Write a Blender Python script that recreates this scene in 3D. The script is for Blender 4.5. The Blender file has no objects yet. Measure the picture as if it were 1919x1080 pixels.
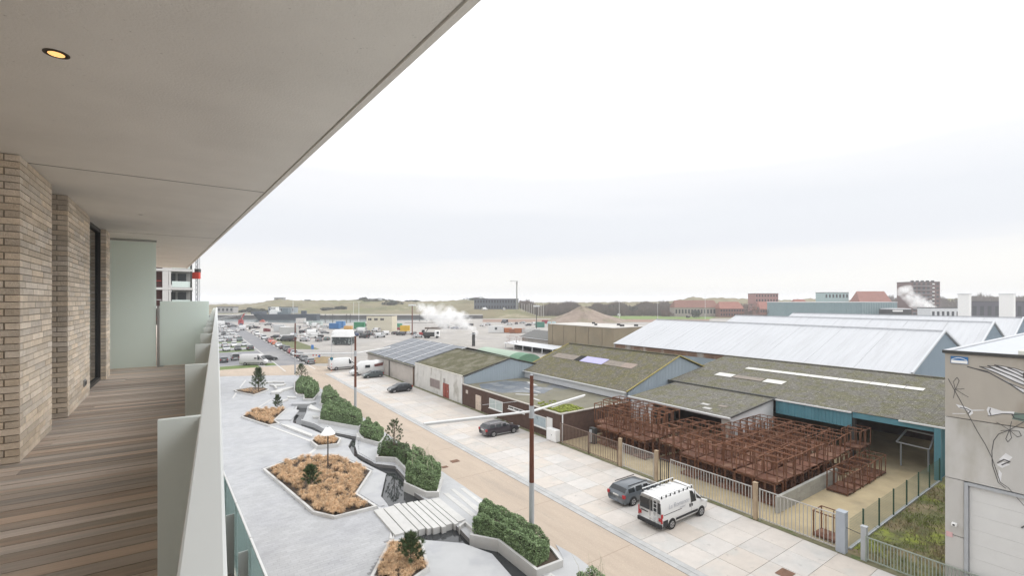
import bpy, bmesh, math, random
import numpy as np
from mathutils import Vector, Matrix, Euler
from mathutils import geometry as mgeo

random.seed(7)
rng = np.random.default_rng(7)
SC = bpy.context.scene
COL = SC.collection
R = math.radians

# ------------------------------------------------------------------ camera, sky, sun, exposure
CAMZ = 15.7                       # eye height above the street, fifth floor balcony
FPX, CX, CY = 865.0, 960.0, 563.0 # survey values in photo pixels: focal length and the horizon's foot
cam_d = bpy.data.cameras.new('camera')
cam_d.sensor_fit = 'HORIZONTAL'; cam_d.sensor_width = 36.0
cam_d.lens = 36.0 * FPX / 1919.0
cam_d.shift_y = (563.0 - 540.0) / 1919.0
cam_d.clip_start = 0.05; cam_d.clip_end = 12000
cam = bpy.data.objects.new('camera', cam_d); COL.objects.link(cam)
cam.location = (0, 0, CAMZ); cam.rotation_euler = (R(90), 0, 0)
SC.camera = cam

SUN_EL, SUN_AZ = R(38), R(78)     # veiled behind cloud, to the right of the view
w = bpy.data.worlds.new('World'); SC.world = w; w.use_nodes = True
nt = w.node_tree; nt.nodes.clear()
out = nt.nodes.new('ShaderNodeOutputWorld')
sky = nt.nodes.new('ShaderNodeTexSky'); sky.sky_type = 'NISHITA'; sky.sun_disc = False
sky.sun_elevation = SUN_EL; sky.sun_rotation = SUN_AZ
bg1 = nt.nodes.new('ShaderNodeBackground'); bg1.inputs[1].default_value = 0.10
nt.links.new(sky.outputs[0], bg1.inputs[0])
tc = nt.nodes.new('ShaderNodeTexCoord')
sep = nt.nodes.new('ShaderNodeSeparateXYZ'); nt.links.new(tc.outputs['Generated'], sep.inputs[0])
mp = nt.nodes.new('ShaderNodeMapping'); mp.inputs['Scale'].default_value = (1.2, 1.2, 9.0)
nt.links.new(tc.outputs['Generated'], mp.inputs[0])
cn = nt.nodes.new('ShaderNodeTexNoise'); cn.inputs['Scale'].default_value = 1.6
cn.inputs['Detail'].default_value = 4; cn.inputs['Roughness'].default_value = .45
nt.links.new(mp.outputs[0], cn.inputs[0])
ma = nt.nodes.new('ShaderNodeMath'); ma.operation = 'MULTIPLY_ADD'
nt.links.new(cn.outputs[0], ma.inputs[0]); ma.inputs[1].default_value = 0.10; ma.inputs[2].default_value = -0.05
ad = nt.nodes.new('ShaderNodeMath'); ad.operation = 'ADD'
nt.links.new(sep.outputs[2], ad.inputs[0]); nt.links.new(ma.outputs[0], ad.inputs[1])
rp = nt.nodes.new('ShaderNodeValToRGB'); cr = rp.color_ramp; cr.interpolation = 'EASE'
nt.links.new(ad.outputs[0], rp.inputs[0])
stops = [(0.0, (.84, .835, .82)), (.045, (.885, .878, .857)), (.075, (.865, .862, .86)), (.11, (.79, .808, .845)), (.16, (.805, .825, .86)),
         (.24, (.885, .893, .915)), (.36, (1.40, 1.41, 1.43)), (.6, (1.62, 1.63, 1.65)), (1.0, (1.60, 1.61, 1.63))]
cr.elements[0].position = stops[0][0]; cr.elements[0].color = (*stops[0][1], 1)
cr.elements[1].position = 1.0; cr.elements[1].color = (*stops[-1][1], 1)
for p_, c_ in stops[1:-1]:
    e_ = cr.elements.new(p_); e_.color = (*c_, 1)
bg2 = nt.nodes.new('ShaderNodeBackground'); bg2.inputs[1].default_value = 1.0
nt.links.new(rp.outputs[0], bg2.inputs[0])
mx = nt.nodes.new('ShaderNodeMixShader'); mx.inputs[0].default_value = 0.97   # thin overcast over a Nishita sky
nt.links.new(bg1.outputs[0], mx.inputs[1]); nt.links.new(bg2.outputs[0], mx.inputs[2])
nt.links.new(mx.outputs[0], out.inputs[0])

sun_d = bpy.data.lights.new('sun', 'SUN'); sun_d.energy = 1.2; sun_d.angle = R(40); sun_d.color = (1, .97, .93)
sun = bpy.data.objects.new('sun', sun_d); COL.objects.link(sun)
sd = Vector((math.sin(SUN_AZ) * math.cos(SUN_EL), math.cos(SUN_AZ) * math.cos(SUN_EL), math.sin(SUN_EL)))
sun.rotation_euler = sd.to_track_quat('Z', 'Y').to_euler()
sun.location = (0, -20, 80)
vs = SC.view_settings
vs.view_transform = 'Standard'; vs.look = 'None'; vs.exposure = 0.15; vs.gamma = 1.0; vs.use_curve_mapping = False
SC.cycles.max_bounces = 8; SC.cycles.diffuse_bounces = 4; SC.cycles.volume_bounces = 4
SC.cycles.transparent_max_bounces = 12; SC.cycles.use_denoising = True
SC.cycles.caustics_reflective = False; SC.cycles.caustics_refractive = False

# ------------------------------------------------------------------ street frame: u along the street (away), v across it
TU = np.array((-.5693, .8221)); NV = np.array((.8221, .5693))
AN = math.atan2(NV[1], NV[0])      # yaw that turns local x into v and local y into u

def S(u, v, z=0.0):
    return (TU[0] * u + NV[0] * v, TU[1] * u + NV[1] * v, z)

def at(px, py, z=0.0):
    """point at height z that the survey photo shows at this pixel"""
    y = (CAMZ - z) * FPX / (py - CY)
    return ((px - CX) / FPX * y, y, z)

def UV(px, py, z=0.0):
    p = at(px, py, z)
    return (TU[0] * p[0] + TU[1] * p[1], NV[0] * p[0] + NV[1] * p[1])

def dist(px, Y, z=0.0):
    return ((px - CX) / FPX * Y, Y, z)

# ------------------------------------------------------------------ materials
MATS = {}
def node(nt, t, **kw):
    n = nt.nodes.new(t)
    for k, v in kw.items(): setattr(n, k, v)
    return n

def mat(name, col, rough=.8, var=.15, scale=2.0, col2=None, scale2=.6, thr=(.5, .65), bump=0., bscale=30., rnd=0., spec=.3,
        metal=0., coat=0., stretch=None, col3=None, scale3=9., thr3=(.6, .7), objcol=False, trans=0., ior=1.45, alpha=1., hue=0., world=False, emit=None, island=0., rot=None):
    if name in MATS: return MATS[name]
    m = bpy.data.materials.new(name); m.use_nodes = True; MATS[name] = m
    nt = m.node_tree; L = nt.links.new
    b = nt.nodes['Principled BSDF']
    b.inputs['Roughness'].default_value = rough; b.inputs['Metallic'].default_value = metal
    b.inputs['Specular IOR Level'].default_value = spec; b.inputs['IOR'].default_value = ior
    if coat: b.inputs['Coat Weight'].default_value = coat; b.inputs['Coat Roughness'].default_value = .05
    if trans: b.inputs['Transmission Weight'].default_value = trans
    b.inputs['Alpha'].default_value = alpha
    if emit: b.inputs['Emission Color'].default_value = (*emit[:3], 1); b.inputs['Emission Strength'].default_value = emit[3]
    oi = node(nt, 'ShaderNodeObjectInfo')
    tc = node(nt, 'ShaderNodeTexCoord'); vec = tc.outputs['Object']
    ml = node(nt, 'ShaderNodeMath', operation='MULTIPLY'); L(oi.outputs['Random'], ml.inputs[0]); ml.inputs[1].default_value = 37.0
    va = node(nt, 'ShaderNodeVectorMath', operation='ADD'); L(vec, va.inputs[0]); L(ml.outputs[0], va.inputs[1]); vec = va.outputs[0]
    if rot is not None:
        vr = node(nt, 'ShaderNodeVectorRotate', rotation_type='Z_AXIS'); L(vec, vr.inputs['Vector']); vr.inputs['Angle'].default_value = rot; vec = vr.outputs[0]
    if stretch:
        mp = node(nt, 'ShaderNodeMapping'); mp.inputs['Scale'].default_value = stretch; L(vec, mp.inputs[0]); vec = mp.outputs[0]
    if objcol:
        base = oi.outputs['Color']
    else:
        c = node(nt, 'ShaderNodeRGB'); c.outputs[0].default_value = (*col, 1); base = c.outputs[0]
    def noise(sc, det=5, rg=.6):
        n = node(nt, 'ShaderNodeTexNoise'); n.inputs['Scale'].default_value = sc; n.inputs['Detail'].default_value = det
        n.inputs['Roughness'].default_value = rg; L(vec, n.inputs['Vector']); return n.outputs[0]
    def mixc(f, a, bcol):
        x = node(nt, 'ShaderNodeMix', data_type='RGBA'); L(f, x.inputs[0])
        L(a, x.inputs[6])
        if isinstance(bcol, tuple): x.inputs[7].default_value = (*bcol, 1)
        else: L(bcol, x.inputs[7])
        return x.outputs[2]
    def step(s, lo, hi):
        r = node(nt, 'ShaderNodeMapRange'); r.interpolation_type = 'SMOOTHSTEP'
        L(s, r.inputs[0]); r.inputs[1].default_value = lo; r.inputs[2].default_value = hi; return r.outputs[0]
    if col2: base = mixc(step(noise(scale2), *thr), base, col2)
    if col3: base = mixc(step(noise(scale3), *thr3), base, col3)
    if var or rnd or hue or island:
        h = node(nt, 'ShaderNodeHueSaturation'); L(base, h.inputs['Color'])
        v = None
        if var:
            r = node(nt, 'ShaderNodeMapRange'); L(noise(scale, 8), r.inputs[0]); r.inputs[1].default_value = .25; r.inputs[2].default_value = .75
            r.inputs[3].default_value = 1 - var; r.inputs[4].default_value = 1 + var; v = r.outputs[0]
        if rnd:
            r = node(nt, 'ShaderNodeMapRange'); L(oi.outputs['Random'], r.inputs[0]); r.inputs[3].default_value = 1 - rnd; r.inputs[4].default_value = 1 + rnd
            if v is None: v = r.outputs[0]
            else:
                q = node(nt, 'ShaderNodeMath', operation='MULTIPLY'); L(v, q.inputs[0]); L(r.outputs[0], q.inputs[1]); v = q.outputs[0]
        if island:
            gi = node(nt, 'ShaderNodeNewGeometry'); r = node(nt, 'ShaderNodeMapRange'); L(gi.outputs['Random Per Island'], r.inputs[0]); r.inputs[3].default_value = 1 - island; r.inputs[4].default_value = 1 + island
            q = node(nt, 'ShaderNodeMath', operation='MULTIPLY'); q.inputs[0].default_value = 1.0
            if v is not None: L(v, q.inputs[0])
            L(r.outputs[0], q.inputs[1]); v = q.outputs[0]
        if v is not None: L(v, h.inputs['Value'])
        if hue:
            q = node(nt, 'ShaderNodeMath', operation='MULTIPLY'); L(oi.outputs['Random'], q.inputs[0]); q.inputs[1].default_value = 7.77
            q2 = node(nt, 'ShaderNodeMath', operation='FRACT'); L(q.outputs[0], q2.inputs[0])
            r = node(nt, 'ShaderNodeMapRange'); L(q2.outputs[0], r.inputs[0]); r.inputs[3].default_value = 1 - hue; r.inputs[4].default_value = 1 + hue
            L(r.outputs[0], h.inputs['Saturation'])
        base = h.outputs[0]
    L(base, b.inputs['Base Color'])
    if bump:
        bn = node(nt, 'ShaderNodeBump'); bn.inputs['Strength'].default_value = bump; bn.inputs['Distance'].default_value = .02
        L(noise(bscale, 4), bn.inputs['Height']); L(bn.outputs[0], b.inputs['Normal'])
    return m

# ------------------------------------------------------------------ mesh building
ROOTM = {}
def tag(o, label=None, cat=None, group=None, kind=None):
    if label: o['label'] = label
    if cat: o['category'] = cat
    if group: o['group'] = group
    if kind: o['kind'] = kind
    return o

def thing(name, label, cat, loc=(0, 0, 0), rz=0., group=None, kind=None):
    o = bpy.data.objects.new(name, None); COL.objects.link(o)
    o.empty_display_size = .3
    o.location = loc; o.rotation_euler = (0, 0, rz)
    ROOTM[o.name] = Matrix.Translation(Vector(loc)) @ Matrix.Rotation(rz, 4, 'Z')
    return tag(o, label, cat, group, kind)

class MB:
    """collects faces in world (or local) coordinates and links them as one mesh object"""
    def __init__(s): s.v = []; s.f = []; s.mi = []
    def add(s, vs, fs, m=0):
        o = len(s.v); s.v.extend([tuple(map(float, p)) for p in vs]); s.f.extend([tuple(i + o for i in f) for f in fs]); s.mi.extend([m] * len(fs)); return s
    def hexa(s, b, t, m=0):
        n = len(b)
        fs = [tuple(reversed(range(n))), tuple(range(n, 2 * n))] + [(i, (i + 1) % n, n + (i + 1) % n, n + i) for i in range(n)]
        return s.add(list(b) + list(t), fs, m)
    def box(s, x0, y0, z0, x1, y1, z1, m=0):
        return s.hexa([(x0, y0, z0), (x1, y0, z0), (x1, y1, z0), (x0, y1, z0)], [(x0, y0, z1), (x1, y0, z1), (x1, y1, z1), (x0, y1, z1)], m)
    def sbox(s, u0, u1, v0, v1, z0, z1, m=0):
        """box in the street frame"""
        c = [(u0, v0), (u0, v1), (u1, v1), (u1, v0)]
        return s.hexa([S(a, b, z0) for a, b in c], [S(a, b, z1) for a, b in c], m)
    def obox(s, c, sx, sy, sz, rz=0, m=0):
        k, q = math.cos(rz), math.sin(rz); b = []
        for dx, dy in ((-1, -1), (1, -1), (1, 1), (-1, 1)):
            x, y = dx * sx / 2, dy * sy / 2; b.append((c[0] + x * k - y * q, c[1] + x * q + y * k))
        return s.hexa([(x, y, c[2]) for x, y in b], [(x, y, c[2] + sz) for x, y in b], m)
    def prism(s, poly, z0, z1, m=0):
        a = sum(poly[i][0] * poly[(i + 1) % len(poly)][1] - poly[(i + 1) % len(poly)][0] * poly[i][1] for i in range(len(poly)))
        if a < 0: poly = poly[::-1]
        return s.hexa([(p[0], p[1], z0) for p in poly], [(p[0], p[1], z1) for p in poly], m)
    def quad(s, a, b, c, d, m=0): return s.add([a, b, c, d], [(0, 1, 2, 3)], m)
    def bar(s, p, q, wd, h=None, m=0, up=(0, 0, 1)):
        h = h or wd; p, q = Vector(p), Vector(q); d = (q - p).normalized(); up = Vector(up)
        if abs(d.dot(up)) > .97: up = Vector((1, 0, 0))
        sd_ = d.cross(up).normalized() * wd / 2; u_ = sd_.cross(d).normalized() * h / 2
        return s.hexa([p - sd_ - u_, p + sd_ - u_, p + sd_ + u_, p - sd_ + u_], [q - sd_ - u_, q + sd_ - u_, q + sd_ + u_, q - sd_ + u_], m)
    def tube(s, pts, r, n=6, m=0, cap=True):
        pts = [Vector(p) for p in pts]; rs = r if isinstance(r, (list, tuple)) else [r] * len(pts); vs = []; fs = []
        for i, p in enumerate(pts):
            d = (pts[min(i + 1, len(pts) - 1)] - pts[max(i - 1, 0)]).normalized()
            a = d.cross(Vector((0, 0, 1)) if abs(d.z) < .95 else Vector((1, 0, 0))).normalized(); b = d.cross(a)
            for k in range(n):
                t = 2 * math.pi * k / n; vs.append(p + (a * math.cos(t) + b * math.sin(t)) * rs[i])
        for i in range(len(pts) - 1):
            for k in range(n): fs.append((i * n + k, i * n + (k + 1) % n, (i + 1) * n + (k + 1) % n, (i + 1) * n + k))
        if cap: fs.append(tuple(range(n))); fs.append(tuple(reversed(range((len(pts) - 1) * n, len(pts) * n))))
        return s.add(vs, fs, m)
    def lathe(s, prof, c=(0, 0, 0), n=16, m=0):
        vs = []; fs = []
        for r, z in prof:
            for k in range(n): t = 2 * math.pi * k / n; vs.append((c[0] + r * math.cos(t), c[1] + r * math.sin(t), c[2] + z))
        for i in range(len(prof) - 1):
            for k in range(n): fs.append((i * n + k, i * n + (k + 1) % n, (i + 1) * n + (k + 1) % n, (i + 1) * n + k))
        fs.append(tuple(reversed(range(n)))); fs.append(tuple(range((len(prof) - 1) * n, len(prof) * n)))
        return s.add(vs, fs, m)
    def wheel(s, c, r, wd, n=16, m=0):
        """cylinder with its axis along local y"""
        vs = []
        for y in (-wd / 2, wd / 2):
            for k in range(n): t = 2 * math.pi * k / n; vs.append((c[0] + r * math.cos(t), c[1] + y, c[2] + r * math.sin(t)))
        fs = [(k, (k + 1) % n, n + (k + 1) % n, n + k) for k in range(n)] + [tuple(reversed(range(n))), tuple(range(n, 2 * n))]
        return s.add(vs, fs, m)
    def ribbed(s, A, B, C, D, pitch, amp, shape='wave', m=0, trim=None):
        """profiled sheet A-B along the eave, D-C above: the profile runs across A-B"""
        A, B, C, D = map(Vector, (A, B, C, D)); nrm = (B - A).cross(D - A).normalized()
        n = max(2, int((B - A).length / pitch)); prof = []
        pr = [(0, 0), (.25, .5), (.5, 1), (.75, .5)] if shape == 'wave' else [(0, 0), (.55, 0), (.62, 1), (.93, 1)] if shape == 'box' else [(0, 0), (.9, 0), (.925, 1), (.975, 1)]
        for i in range(n):
            for f, h in pr: prof.append(((i + f) / n, h))
        prof.append((1, 0)); vs = []
        for f, h in prof: vs += [A.lerp(B, f) + nrm * h * amp, D.lerp(C, f) + nrm * h * amp]
        fs = [(2 * i, 2 * i + 2, 2 * i + 3, 2 * i + 1) for i in range(len(prof) - 1)]
        return s.add(vs, fs, m)
    def mesh(s, name, mats, smooth=False):
        me = bpy.data.meshes.new(name); me.from_pydata(s.v, [], s.f)
        for x in (mats if isinstance(mats, (list, tuple)) else [mats]): me.materials.append(x)
        if any(s.mi): me.polygons.foreach_set('material_index', s.mi)
        me.polygons.foreach_set('use_smooth', [bool(smooth)] * len(me.polygons))
        me.update(); return me
    def build(s, name, mats, parent=None, smooth=False, local=False, bevel=0, solid=0, auto=False):
        if parent is not None and not local:
            inv = ROOTM[parent.name].inverted(); s.v = [tuple(inv @ Vector(p)) for p in s.v]
        loc = (0, 0, 0)
        if parent is None and not local and s.v:
            a = np.array(s.v); lo, hi = a.min(0), a.max(0); loc = ((lo[0] + hi[0]) / 2, (lo[1] + hi[1]) / 2, lo[2])
            s.v = [tuple(p) for p in (a - np.array(loc)).tolist()]
        me = s.mesh(name, mats, smooth)
        o = bpy.data.objects.new(name, me); COL.objects.link(o)
        if parent is not None: o.parent = parent
        else: o.location = loc; ROOTM[o.name] = Matrix.Translation(Vector(loc))
        if parent is not None: ROOTM[o.name] = ROOTM[parent.name].copy()
        if solid:
            md = o.modifiers.new('thick', 'SOLIDIFY'); md.thickness = solid; md.offset = -1
        if bevel:
            md = o.modifiers.new('edge', 'BEVEL'); md.width = bevel; md.segments = 2; md.limit_method = 'ANGLE'
        return o

def inst(name, me, parent, loc=(0, 0, 0), rot=(0, 0, 0), scale=(1, 1, 1)):
    o = bpy.data.objects.new(name, me); COL.objects.link(o); o.parent = parent
    o.location = loc; o.rotation_euler = rot; o.scale = scale
    return o

def copy_tree(o, parent=None):
    c = o.copy(); COL.objects.link(c); c.parent = parent
    for ch in list(o.children): copy_tree(ch, c)
    return c

def paint(o, col):
    o.color = (*col, 1)
    for ch in o.children: paint(ch, col)

def npmesh(name, V, F, m, smooth=False):
    """fast mesh from numpy arrays (all faces the same size)"""
    me = bpy.data.meshes.new(name); nf, k = F.shape
    me.vertices.add(len(V)); me.vertices.foreach_set('co', V.astype(np.float32).ravel())
    me.loops.add(nf * k); me.loops.foreach_set('vertex_index', F.astype(np.int32).ravel())
    me.polygons.add(nf); me.polygons.foreach_set('loop_start', np.arange(0, nf * k, k, dtype=np.int32))
    me.polygons.foreach_set('loop_total', np.full(nf, k, dtype=np.int32))
    me.materials.append(m); me.update(calc_edges=True)
    me.polygons.foreach_set('use_smooth', np.full(nf, bool(smooth)))
    return me

def npobj(name, V, F, m, parent=None, smooth=False, base=None):
    if parent is not None:
        M = np.array(ROOTM[parent.name].inverted()); V = V @ M[:3, :3].T + M[:3, 3]
        loc = (0, 0, 0)
    else:
        loc = base if base is not None else tuple(np.array([(V[:, 0].min() + V[:, 0].max()) / 2, (V[:, 1].min() + V[:, 1].max()) / 2, V[:, 2].min()]))
        V = V - np.array(loc)
    o = bpy.data.objects.new(name, npmesh(name, V, F, m, smooth)); COL.objects.link(o)
    o.parent = parent; o.location = loc
    ROOTM[o.name] = ROOTM[parent.name].copy() if parent is not None else Matrix.Translation(Vector(loc))
    return o

def leaf_quads(P, N, size, asp=.55, tilt=.8):
    """small leaf quads at points P, facing roughly N"""
    n = len(P); D = rng.normal(size=(n, 3)) * tilt + N; D /= np.linalg.norm(D, axis=1)[:, None] + 1e-9
    A = np.cross(D, rng.normal(size=(n, 3))); A /= np.linalg.norm(A, axis=1)[:, None] + 1e-9
    B = np.cross(D, A); s = size * rng.uniform(.6, 1.3, (n, 1))
    A = A * s; B = B * s * asp
    V = np.stack([P - A, P - B * .9 + A * .1, P + A, P + B * .9 + A * .1], 1).reshape(-1, 3)
    return V, np.arange(4 * n).reshape(n, 4)

def inside(poly, P):
    x, y = P[:, 0], P[:, 1]; r = np.zeros(len(P), bool); n = len(poly)
    for i in range(n):
        x0, y0 = poly[i][:2]; x1, y1 = poly[(i + 1) % n][:2]
        c = ((y0 > y) != (y1 > y)); t = (x1 - x0) * (y - y0) / ((y1 - y0) if y1 != y0 else 1e-9) + x0
        r ^= c & (x < t)
    return r

def pdist(poly, P):
    d = np.full(len(P), 1e9); n = len(poly)
    for i in range(n):
        a = np.array(poly[i][:2]); b = np.array(poly[(i + 1) % n][:2]); ab = b - a
        t = np.clip(((P[:, :2] - a) @ ab) / (ab @ ab), 0, 1); q = a + t[:, None] * ab
        d = np.minimum(d, np.linalg.norm(P[:, :2] - q, axis=1))
    return d

def offset_poly(poly, d):
    """inset (d > 0) a simple polygon"""
    p = [Vector(q[:2]) for q in poly]
    a = sum(p[i].x * p[(i + 1) % len(p)].y - p[(i + 1) % len(p)].x * p[i].y for i in range(len(p)))
    sg = 1 if a > 0 else -1; res = []
    for i in range(len(p)):
        a_, b_, c_ = p[i - 1], p[i], p[(i + 1) % len(p)]
        e1 = (b_ - a_).normalized(); e2 = (c_ - b_).normalized()
        n1 = Vector((-e1.y, e1.x)) * sg; n2 = Vector((-e2.y, e2.x)) * sg
        bis = (n1 + n2); k = max(.35, 1 + n1.dot(n2)); res.append(tuple(b_ + bis * d / k))
    return res

# ================================================================== the balcony
DR = np.array((-.5385, .8427)); MR = np.array((.8427, .5385))      # along the rail, out from the building
AR = math.atan2(DR[1], DR[0])
ZD, ZC, ZR = CAMZ - 1.55, CAMZ + 1.387, CAMZ - .45                  # deck, soffit, rail top
def B(s, w_, z=0.): return (DR[0] * s + MR[0] * w_, DR[1] * s + MR[1] * w_, z)

m_wood = mat('weathered_hardwood', (.54, .455, .395), rough=.6, var=.18, scale=1.6, stretch=(14, 1.0, 1), rnd=.27, hue=.3, col2=(.44, .40, .36), scale2=.7,
             thr=(.45, .65), bump=.25, bscale=20, spec=.2)
m_brick = mat('buff_brick', (.76, .665, .555), rough=.9, var=.16, scale=9, rnd=.17, hue=.2, bump=.5, bscale=60, spec=.15)
m_mortar = mat('brown_mortar', (.38, .33, .275), rough=.95, var=.1, spec=.1)
m_soffit = mat('pale_soffit_concrete', (.85, .83, .79), rough=.9, var=.06, scale=1.2, col3=(.62, .60, .57), scale3=38, thr3=(.66, .74), bump=.25, bscale=70, spec=.15)
m_rail = mat('grey_green_coated_steel', (.66, .69, .69), rough=.42, var=.03, scale=2, spec=.4)
m_fin = mat('grey_green_fin_paint', (.72, .78, .765), rough=.5, var=.04, spec=.35)
m_frost = mat('frosted_green_glass', (.90, .97, .94), rough=.45, var=.03, scale=.8, spec=.5)
_n = m_frost.node_tree; _b = _n.nodes['Principled BSDF']; _t = _n.nodes.new('ShaderNodeBsdfTranslucent'); _t.inputs[0].default_value = (.90, .98, .95, 1)
_m = _n.nodes.new('ShaderNodeMixShader'); _m.inputs[0].default_value = .5; _n.links.new(_b.outputs[0], _m.inputs[1]); _n.links.new(_t.outputs[0], _m.inputs[2]); _n.links.new(_m.outputs[0], _n.nodes['Material Output'].inputs[0])
m_glass = mat('clear_green_glass', (.55, .78, .74), rough=.02, var=0, trans=.92, ior=1.12, spec=.5)
m_dkglass = mat('dark_window_glass', (.025, .03, .033), rough=.06, var=0, spec=.7)
m_alu = mat('anodised_aluminium', (.42, .43, .43), rough=.4, var=.04, metal=.6)
m_dark = mat('black_gap', (.02, .02, .02), rough=.9, var=0)
m_white = mat('white_paint', (.78, .78, .77), rough=.55, var=.04)
m_conc = mat('building_concrete', (.42, .41, .39), rough=.9, var=.1, scale=.8)

# deck: every board a part
deck = MB().prism([B(2.4, -9)[:2], B(2.4, -.02)[:2], B(14.6, -.02)[:2], B(14.6, -9)[:2]], ZD - .30, ZD - .03).build('balcony_deck', m_dark)
tag(deck, kind='structure')
PITCH = .137
bl = {}
def board_mesh(ln):
    k = round(ln, 2)
    if k not in bl:
        bl[k] = MB().box(-PITCH / 2 + .0045, 0, -.026, PITCH / 2 - .0045, k - .004, 0).mesh('deck_board', m_wood)
    return bl[k]
s_ = 2.45; i = 0; ang = math.atan2(MR[1], MR[0]) - math.pi / 2
while s_ < 14.5:
    cut = random.choice((-5.2, -3.9, -2.7, -1.5, -2.1, -3.2)); segs = [(-9, -6.2), (-6.2, cut), (cut, -.03)]
    for w0, w1 in segs[1:] if s_ < 6 else segs:
        p = B(s_, w0, ZD + random.uniform(-.0015, .0015))
        o = inst('deck_board', board_mesh(w1 - w0), deck, Vector(p) - deck.location, (0, 0, ang))
    s_ += PITCH; i += 1
tag(MB().prism([B(-4, -9)[:2], B(-4, -.02)[:2], B(2.395, -.02)[:2], B(2.395, -9)[:2]], ZD - .3, ZD - .002).build('balcony_floor', m_wood), kind='structure')
tag(MB().prism([B(14.605, -9)[:2], B(14.605, -.02)[:2], B(36, -.02)[:2], B(36, -9)[:2]], ZD - .3, ZD - .002).build('terrace_floor', m_wood), kind='structure')
tag(MB().prism([B(-4, -7)[:2], B(-4, .03)[:2], B(36, .03)[:2], B(36, -7)[:2]], ZD - .62, ZD - .305).build('balcony_slab', m_conc), kind='structure')

# soffit of the balcony above, its edge runs at another angle
DS = np.array((-.614, .789)); MS = np.array((.789, .614)); WS = 1.186
def Q(s, w_, z=0.): return (DS[0] * s + MS[0] * w_, DS[1] * s + MS[1] * w_, z)
sof = tag(MB().prism([Q(-6, -12)[:2], Q(-6, WS - .02)[:2], Q(24.6, WS - .02)[:2], Q(24.6, -12)[:2]], ZC + .03, ZC + .32).build('soffit', m_conc), kind='structure')
seams = [-6.0]
for px, py in ((490, 360), (400, 447)):
    q = np.array(at(px, py, ZC)[:2]); seams.append(float(q @ DS))
seams.append(24.5)
for k in range(3):
    s0, s1 = seams[k] + .006, seams[k + 1] - .006
    sl = -.02   # panel joints run slightly askew, as the slab is not square to its edge
    a, b_, c, d = Q(s0 - 12 * sl, -11.9), Q(s0, WS - .055), Q(s1, WS - .055), Q(s1 - (12 * sl if k < 2 else 0), -11.9)
    MB().prism([a[:2], b_[:2], c[:2], d[:2]], ZC, ZC + .028).build('soffit_panel', m_soffit, sof)
for q_ in seams[1:3]:
    MB().prism([Q(q_ - .011 + .24, -11.8)[:2], Q(q_ - .011, WS - .06)[:2], Q(q_ + .011, WS - .06)[:2], Q(q_ + .011 + .24, -11.8)[:2]], ZC - .0012, ZC + .02).build('panel_seam', mat('seam_shadow_gap', (.16, .15, .14), var=0), sof)
MB().prism([Q(-6, WS - .045)[:2], Q(-6, WS)[:2], Q(24.6, WS)[:2], Q(24.6, WS - .045)[:2]], ZC - .012, ZC + .33).build('drip_edge', m_soffit, sof)

# downlights
m_bulb = mat('warm_bulb', (1, .8, .5), var=0, emit=(1.0, .50, .14, 1.05))
m_off = mat('unlit_reflector', (.35, .33, .31), rough=.3, var=0)
m_bronze = mat('dark_bronze_ring', (.05, .04, .03), rough=.4, var=0)
for px, py, r, lit, lab in ((106, 100, .057, 1, 'lit recessed downlight glowing warm in the near soffit'),
                            (264, 402, .045, 0, 'unlit recessed downlight in the middle soffit panel above the second pier'),
                            (297, 463, .05, 0, 'unlit recessed downlight close behind the tall frosted screen'),
                            (313, 489, .05, 0, 'farthest unlit recessed downlight near the end of the soffit')):
    p = at(px, py, ZC); t = thing('recessed_downlight', lab, 'downlight', (p[0], p[1], ZC), 0, 'downlights in the soffit')
    MB().lathe([(r, -.004), (r, .001), (r * .8, .001), (r * .8, -.004)][::-1], n=24).build('trim_ring', m_bronze if lit else m_soffit, t, local=True)
    MB().lathe([(r * .62, -.0058), (r * .64, -.0045)], n=24).build('lamp', m_bulb if lit else m_off, t, local=True)
    if lit:
        l = bpy.data.lights.new('downlight_glow', 'SPOT'); l.energy = 6; l.color = (1, .72, .42); l.spot_size = R(100); l.shadow_soft_size = .04
        lo = bpy.data.objects.new('downlight_glow', l); COL.objects.link(lo); lo.parent = t; lo.location = (0, 0, -.02)

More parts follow.
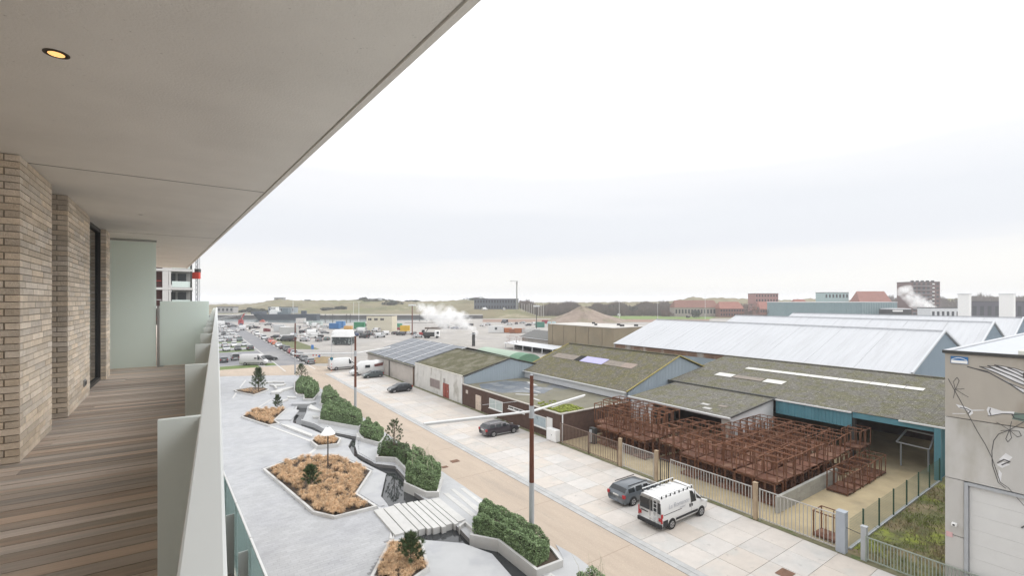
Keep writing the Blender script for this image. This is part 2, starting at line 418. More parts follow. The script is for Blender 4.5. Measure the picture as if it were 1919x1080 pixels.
# brick piers
def pier(corner, ddir, side, front, lab):
    d = np.array(ddir) / np.linalg.norm(ddir); f = np.array((-d[1], d[0]))     # f: towards the rooms
    if f[0] > 0: f = -f
    t = thing('brick_pier', lab, 'brick pier', (corner[0], corner[1], ZD), math.atan2(d[1], d[0]), 'brick piers of the facade')
    h = ZC - ZD - .004
    # local x along the side face (away), local y towards the rooms
    sg = 1 if (f @ np.array((-d[1], d[0]))) > 0 else -1
    y0, y1 = sorted((sg * .014, sg * front))
    MB().box(.014, y0, 0, side, y1, h).build('mortar_core', m_mortar, t, local=True)
    n = 44; ch = h / n; L_ = .455; D_ = .10; cnt = 0; rest = MB(); cache = {}
    def bm(a, b_, c): 
        k = (round(a, 3), round(b_, 3))
        if k not in cache: cache[k] = MB().box(0, 0, 0, a, b_, c).mesh('brick', m_brick)
        return cache[k]
    for c in range(n):
        z = c * ch + .006; hh = ch - .0095
        off = (.0, .19, .08, .27, .14, .33)[c % 6]
        x = 0.0 if c % 2 else .112; seg = []
        first = L_ * (.45 + .55 * ((c * 7) % 5) / 4)
        ln = first
        while x < side - .02:
            ln = min(ln, side - x); seg.append((x, ln)); x += ln + .01; ln = L_
        for x, ln in seg:
            j = random.uniform(-.0015, .0015)
            yy = (0 if sg > 0 else -D_) + j
            if cnt < 292: inst('brick', bm(ln, D_, hh), t, (x, yy, z)); cnt += 1
            else: rest.box(x, yy, z, x + ln, yy + D_, z + hh)
        y = .112 if c % 2 else 0.0; ln = L_ * (1 if c % 2 else (.35, .6, .8, .5)[(c // 2) % 4])
        while y < front - .02:
            ln2 = min(ln, front - y)
            if cnt < 292: inst('brick', bm(D_, ln2, hh), t, (random.uniform(-.0015, .0015), y if sg > 0 else -y - ln2, z)); cnt += 1
            else: rest.box(0, y if sg > 0 else -y - ln2, z, D_, y + ln2 if sg > 0 else -y, z + hh)
            y += ln2 + .01; ln = L_
    if rest.v: tag(rest.build('brickwork', m_brick, t, local=True), kind='stuff')
    return t
FD = (-.585, .811)
p1 = pier((-4.685, 4.395), FD, 1.36, .95, 'nearest pale brick pier at the open edge of the deck')
p2 = pier((-5.86, 6.09), FD, 1.85, .75, 'second pale brick pier with a small outlet low on its side')
p3 = pier((-7.93, 9.02), FD, .62, .7, 'narrow pale brick pier beside the tall frosted screen')
d_ = np.array(FD) / np.linalg.norm(FD); rm = np.array((-d_[1], -(-d_[0]) * -1)); rm = np.array((-.811, -.585))
# outlet
oc = np.array((-5.86, 6.09)) + d_ * 1.28 - rm * .012
ot = thing('wall_outlet', 'small grey double outlet low on the second brick pier', 'outlet', (oc[0], oc[1], ZD + .27), math.atan2(d_[1], d_[0]))
MB().box(-.085, -.006, -.05, .085, .01, .05).build('cover_plate', mat('grey_plastic', (.30, .30, .30), var=.02, rough=.5), ot, local=True, bevel=.004)
for k in (-.04, .04): MB().box(k - .026, -.014, -.028, k + .026, -.0062, .028).build('flap', mat('dark_grey_plastic', (.12, .12, .12), var=.02, rough=.5), ot, local=True, bevel=.003)
# sliding windows in the gaps between the piers
def window_bay(a, b_, lab):
    a, b_ = np.array(a), np.array(b_); L_ = np.linalg.norm(b_ - a); t = thing('sliding_window', lab, 'window', (a[0], a[1], ZD), math.atan2(*(b_ - a)[::-1]), 'sliding windows of the facade')
    h = ZC - ZD - .01
    f = MB().box(0, -.05, 0, L_, .05, .06).box(0, -.05, h - .07, L_, .05, h).box(0, -.05, .06, .06, .05, h - .07).box(L_ - .06, -.05, .06, L_, .05, h - .07)
    f.build('window_frame', mat('dark_frame_paint', (.07, .07, .07), var=.03, rough=.5), t, local=True)
    MB().box(.06, -.012, .06, L_ - .06, .012, h - .07).build('pane', m_dkglass, t, local=True)
e1 = np.array((-4.685, 4.395)) + d_ * 1.36; e2 = np.array((-5.86, 6.09)) + d_ * 1.85; e3 = np.array((-7.93, 9.02)) + d_ * .6
window_bay(e1 + rm * .45 + d_ * .01, np.array((-5.86, 6.09)) + rm * .45 + d_ * -.01, 'narrow dark window between the first and second brick piers')
window_bay(e2 + rm * .13 + d_ * .01, np.array((-7.93, 9.02)) + rm * .13 + d_ * -.01, 'dark tall sliding window between the second and third brick piers')
# house wall behind everything, rooms side
wall = MB()
a0 = np.array((-4.685, 4.395)) - d_ * 9 + rm * 1.1; a1 = np.array((-4.685, 4.395)) + d_ * 30 + rm * 1.1
wall.prism([tuple(a0), tuple(a1), tuple(a1 + rm * .4), tuple(a0 + rm * .4)], 0, ZC + .02)
tag(wall.build('house_wall', m_brick), kind='structure')

# frosted screens
k = np.array(at(213, 690, ZD)[:2]); k2 = np.array(at(293, 690, ZD)[:2]); ad_ = math.atan2(*(k2 - k)[::-1]); ad_ = AR - math.pi / 2
t = thing('privacy_screen', 'tall pale green frosted glass screen standing between the decks', 'glass screen', (k[0] + .08, k[1] - .33, ZD), ad_)
def reach(o, a, px):
    r = (px - CX) / FPX; return (r * o[1] - o[0]) / (math.cos(a) - r * math.sin(a))
Lw = reach((k[0] + .08, k[1] - .33), ad_, 293)
MB().box(.03, -.012, .015, Lw, .012, ZC - ZD - .045).build('frosted_pane', m_frost, t, local=True)
MB().box(0, -.02, 0, .028, .02, ZC - ZD).box(.028, -.02, ZC - ZD - .04, Lw + .01, .02, ZC - ZD - .001).build('edge_channel', m_alu, t, local=True)
e = np.array((k[0] + .08, k[1] - .33)) + Lw * np.array((math.cos(ad_), math.sin(ad_)))
t = thing('low_glass_screen', 'lower frosted glass screen running from the tall screen to the rail', 'glass screen', (e[0], e[1], ZD), ad_)
L2 = reach(e, ad_, 392)
MB().box(.07, -.012, .02, L2, .012, 1.53).build('frosted_pane', m_frost, t, local=True)
MB().box(.02, -.03, 0, .065, .03, 1.42).build('post', m_alu, t, local=True, bevel=.004)
MB().box(.02, -.06, 0, .14, .06, .02).build('foot_plate', m_alu, t, local=True)

# handrail on flat fins, own balcony; its joint splits it in two lengths
def rail(s0, s1, lab, fins):
    c = B(s0, 0, ZD); t = thing('balcony_balustrade', lab, 'balustrade', c, AR, 'balustrade lengths')
    MB().box(0, -.0145, ZR - ZD - .05, s1 - s0, .057, ZR - ZD).build('handrail', m_rail, t, local=True, bevel=.006)
    MB().box(0, -.012, .03, s1 - s0, -.002, ZR - ZD - .052).build('infill_panel', m_fin, t, local=True)
    fm = MB().box(0, .0, 0, .03, .135, ZR - ZD).mesh('fin', m_fin)
    for s in fins: inst('fin', fm, t, (s - s0, .052, 0))
sj = float(np.array(at(400, 622, ZR)[:2]) @ DR)
f0 = float(np.array(at(335, 785, ZR)[:2]) @ DR); df = 1.76
rail(-1.2, sj - .006, 'near length of grey coated balustrade with flat fins along the wooden deck', [f0 - df * 1 if f0 - df > -1 else f0] + [f0 + df * i for i in range(0, 4) if f0 + df * i < sj - .1])
rail(sj + .006, 34, 'far length of grey coated balustrade beyond the rail joint', [f0 + df * i for i in range(3, 19) if sj + .1 < f0 + df * i < 33.5])

# balcony one storey down: glass balustrade seen past the rail
zt = CAMZ - 3.37; zs = zt - 1.12
low = tag(MB().prism([Q(-2, -6)[:2], Q(-2, 1.03)[:2], Q(24, 1.03)[:2], Q(24, -6)[:2]], zs - .3, zs - .02).build('lower_balcony_slab', m_conc), kind='structure')
t = thing('glass_balustrade', 'clear green glass balustrade of the balcony below with a white top edge', 'balustrade', Q(0, 1.095, zs - .2), math.atan2(DS[1], DS[0]))
x = -1.0
while x < 16:
    MB().box(x, -.006, 0, x + 1.38, .006, 1.3).build('glass_pane', m_glass, t, local=True)
    MB().box(x, -.014, 1.302, x + 1.38, .014, 1.32).build('cap', m_white, t, local=True)
    MB().box(x + 1.385, .03, 0, x + 1.41, .15, 1.15).build('fin', m_fin, t, local=True)
    x += 1.41
# body of the block below the decks (blocks the ground under the building)
bb = thing('apartment_block', 'pale brick apartment block that carries the balconies', 'building', Q(6, -4, 0), math.atan2(DS[1], DS[0]))
MB().prism([Q(-12, -9)[:2], Q(-12, -2.6)[:2], Q(30, -2.6)[:2], Q(30, -9)[:2]], 0, zs - .31).build('wall', m_brick, bb)
for zf in (2.6, 5.5):
    MB().prism([Q(-4, -2.6)[:2], Q(-4, -1.0)[:2], Q(26, -1.0)[:2], Q(26, -2.6)[:2]], zf, zf + .28).build('balcony_slab', m_conc, bb)

# ================================================================== ground, street and plaza
m_gravel = mat('lot_gravel', (.355, .335, .31), rough=.95, var=.16, scale=.25, col2=(.33, .315, .30), scale2=.04, thr=(.42, .62), col3=(.42, .395, .37), scale3=.12, thr3=(.55, .68), bump=.3, bscale=5, spec=.1)
m_asph = mat('worn_asphalt', (.215, .215, .225), rough=.9, var=.10, scale=.4, col2=(.26, .255, .255), scale2=.05, spec=.15)
m_road = mat('buff_asphalt', (.42, .35, .285), rough=.9, var=.10, scale=1.1, rot=-AN, stretch=(1, .16, 1), col2=(.345, .295, .245), scale2=.55, thr=(.5, .66), col3=(.53, .43, .34), scale3=45, thr3=(.56, .68), spec=.15, bump=.1, bscale=30)
m_paver = mat('grey_paver', (.405, .41, .42), rough=.85, var=.05, scale=2.0, rnd=.05, hue=.2, spec=.2)
m_pvrest = mat('grey_paver_field', (.405, .41, .42), rough=.85, var=.10, scale=.9, col2=(.385, .39, .405), scale2=.3, thr=(.45, .6), spec=.2, island=.05)
m_joint = mat('paver_joint', (.24, .24, .245), rough=.95, var=.1, scale=3)
m_slab = mat('concrete_slab', (.50, .465, .43), rough=.9, var=.08, scale=1.2, col2=(.46, .445, .42), scale2=.5, thr=(.5, .68), rnd=.06, hue=.4, spec=.15, col3=(.36, .34, .32), scale3=2.1, thr3=(.62, .76))
m_gut = mat('gutter_stone', (.40, .40, .395), rough=.9, var=.1, scale=2, rnd=.06)
m_kerb = mat('white_kerb_stone', (.53, .525, .51), rough=.85, var=.08, scale=1.6, col2=(.50, .49, .47), scale2=.8, thr=(.5, .7), rnd=.05)
m_kdark = mat('wet_channel_wall', (.20, .195, .19), rough=.8, var=.2, scale=1.5)
m_terr = mat('smooth_terrace_concrete', (.42, .425, .43), rough=.8, var=.06, scale=.8, col2=(.375, .38, .395), scale2=.35, rnd=.03)
m_soil = mat('bark_soil', (.085, .065, .05), rough=.98, var=.35, scale=6, bump=.8, bscale=20)
m_water = mat('dark_still_water', (.035, .038, .04), rough=.04, var=.3, scale=.6, spec=1.0, ior=1.33)
m_grass = mat('lawn_grass', (.085, .125, .035), rough=.95, var=.3, scale=1.4, col2=(.15, .15, .06), scale2=.25, thr=(.45, .65))
m_sand = mat('sandy_yard', (.42, .345, .22), rough=.95, var=.14, scale=.7, col2=(.33, .28, .19), scale2=.22, thr=(.45, .7), stretch=(1, 1, 1), spec=.1)
m_field = mat('field_green', (.16, .22, .07), rough=.95, var=.2, scale=.03)
m_scrub = mat('scrub_ground', (.24, .215, .15), rough=.95, var=.25, scale=.05, col2=(.17, .19, .09), scale2=.02, thr=(.45, .6))

def sheet(name, pts, z, m, kind='structure', parent=None):
    o = MB(); o.add([(p[0], p[1], z) for p in pts], [tuple(range(len(pts)))])
    a = sum(pts[i][0] * pts[(i + 1) % len(pts)][1] - pts[(i + 1) % len(pts)][0] * pts[i][1] for i in range(len(pts)))
    if a < 0: o.f = [tuple(reversed(f)) for f in o.f]
    return tag(o.build(name, m, parent), kind=kind)
def ssheet(name, u0, u1, v0, v1, z, m): return sheet(name, [S(u0, v0), S(u0, v1), S(u1, v1), S(u1, v0)], z, m)

# one ground sheet to the horizon with the sunken water garden left open
g = MB(); BIG = 6000
PU0, PU1, PV0, PV1 = 4.0, 112.0, -2.0, 18.8
for u0, u1, v0, v1 in ((-BIG, BIG, -BIG, PV0), (-BIG, BIG, PV1, BIG), (-BIG, PU0, PV0, PV1), (PU1, BIG, PV0, PV1)):
    g.quad(S(u0, v0, -.03), S(u0, v1, -.03), S(u1, v1, -.03), S(u1, v0, -.03))
g = g.build('ground', m_gravel); g['kind'] = 'structure'
for f in g.data.polygons:
    pass

# street: buff asphalt, gutter, concrete apron
ssheet('road', -30, 104, 18.8, 23.28, -.012, m_road)
sheet('road_crossing', [at(405, 706), at(562, 703.5), S(104, 18.8), S(104, 24.2), at(640, 689), at(560, 683.5), at(500, 688), at(405, 691)], .006, m_road)
jt = MB()
for u in range(-28, 104, 8): jt.sbox(u, u + .05, 18.9, 23.2, -.014, -.006)
tag(jt.build('road_joint', mat('road_joint_dark', (.36, .29, .23), var=.1)), kind='structure')
gut = tag(ssheet('gutter', -30, 104, 23.28, 24.1, -.02, m_joint), kind='structure')
gm = MB().box(.004, .004, 0, .416, .796, .016).mesh('gutter_stone', m_gut)
near = [u * .8 for u in range(-8, 130)]
for u in near:
    for r_ in (0, 1):
        p = S(u, 23.26 + r_ * .42 if not r_ else 23.70)
        inst('gutter_stone', gm, gut, Vector((p[0], p[1], -.018)) - gut.location, (0, 0, AN), (1, 1, 1 if r_ == 0 else 1.25))
ap = ssheet('apron', -10, 104.5, 24.1, 33.1, -.028, mat('apron_joint', (.22, .20, .18), var=.1))
scut = {}
scut = None
sm = MB().box(.012, .012, 0, 2.188, 1.985, .03).mesh('slab', m_slab)
for u in range(-6, 104, 2):
    for r_ in range(4):
        p = S(u, 24.12 + r_ * 2.2)
        inst('slab', sm, ap, Vector((p[0], p[1], -.028 + random.uniform(-.004, .004))) - ap.location, (0, 0, AN))
ssheet('verge', 6, 104, 32.95, 33.5, -.008, mat('weedy_verge', (.16, .15, .09), rough=.95, var=.35, scale=2, col2=(.09, .12, .04), scale2=.8))
tag(MB().sbox(-28, 104, 23.235, 23.275, -.02, -.006).build('gutter_line', mat('dark_gutter_line', (.10, .09, .085), var=.2)), kind='structure')
# drain covers in the buff road and the apron
for px, py, s_, lab in ((853, 865, .8, 'rectangular rusty drain cover in the buff road beside the last hedge'), (834, 876, .55, 'smaller rusty drain cover at the planter side of the buff road'),
                        (1472, 1076, .9, 'dark rusty drain cover in the slab apron at the picture bottom')):
    p = at(px, py); t = MB().obox((0, 0, 0), s_, s_ * .8, .03, AN)
    o = t.build('drain_cover', mat('rusty_iron', (.16, .09, .06), var=.3, scale=4), None, local=True); o.location = (p[0], p[1], -.008)
    tag(o, lab, 'drain cover', 'drain covers')

# ---- plaza polygon with the water channel cut out
Lb = [(560, 757), (553, 775), (549, 793), (585, 806), (604, 814), (640, 820), (659.8, 825), (653, 837), (663, 854.5), (677, 865), (704, 879), (724, 888.6),
      (713.8, 931), (727, 948), (757, 985), (787, 1014), (868, 1020), (923, 1040), (958, 1080), (985, 1112)]
Rb = [(1035, 1105), (1005, 1078), (932, 1022), (881, 1012), (862, 992), (798, 938), (757, 911), (760, 896), (740.6, 874), (705, 870), (671, 851.5), (666, 836),
      (668, 819), (626, 811), (609, 805.5), (590.5, 795), (567, 789), (574, 775), (578, 757)]
chan = [at(*p)[:2] for p in Lb + Rb]
outer = [S(PU0, PV0)[:2], S(PU0, PV1)[:2], S(PU1, PV1)[:2], S(PU1, PV0)[:2]]
allv = [Vector(p) for p in outer + chan]
n0, n1 = len(outer), len(chan)
edges = [(i, (i + 1) % n0) for i in range(n0)] + [(n0 + i, n0 + (i + 1) % n1) for i in range(n1)]
vv, ee, ff, _, _, _ = mgeo.delaunay_2d_cdt(allv, edges, [], 0, 1e-5)
pz = MB(); cpts = np.array([[sum(vv[i].x for i in f) / 3, sum(vv[i].y for i in f) / 3] for f in ff])
ins = inside(chan, cpts); outr = inside(outer, cpts)
pz.add([(p.x, p.y, -.0022) for p in vv], [f for f, a, b_ in zip(ff, ins, outr) if not a and b_])
plaza = tag(pz.build('plaza', m_joint), kind='structure')
bed = MB().add([(p.x, p.y, -.62) for p in vv], [f for f, a in zip(ff, ins) if a])
for i in range(n1):
    a, b_ = chan[i], chan[(i + 1) % n1]; bed.quad((*a, -.62), (*b_, -.62), (*b_, -.005), (*a, -.005))
tag(bed.build('channel_bed', m_kdark), kind='structure')
tag(MB().add([(p.x, p.y, -.30) for p in vv], [f for f, a in zip(ff, ins) if a]).build('channel_water', m_water), kind='structure')
# pavers: stretcher courses, parts where they show largest, the field beyond joined
PW, PL = .62, .26     # long side across the plaza
KEEP = []
uu = np.arange(PU0 + .2, PU1 - .4, PL); rows = np.arange(PV0 + .1, PV1 - .3, PW)
pc = []; SHIFT = [((i * .38 + random.uniform(-.1, .1)) % 1) for i in range(2000)]
for j, v in enumerate(rows):
    for i_, u in enumerate(uu): pc.append((u + PL / 2, v + PW / 2 + SHIFT[i_] * PW))
pc = np.array(pc); W_ = np.stack([TU[0] * pc[:, 0] + NV[0] * pc[:, 1], TU[1] * pc[:, 0] + NV[1] * pc[:, 1]], 1)
ok = ~inside(chan, W_) & (pdist(chan, W_) > .24) & (W_[:, 1] > 5) & (pc[:, 1] + PW / 2 < 18.3)
pc, W_ = pc[ok], W_[ok]
px_ = CX + FPX * W_[:, 0] / W_[:, 1]; py_ = CY + FPX * CAMZ / W_[:, 1]
vis = (px_ > 405) & (px_ < 1130) & (py_ < 1130) & (py_ > 703.5); pc, W_, py_, px_ = pc[vis], W_[vis], py_[vis], px_[vis]
cov = [[(493, 879), (556, 856), (616, 854), (650, 860), (698, 882), (670, 925), (708, 949), (627, 969), (587, 960)], [(730, 1012), (693, 1085), (760, 1090), (806, 1064), (792, 1012)],
       [(721, 956), (763, 1001), (862, 990), (905, 935), (860, 915)], [(452, 781), (482, 765), (540, 766), (516, 787), (525, 793), (502, 798)],
       [(868, 1020), (791, 1013), (808, 1064), (770, 1085), (985, 1085), (958, 1080), (923, 1040)]]
P2 = np.stack([px_, py_], 1); hid = np.zeros(len(P2), bool)
for c_ in cov: hid |= inside(c_, P2)
pc, py_, W_ = pc[~hid], py_[~hid], W_[~hid]
order = np.argsort(-py_)
first, restp = order[:300], order[300:]
pm = MB().box(-PW / 2 + .005, -PL / 2 + .005, 0, PW / 2 - .005, PL / 2 - .005, .02).mesh('paver', m_paver)
for i in first:
    p = S(*pc[i]); inst('paver', pm, plaza, Vector((p[0], p[1], -.02 + random.uniform(-.0004, .0008))) - plaza.location, (0, 0, AN))
n = len(restp); q = pc[restp]; a, b_ = PL / 2 - .005, PW / 2 - .005
zt_ = rng.uniform(-.0004, .0008, n)
cs = []
for du, dv, z in ((-a, -b_, -.02), (-a, b_, -.02), (a, b_, -.02), (a, -b_, -.02), (-a, -b_, 0), (-a, b_, 0), (a, b_, 0), (a, -b_, 0)):
    u, v = q[:, 0] + du, q[:, 1] + dv
    cs.append(np.stack([TU[0] * u + NV[0] * v, TU[1] * u + NV[1] * v, np.full(n, z) + (zt_ if z == 0 else 0)], 1))
V = np.stack(cs, 1).reshape(-1, 3)
F = np.array([[4, 5, 6, 7], [0, 1, 5, 4], [1, 2, 6, 5], [2, 3, 7, 6], [3, 0, 4, 7]])[:, ::-1]
F = (np.arange(n)[:, None, None] * 8 + F[None]).reshape(-1, 4)
tag(npobj('paving', V, F, m_pvrest, plaza), kind='stuff')

tag(MB().sbox(PU0, 104, 18.0, 18.79, -.01, .010).build('plaza_edge', m_terr), kind='structure')
rim = offset_poly(chan, -.24); ed = MB()
for i in range(n1):
    j = (i + 1) % n1; ed.hexa([(*chan[i], -.02), (*chan[j], -.02), (*rim[j], -.02), (*rim[i], -.02)], [(*chan[i], .0145), (*chan[j], .0145), (*rim[j], .0145), (*rim[i], .0145)])
tag(ed.build('channel_edge', m_terr), kind='structure')
# ---- terraces and strips of smooth concrete laid over the pavers
def flat(name, pts, z0, z1, m, parent=None, kind='structure', zpix=0.):
    return tag(MB().prism([at(*p, zpix)[:2] for p in pts], z0, z1).build(name, m, parent), kind=kind)
flat('terrace', [(868, 1019.5), (789, 1013), (806, 1064), (772, 1085), (960, 1087), (957, 1079), (922.5, 1039.5)], -.018, .024, m_terr)
flat('terrace', [(724, 889), (714.3, 931), (727, 947), (712, 950), (671, 924), (699, 883), (704, 880)], -.018, .021, m_terr)
flat('terrace', [(597, 840), (634, 834), (641, 822), (658, 826), (652, 838), (662, 855), (676, 865), (700, 881), (650, 859), (616, 853), (578, 850)], -.018, .018, m_terr)
flat('terrace', [(516, 789), (546, 789), (561, 771), (540, 766)], -.018, .12, m_terr)
flat('terrace', [(569, 787), (592, 793), (611, 804), (628, 809), (667, 817), (672, 805), (600, 791), (597, 786), (604, 770), (580, 770)], -.018, .03, m_terr)
flat('terrace', [(673, 837), (674, 850), (705, 868), (712, 835), (680, 826)], -.018, .06, m_terr)
flat('terrace', [(528, 796), (548, 794), (584, 807), (604, 815), (640, 821), (594, 818), (586, 817)], -.018, .02, m_terr)
flat('terrace', [(909, 940), (829, 885), (800, 862), (832, 889), (824, 924), (862, 935), (897, 963)], -.018, .012, m_terr)
flat('terrace', [(1057, 1050), (1008, 1071), (1040, 1100), (1140, 1090), (1080, 1044), (1042, 1022)], -.018, .03, m_terr)
flat('terrace', [(826, 924), (806, 937), (866, 992), (884, 1004), (890, 988), (898, 963), (908, 941), (870, 912), (832, 890)], -.018, .0065, m_terr)
for pts in ([(502, 797), (503.5, 799.5), (582, 829), (583, 826)], [(594, 838), (578, 851), (582, 852), (600, 840)], [(460, 713), (449, 727), (451, 727.5), (462, 713.4)],
            [(443, 735), (435, 747), (438, 747), (446, 735.5)], [(482, 765), (508, 749), (510, 749.6), (484, 766)], [(708, 952), (735, 985), (730, 1011), (737, 1012), (742, 1002), (721, 955)]):
    flat('kerb_strip', pts, -.018, .035, m_kerb)
# zebra strips of pale stone behind the footbridge
def uvp(pts): return [UV(*p) for p in pts]
for q in ([(831, 926), (840, 925), (894, 967), (884, 969)], [(845, 918), (852, 917.5), (905, 957.5), (896, 963)], [(862.5, 916.7), (870, 916), (910, 945), (905, 950)]):
    tag(MB().prism([at(*p)[:2] for p in q], .008, .024).build('paving_strip', m_kerb), kind='structure')

# ---- low walls, ledges and weirs of the water garden
def ledge(pts, z0, z1, lab, m=m_kerb, zp=None):
    o = MB().prism([at(*p, z1 if zp is None else zp)[:2] for p in pts], z0, z1).build('stone_ledge', m)
    return tag(o, lab, 'stone ledge', 'ledges of the water garden')
ledge([(546.5, 755), (578, 755), (592, 752), (592.5, 754), (578, 757.4), (546.5, 757.4)], -.4, .32, 'thin dark edged weir slab across the upper channel', m_terr)
ledge([(492, 716), (511, 714.5), (533, 714.8), (533, 716.3), (512, 716), (494, 717.6)], -.2, .3, 'long thin ledge behind the pine planter, topmost of the cascade')
ledge([(505, 721), (532, 720), (536, 718), (536, 719.8), (532, 722), (518, 723), (520, 728), (517, 728), (514, 723)], -.2, .3, 'bent thin ledge in the middle of the cascade')
ledge([(508, 734), (530, 728), (550, 724.5), (551, 726), (531, 731), (526, 735), (509, 736)], -.2, .35, 'slanting grey ledge at the foot of the cascade')
ledge([(539, 743.5), (556, 743.8), (556, 745.3), (539, 745)], -.1, .25, 'short ledge left of the first hedge planter')
ledge([(528, 751), (540, 747), (540.5, 748.5), (529, 752.8)], -.1, .25, 'short slanted ledge above the small pine planter')
ledge([(578, 764), (583, 758), (600, 768), (600, 770.5), (580, 766)], -.1, .3, 'angular ledge beside the second hedge')
ledge([(586, 779), (600, 780), (602, 782), (587, 782)], -.1, .3, 'short block ledge before the long hedge wall')
ledge([(527, 794.5), (548, 799), (586, 814), (585, 818), (545, 803), (528, 796)], -.1, .22, 'long wedge ledge between the small pine planter and the grass hexagon', m_kerb)
ledge([(565, 786), (590, 792), (610, 803), (609, 805), (589, 794), (565, 787.6)], -.5, .26, 'dark edged curved ledge above the channel left of the white lamp', m_terr)
ledge([(668, 812), (682, 813), (682, 821), (669, 820)], -.3, .35, 'square stone block between the long wall and the round hedges')
ledge([(1000, 1108), (1032, 1074), (1050, 1087), (1045, 1090), (1034, 1079), (1006, 1112)], -.3, .25, 'bent kerb ledge below the corner of the last hedge planter')
ledge([(860, 985), (872, 976), (888, 990), (885, 992), (872, 979.5), (862, 988)], -.3, .25, 'small bent kerb at the foot of the stepping beams')

# ---- planters (kerb stones as parts, soil), grasses, hedges
def planter(pts, h, lab, wdt=.18, zp=None, soil=.12, split=1.6):
    poly = [at(*p, h if zp is None else zp)[:2] for p in pts]
    cx_ = sum(p[0] for p in poly) / len(poly); cy_ = sum(p[1] for p in poly) / len(poly)
    t = thing('planter', lab, 'planter', (cx_, cy_, 0), 0, 'stone planters of the plaza')
    inn = offset_poly(poly, wdt); n = len(poly)
    for i in range(n):
        a, b_, c, d = map(Vector, (poly[i], poly[(i + 1) % n], inn[(i + 1) % n], inn[i])); L_ = (b_ - a).length; k = max(1, round(L_ / split))
        for j in range(k):
            e = .004 / L_; f0, f1 = j / k + e, (j + 1) / k - e
            q = [a.lerp(b_, f0), a.lerp(b_, f1), d.lerp(c, f1), d.lerp(c, f0)]
            MB().prism([tuple(x) for x in q], -.55, h + random.uniform(-.004, .004)).build('kerb_stone', m_kerb, t)
    MB().prism(offset_poly(poly, wdt - .02), -.5, h - soil).build('soil', m_soil, t)
    return offset_poly(poly, wdt + .02), h - soil

m_straw = mat('dry_grass_blade', (.68, .48, .30), rough=.9, var=.25, scale=3, col2=(.52, .35, .21), scale2=1.2, thr=(.4, .65), spec=.15, island=.3)
def tussocks(poly, z, n, lab, hgt=.55, rad=.38, nb=210, clear=()):
    lo = np.min(np.array(poly), 0); hi = np.max(np.array(poly), 0); pts = []
    tries = 0
    while len(pts) < n and tries < 60000:
        tries += 1
        p = rng.uniform(lo, hi)
        if not inside(poly, p[None])[0] or pdist(poly, p[None])[0] < rad * .55: continue
        if any(np.hypot(*(p - np.array(c[:2]))) < c[2] for c in clear): continue
        if pts and np.min(np.linalg.norm(np.array(pts) - p, axis=1)) < rad * .78: continue
        pts.append(p)
    Vs = []
    for p in pts:
        k = int(nb * random.uniform(.7, 1.2)); a = rng.uniform(0, 2 * np.pi, k); r0 = rng.uniform(0, .08, k); sc = random.uniform(.75, 1.2)
        L_ = hgt * sc * rng.uniform(.6, 1.1, k); sp = rng.uniform(.25, 1.0, k) * rad * sc
        dx, dy = np.cos(a), np.sin(a); wv = .0085
        b0 = np.stack([p[0] + dx * r0, p[1] + dy * r0, np.full(k, z)], 1)
        m1 = b0 + np.stack([dx * sp * .42, dy * sp * .42, L_ * .75], 1)
        tp = b0 + np.stack([dx * sp, dy * sp, L_ * rng.uniform(.45, .95, k)], 1)
        sd_ = np.stack([-dy * wv, dx * wv, np.zeros(k)], 1)
        Vs.append(np.stack([b0 - sd_ * .7, b0 + sd_ * .7, m1 + sd_, m1 - sd_, tp + sd_ * .8, tp - sd_ * .8], 1).reshape(-1, 3))
    V = np.concatenate(Vs); k = len(V) // 6
    F = np.concatenate([np.arange(k)[:, None] * 6 + np.array([[0, 1, 2, 3]]), np.arange(k)[:, None] * 6 + np.array([[3, 2, 4, 5]])])
    return tag(npobj('dry_grass', V, F, m_straw), lab, 'dry grass', kind='stuff')

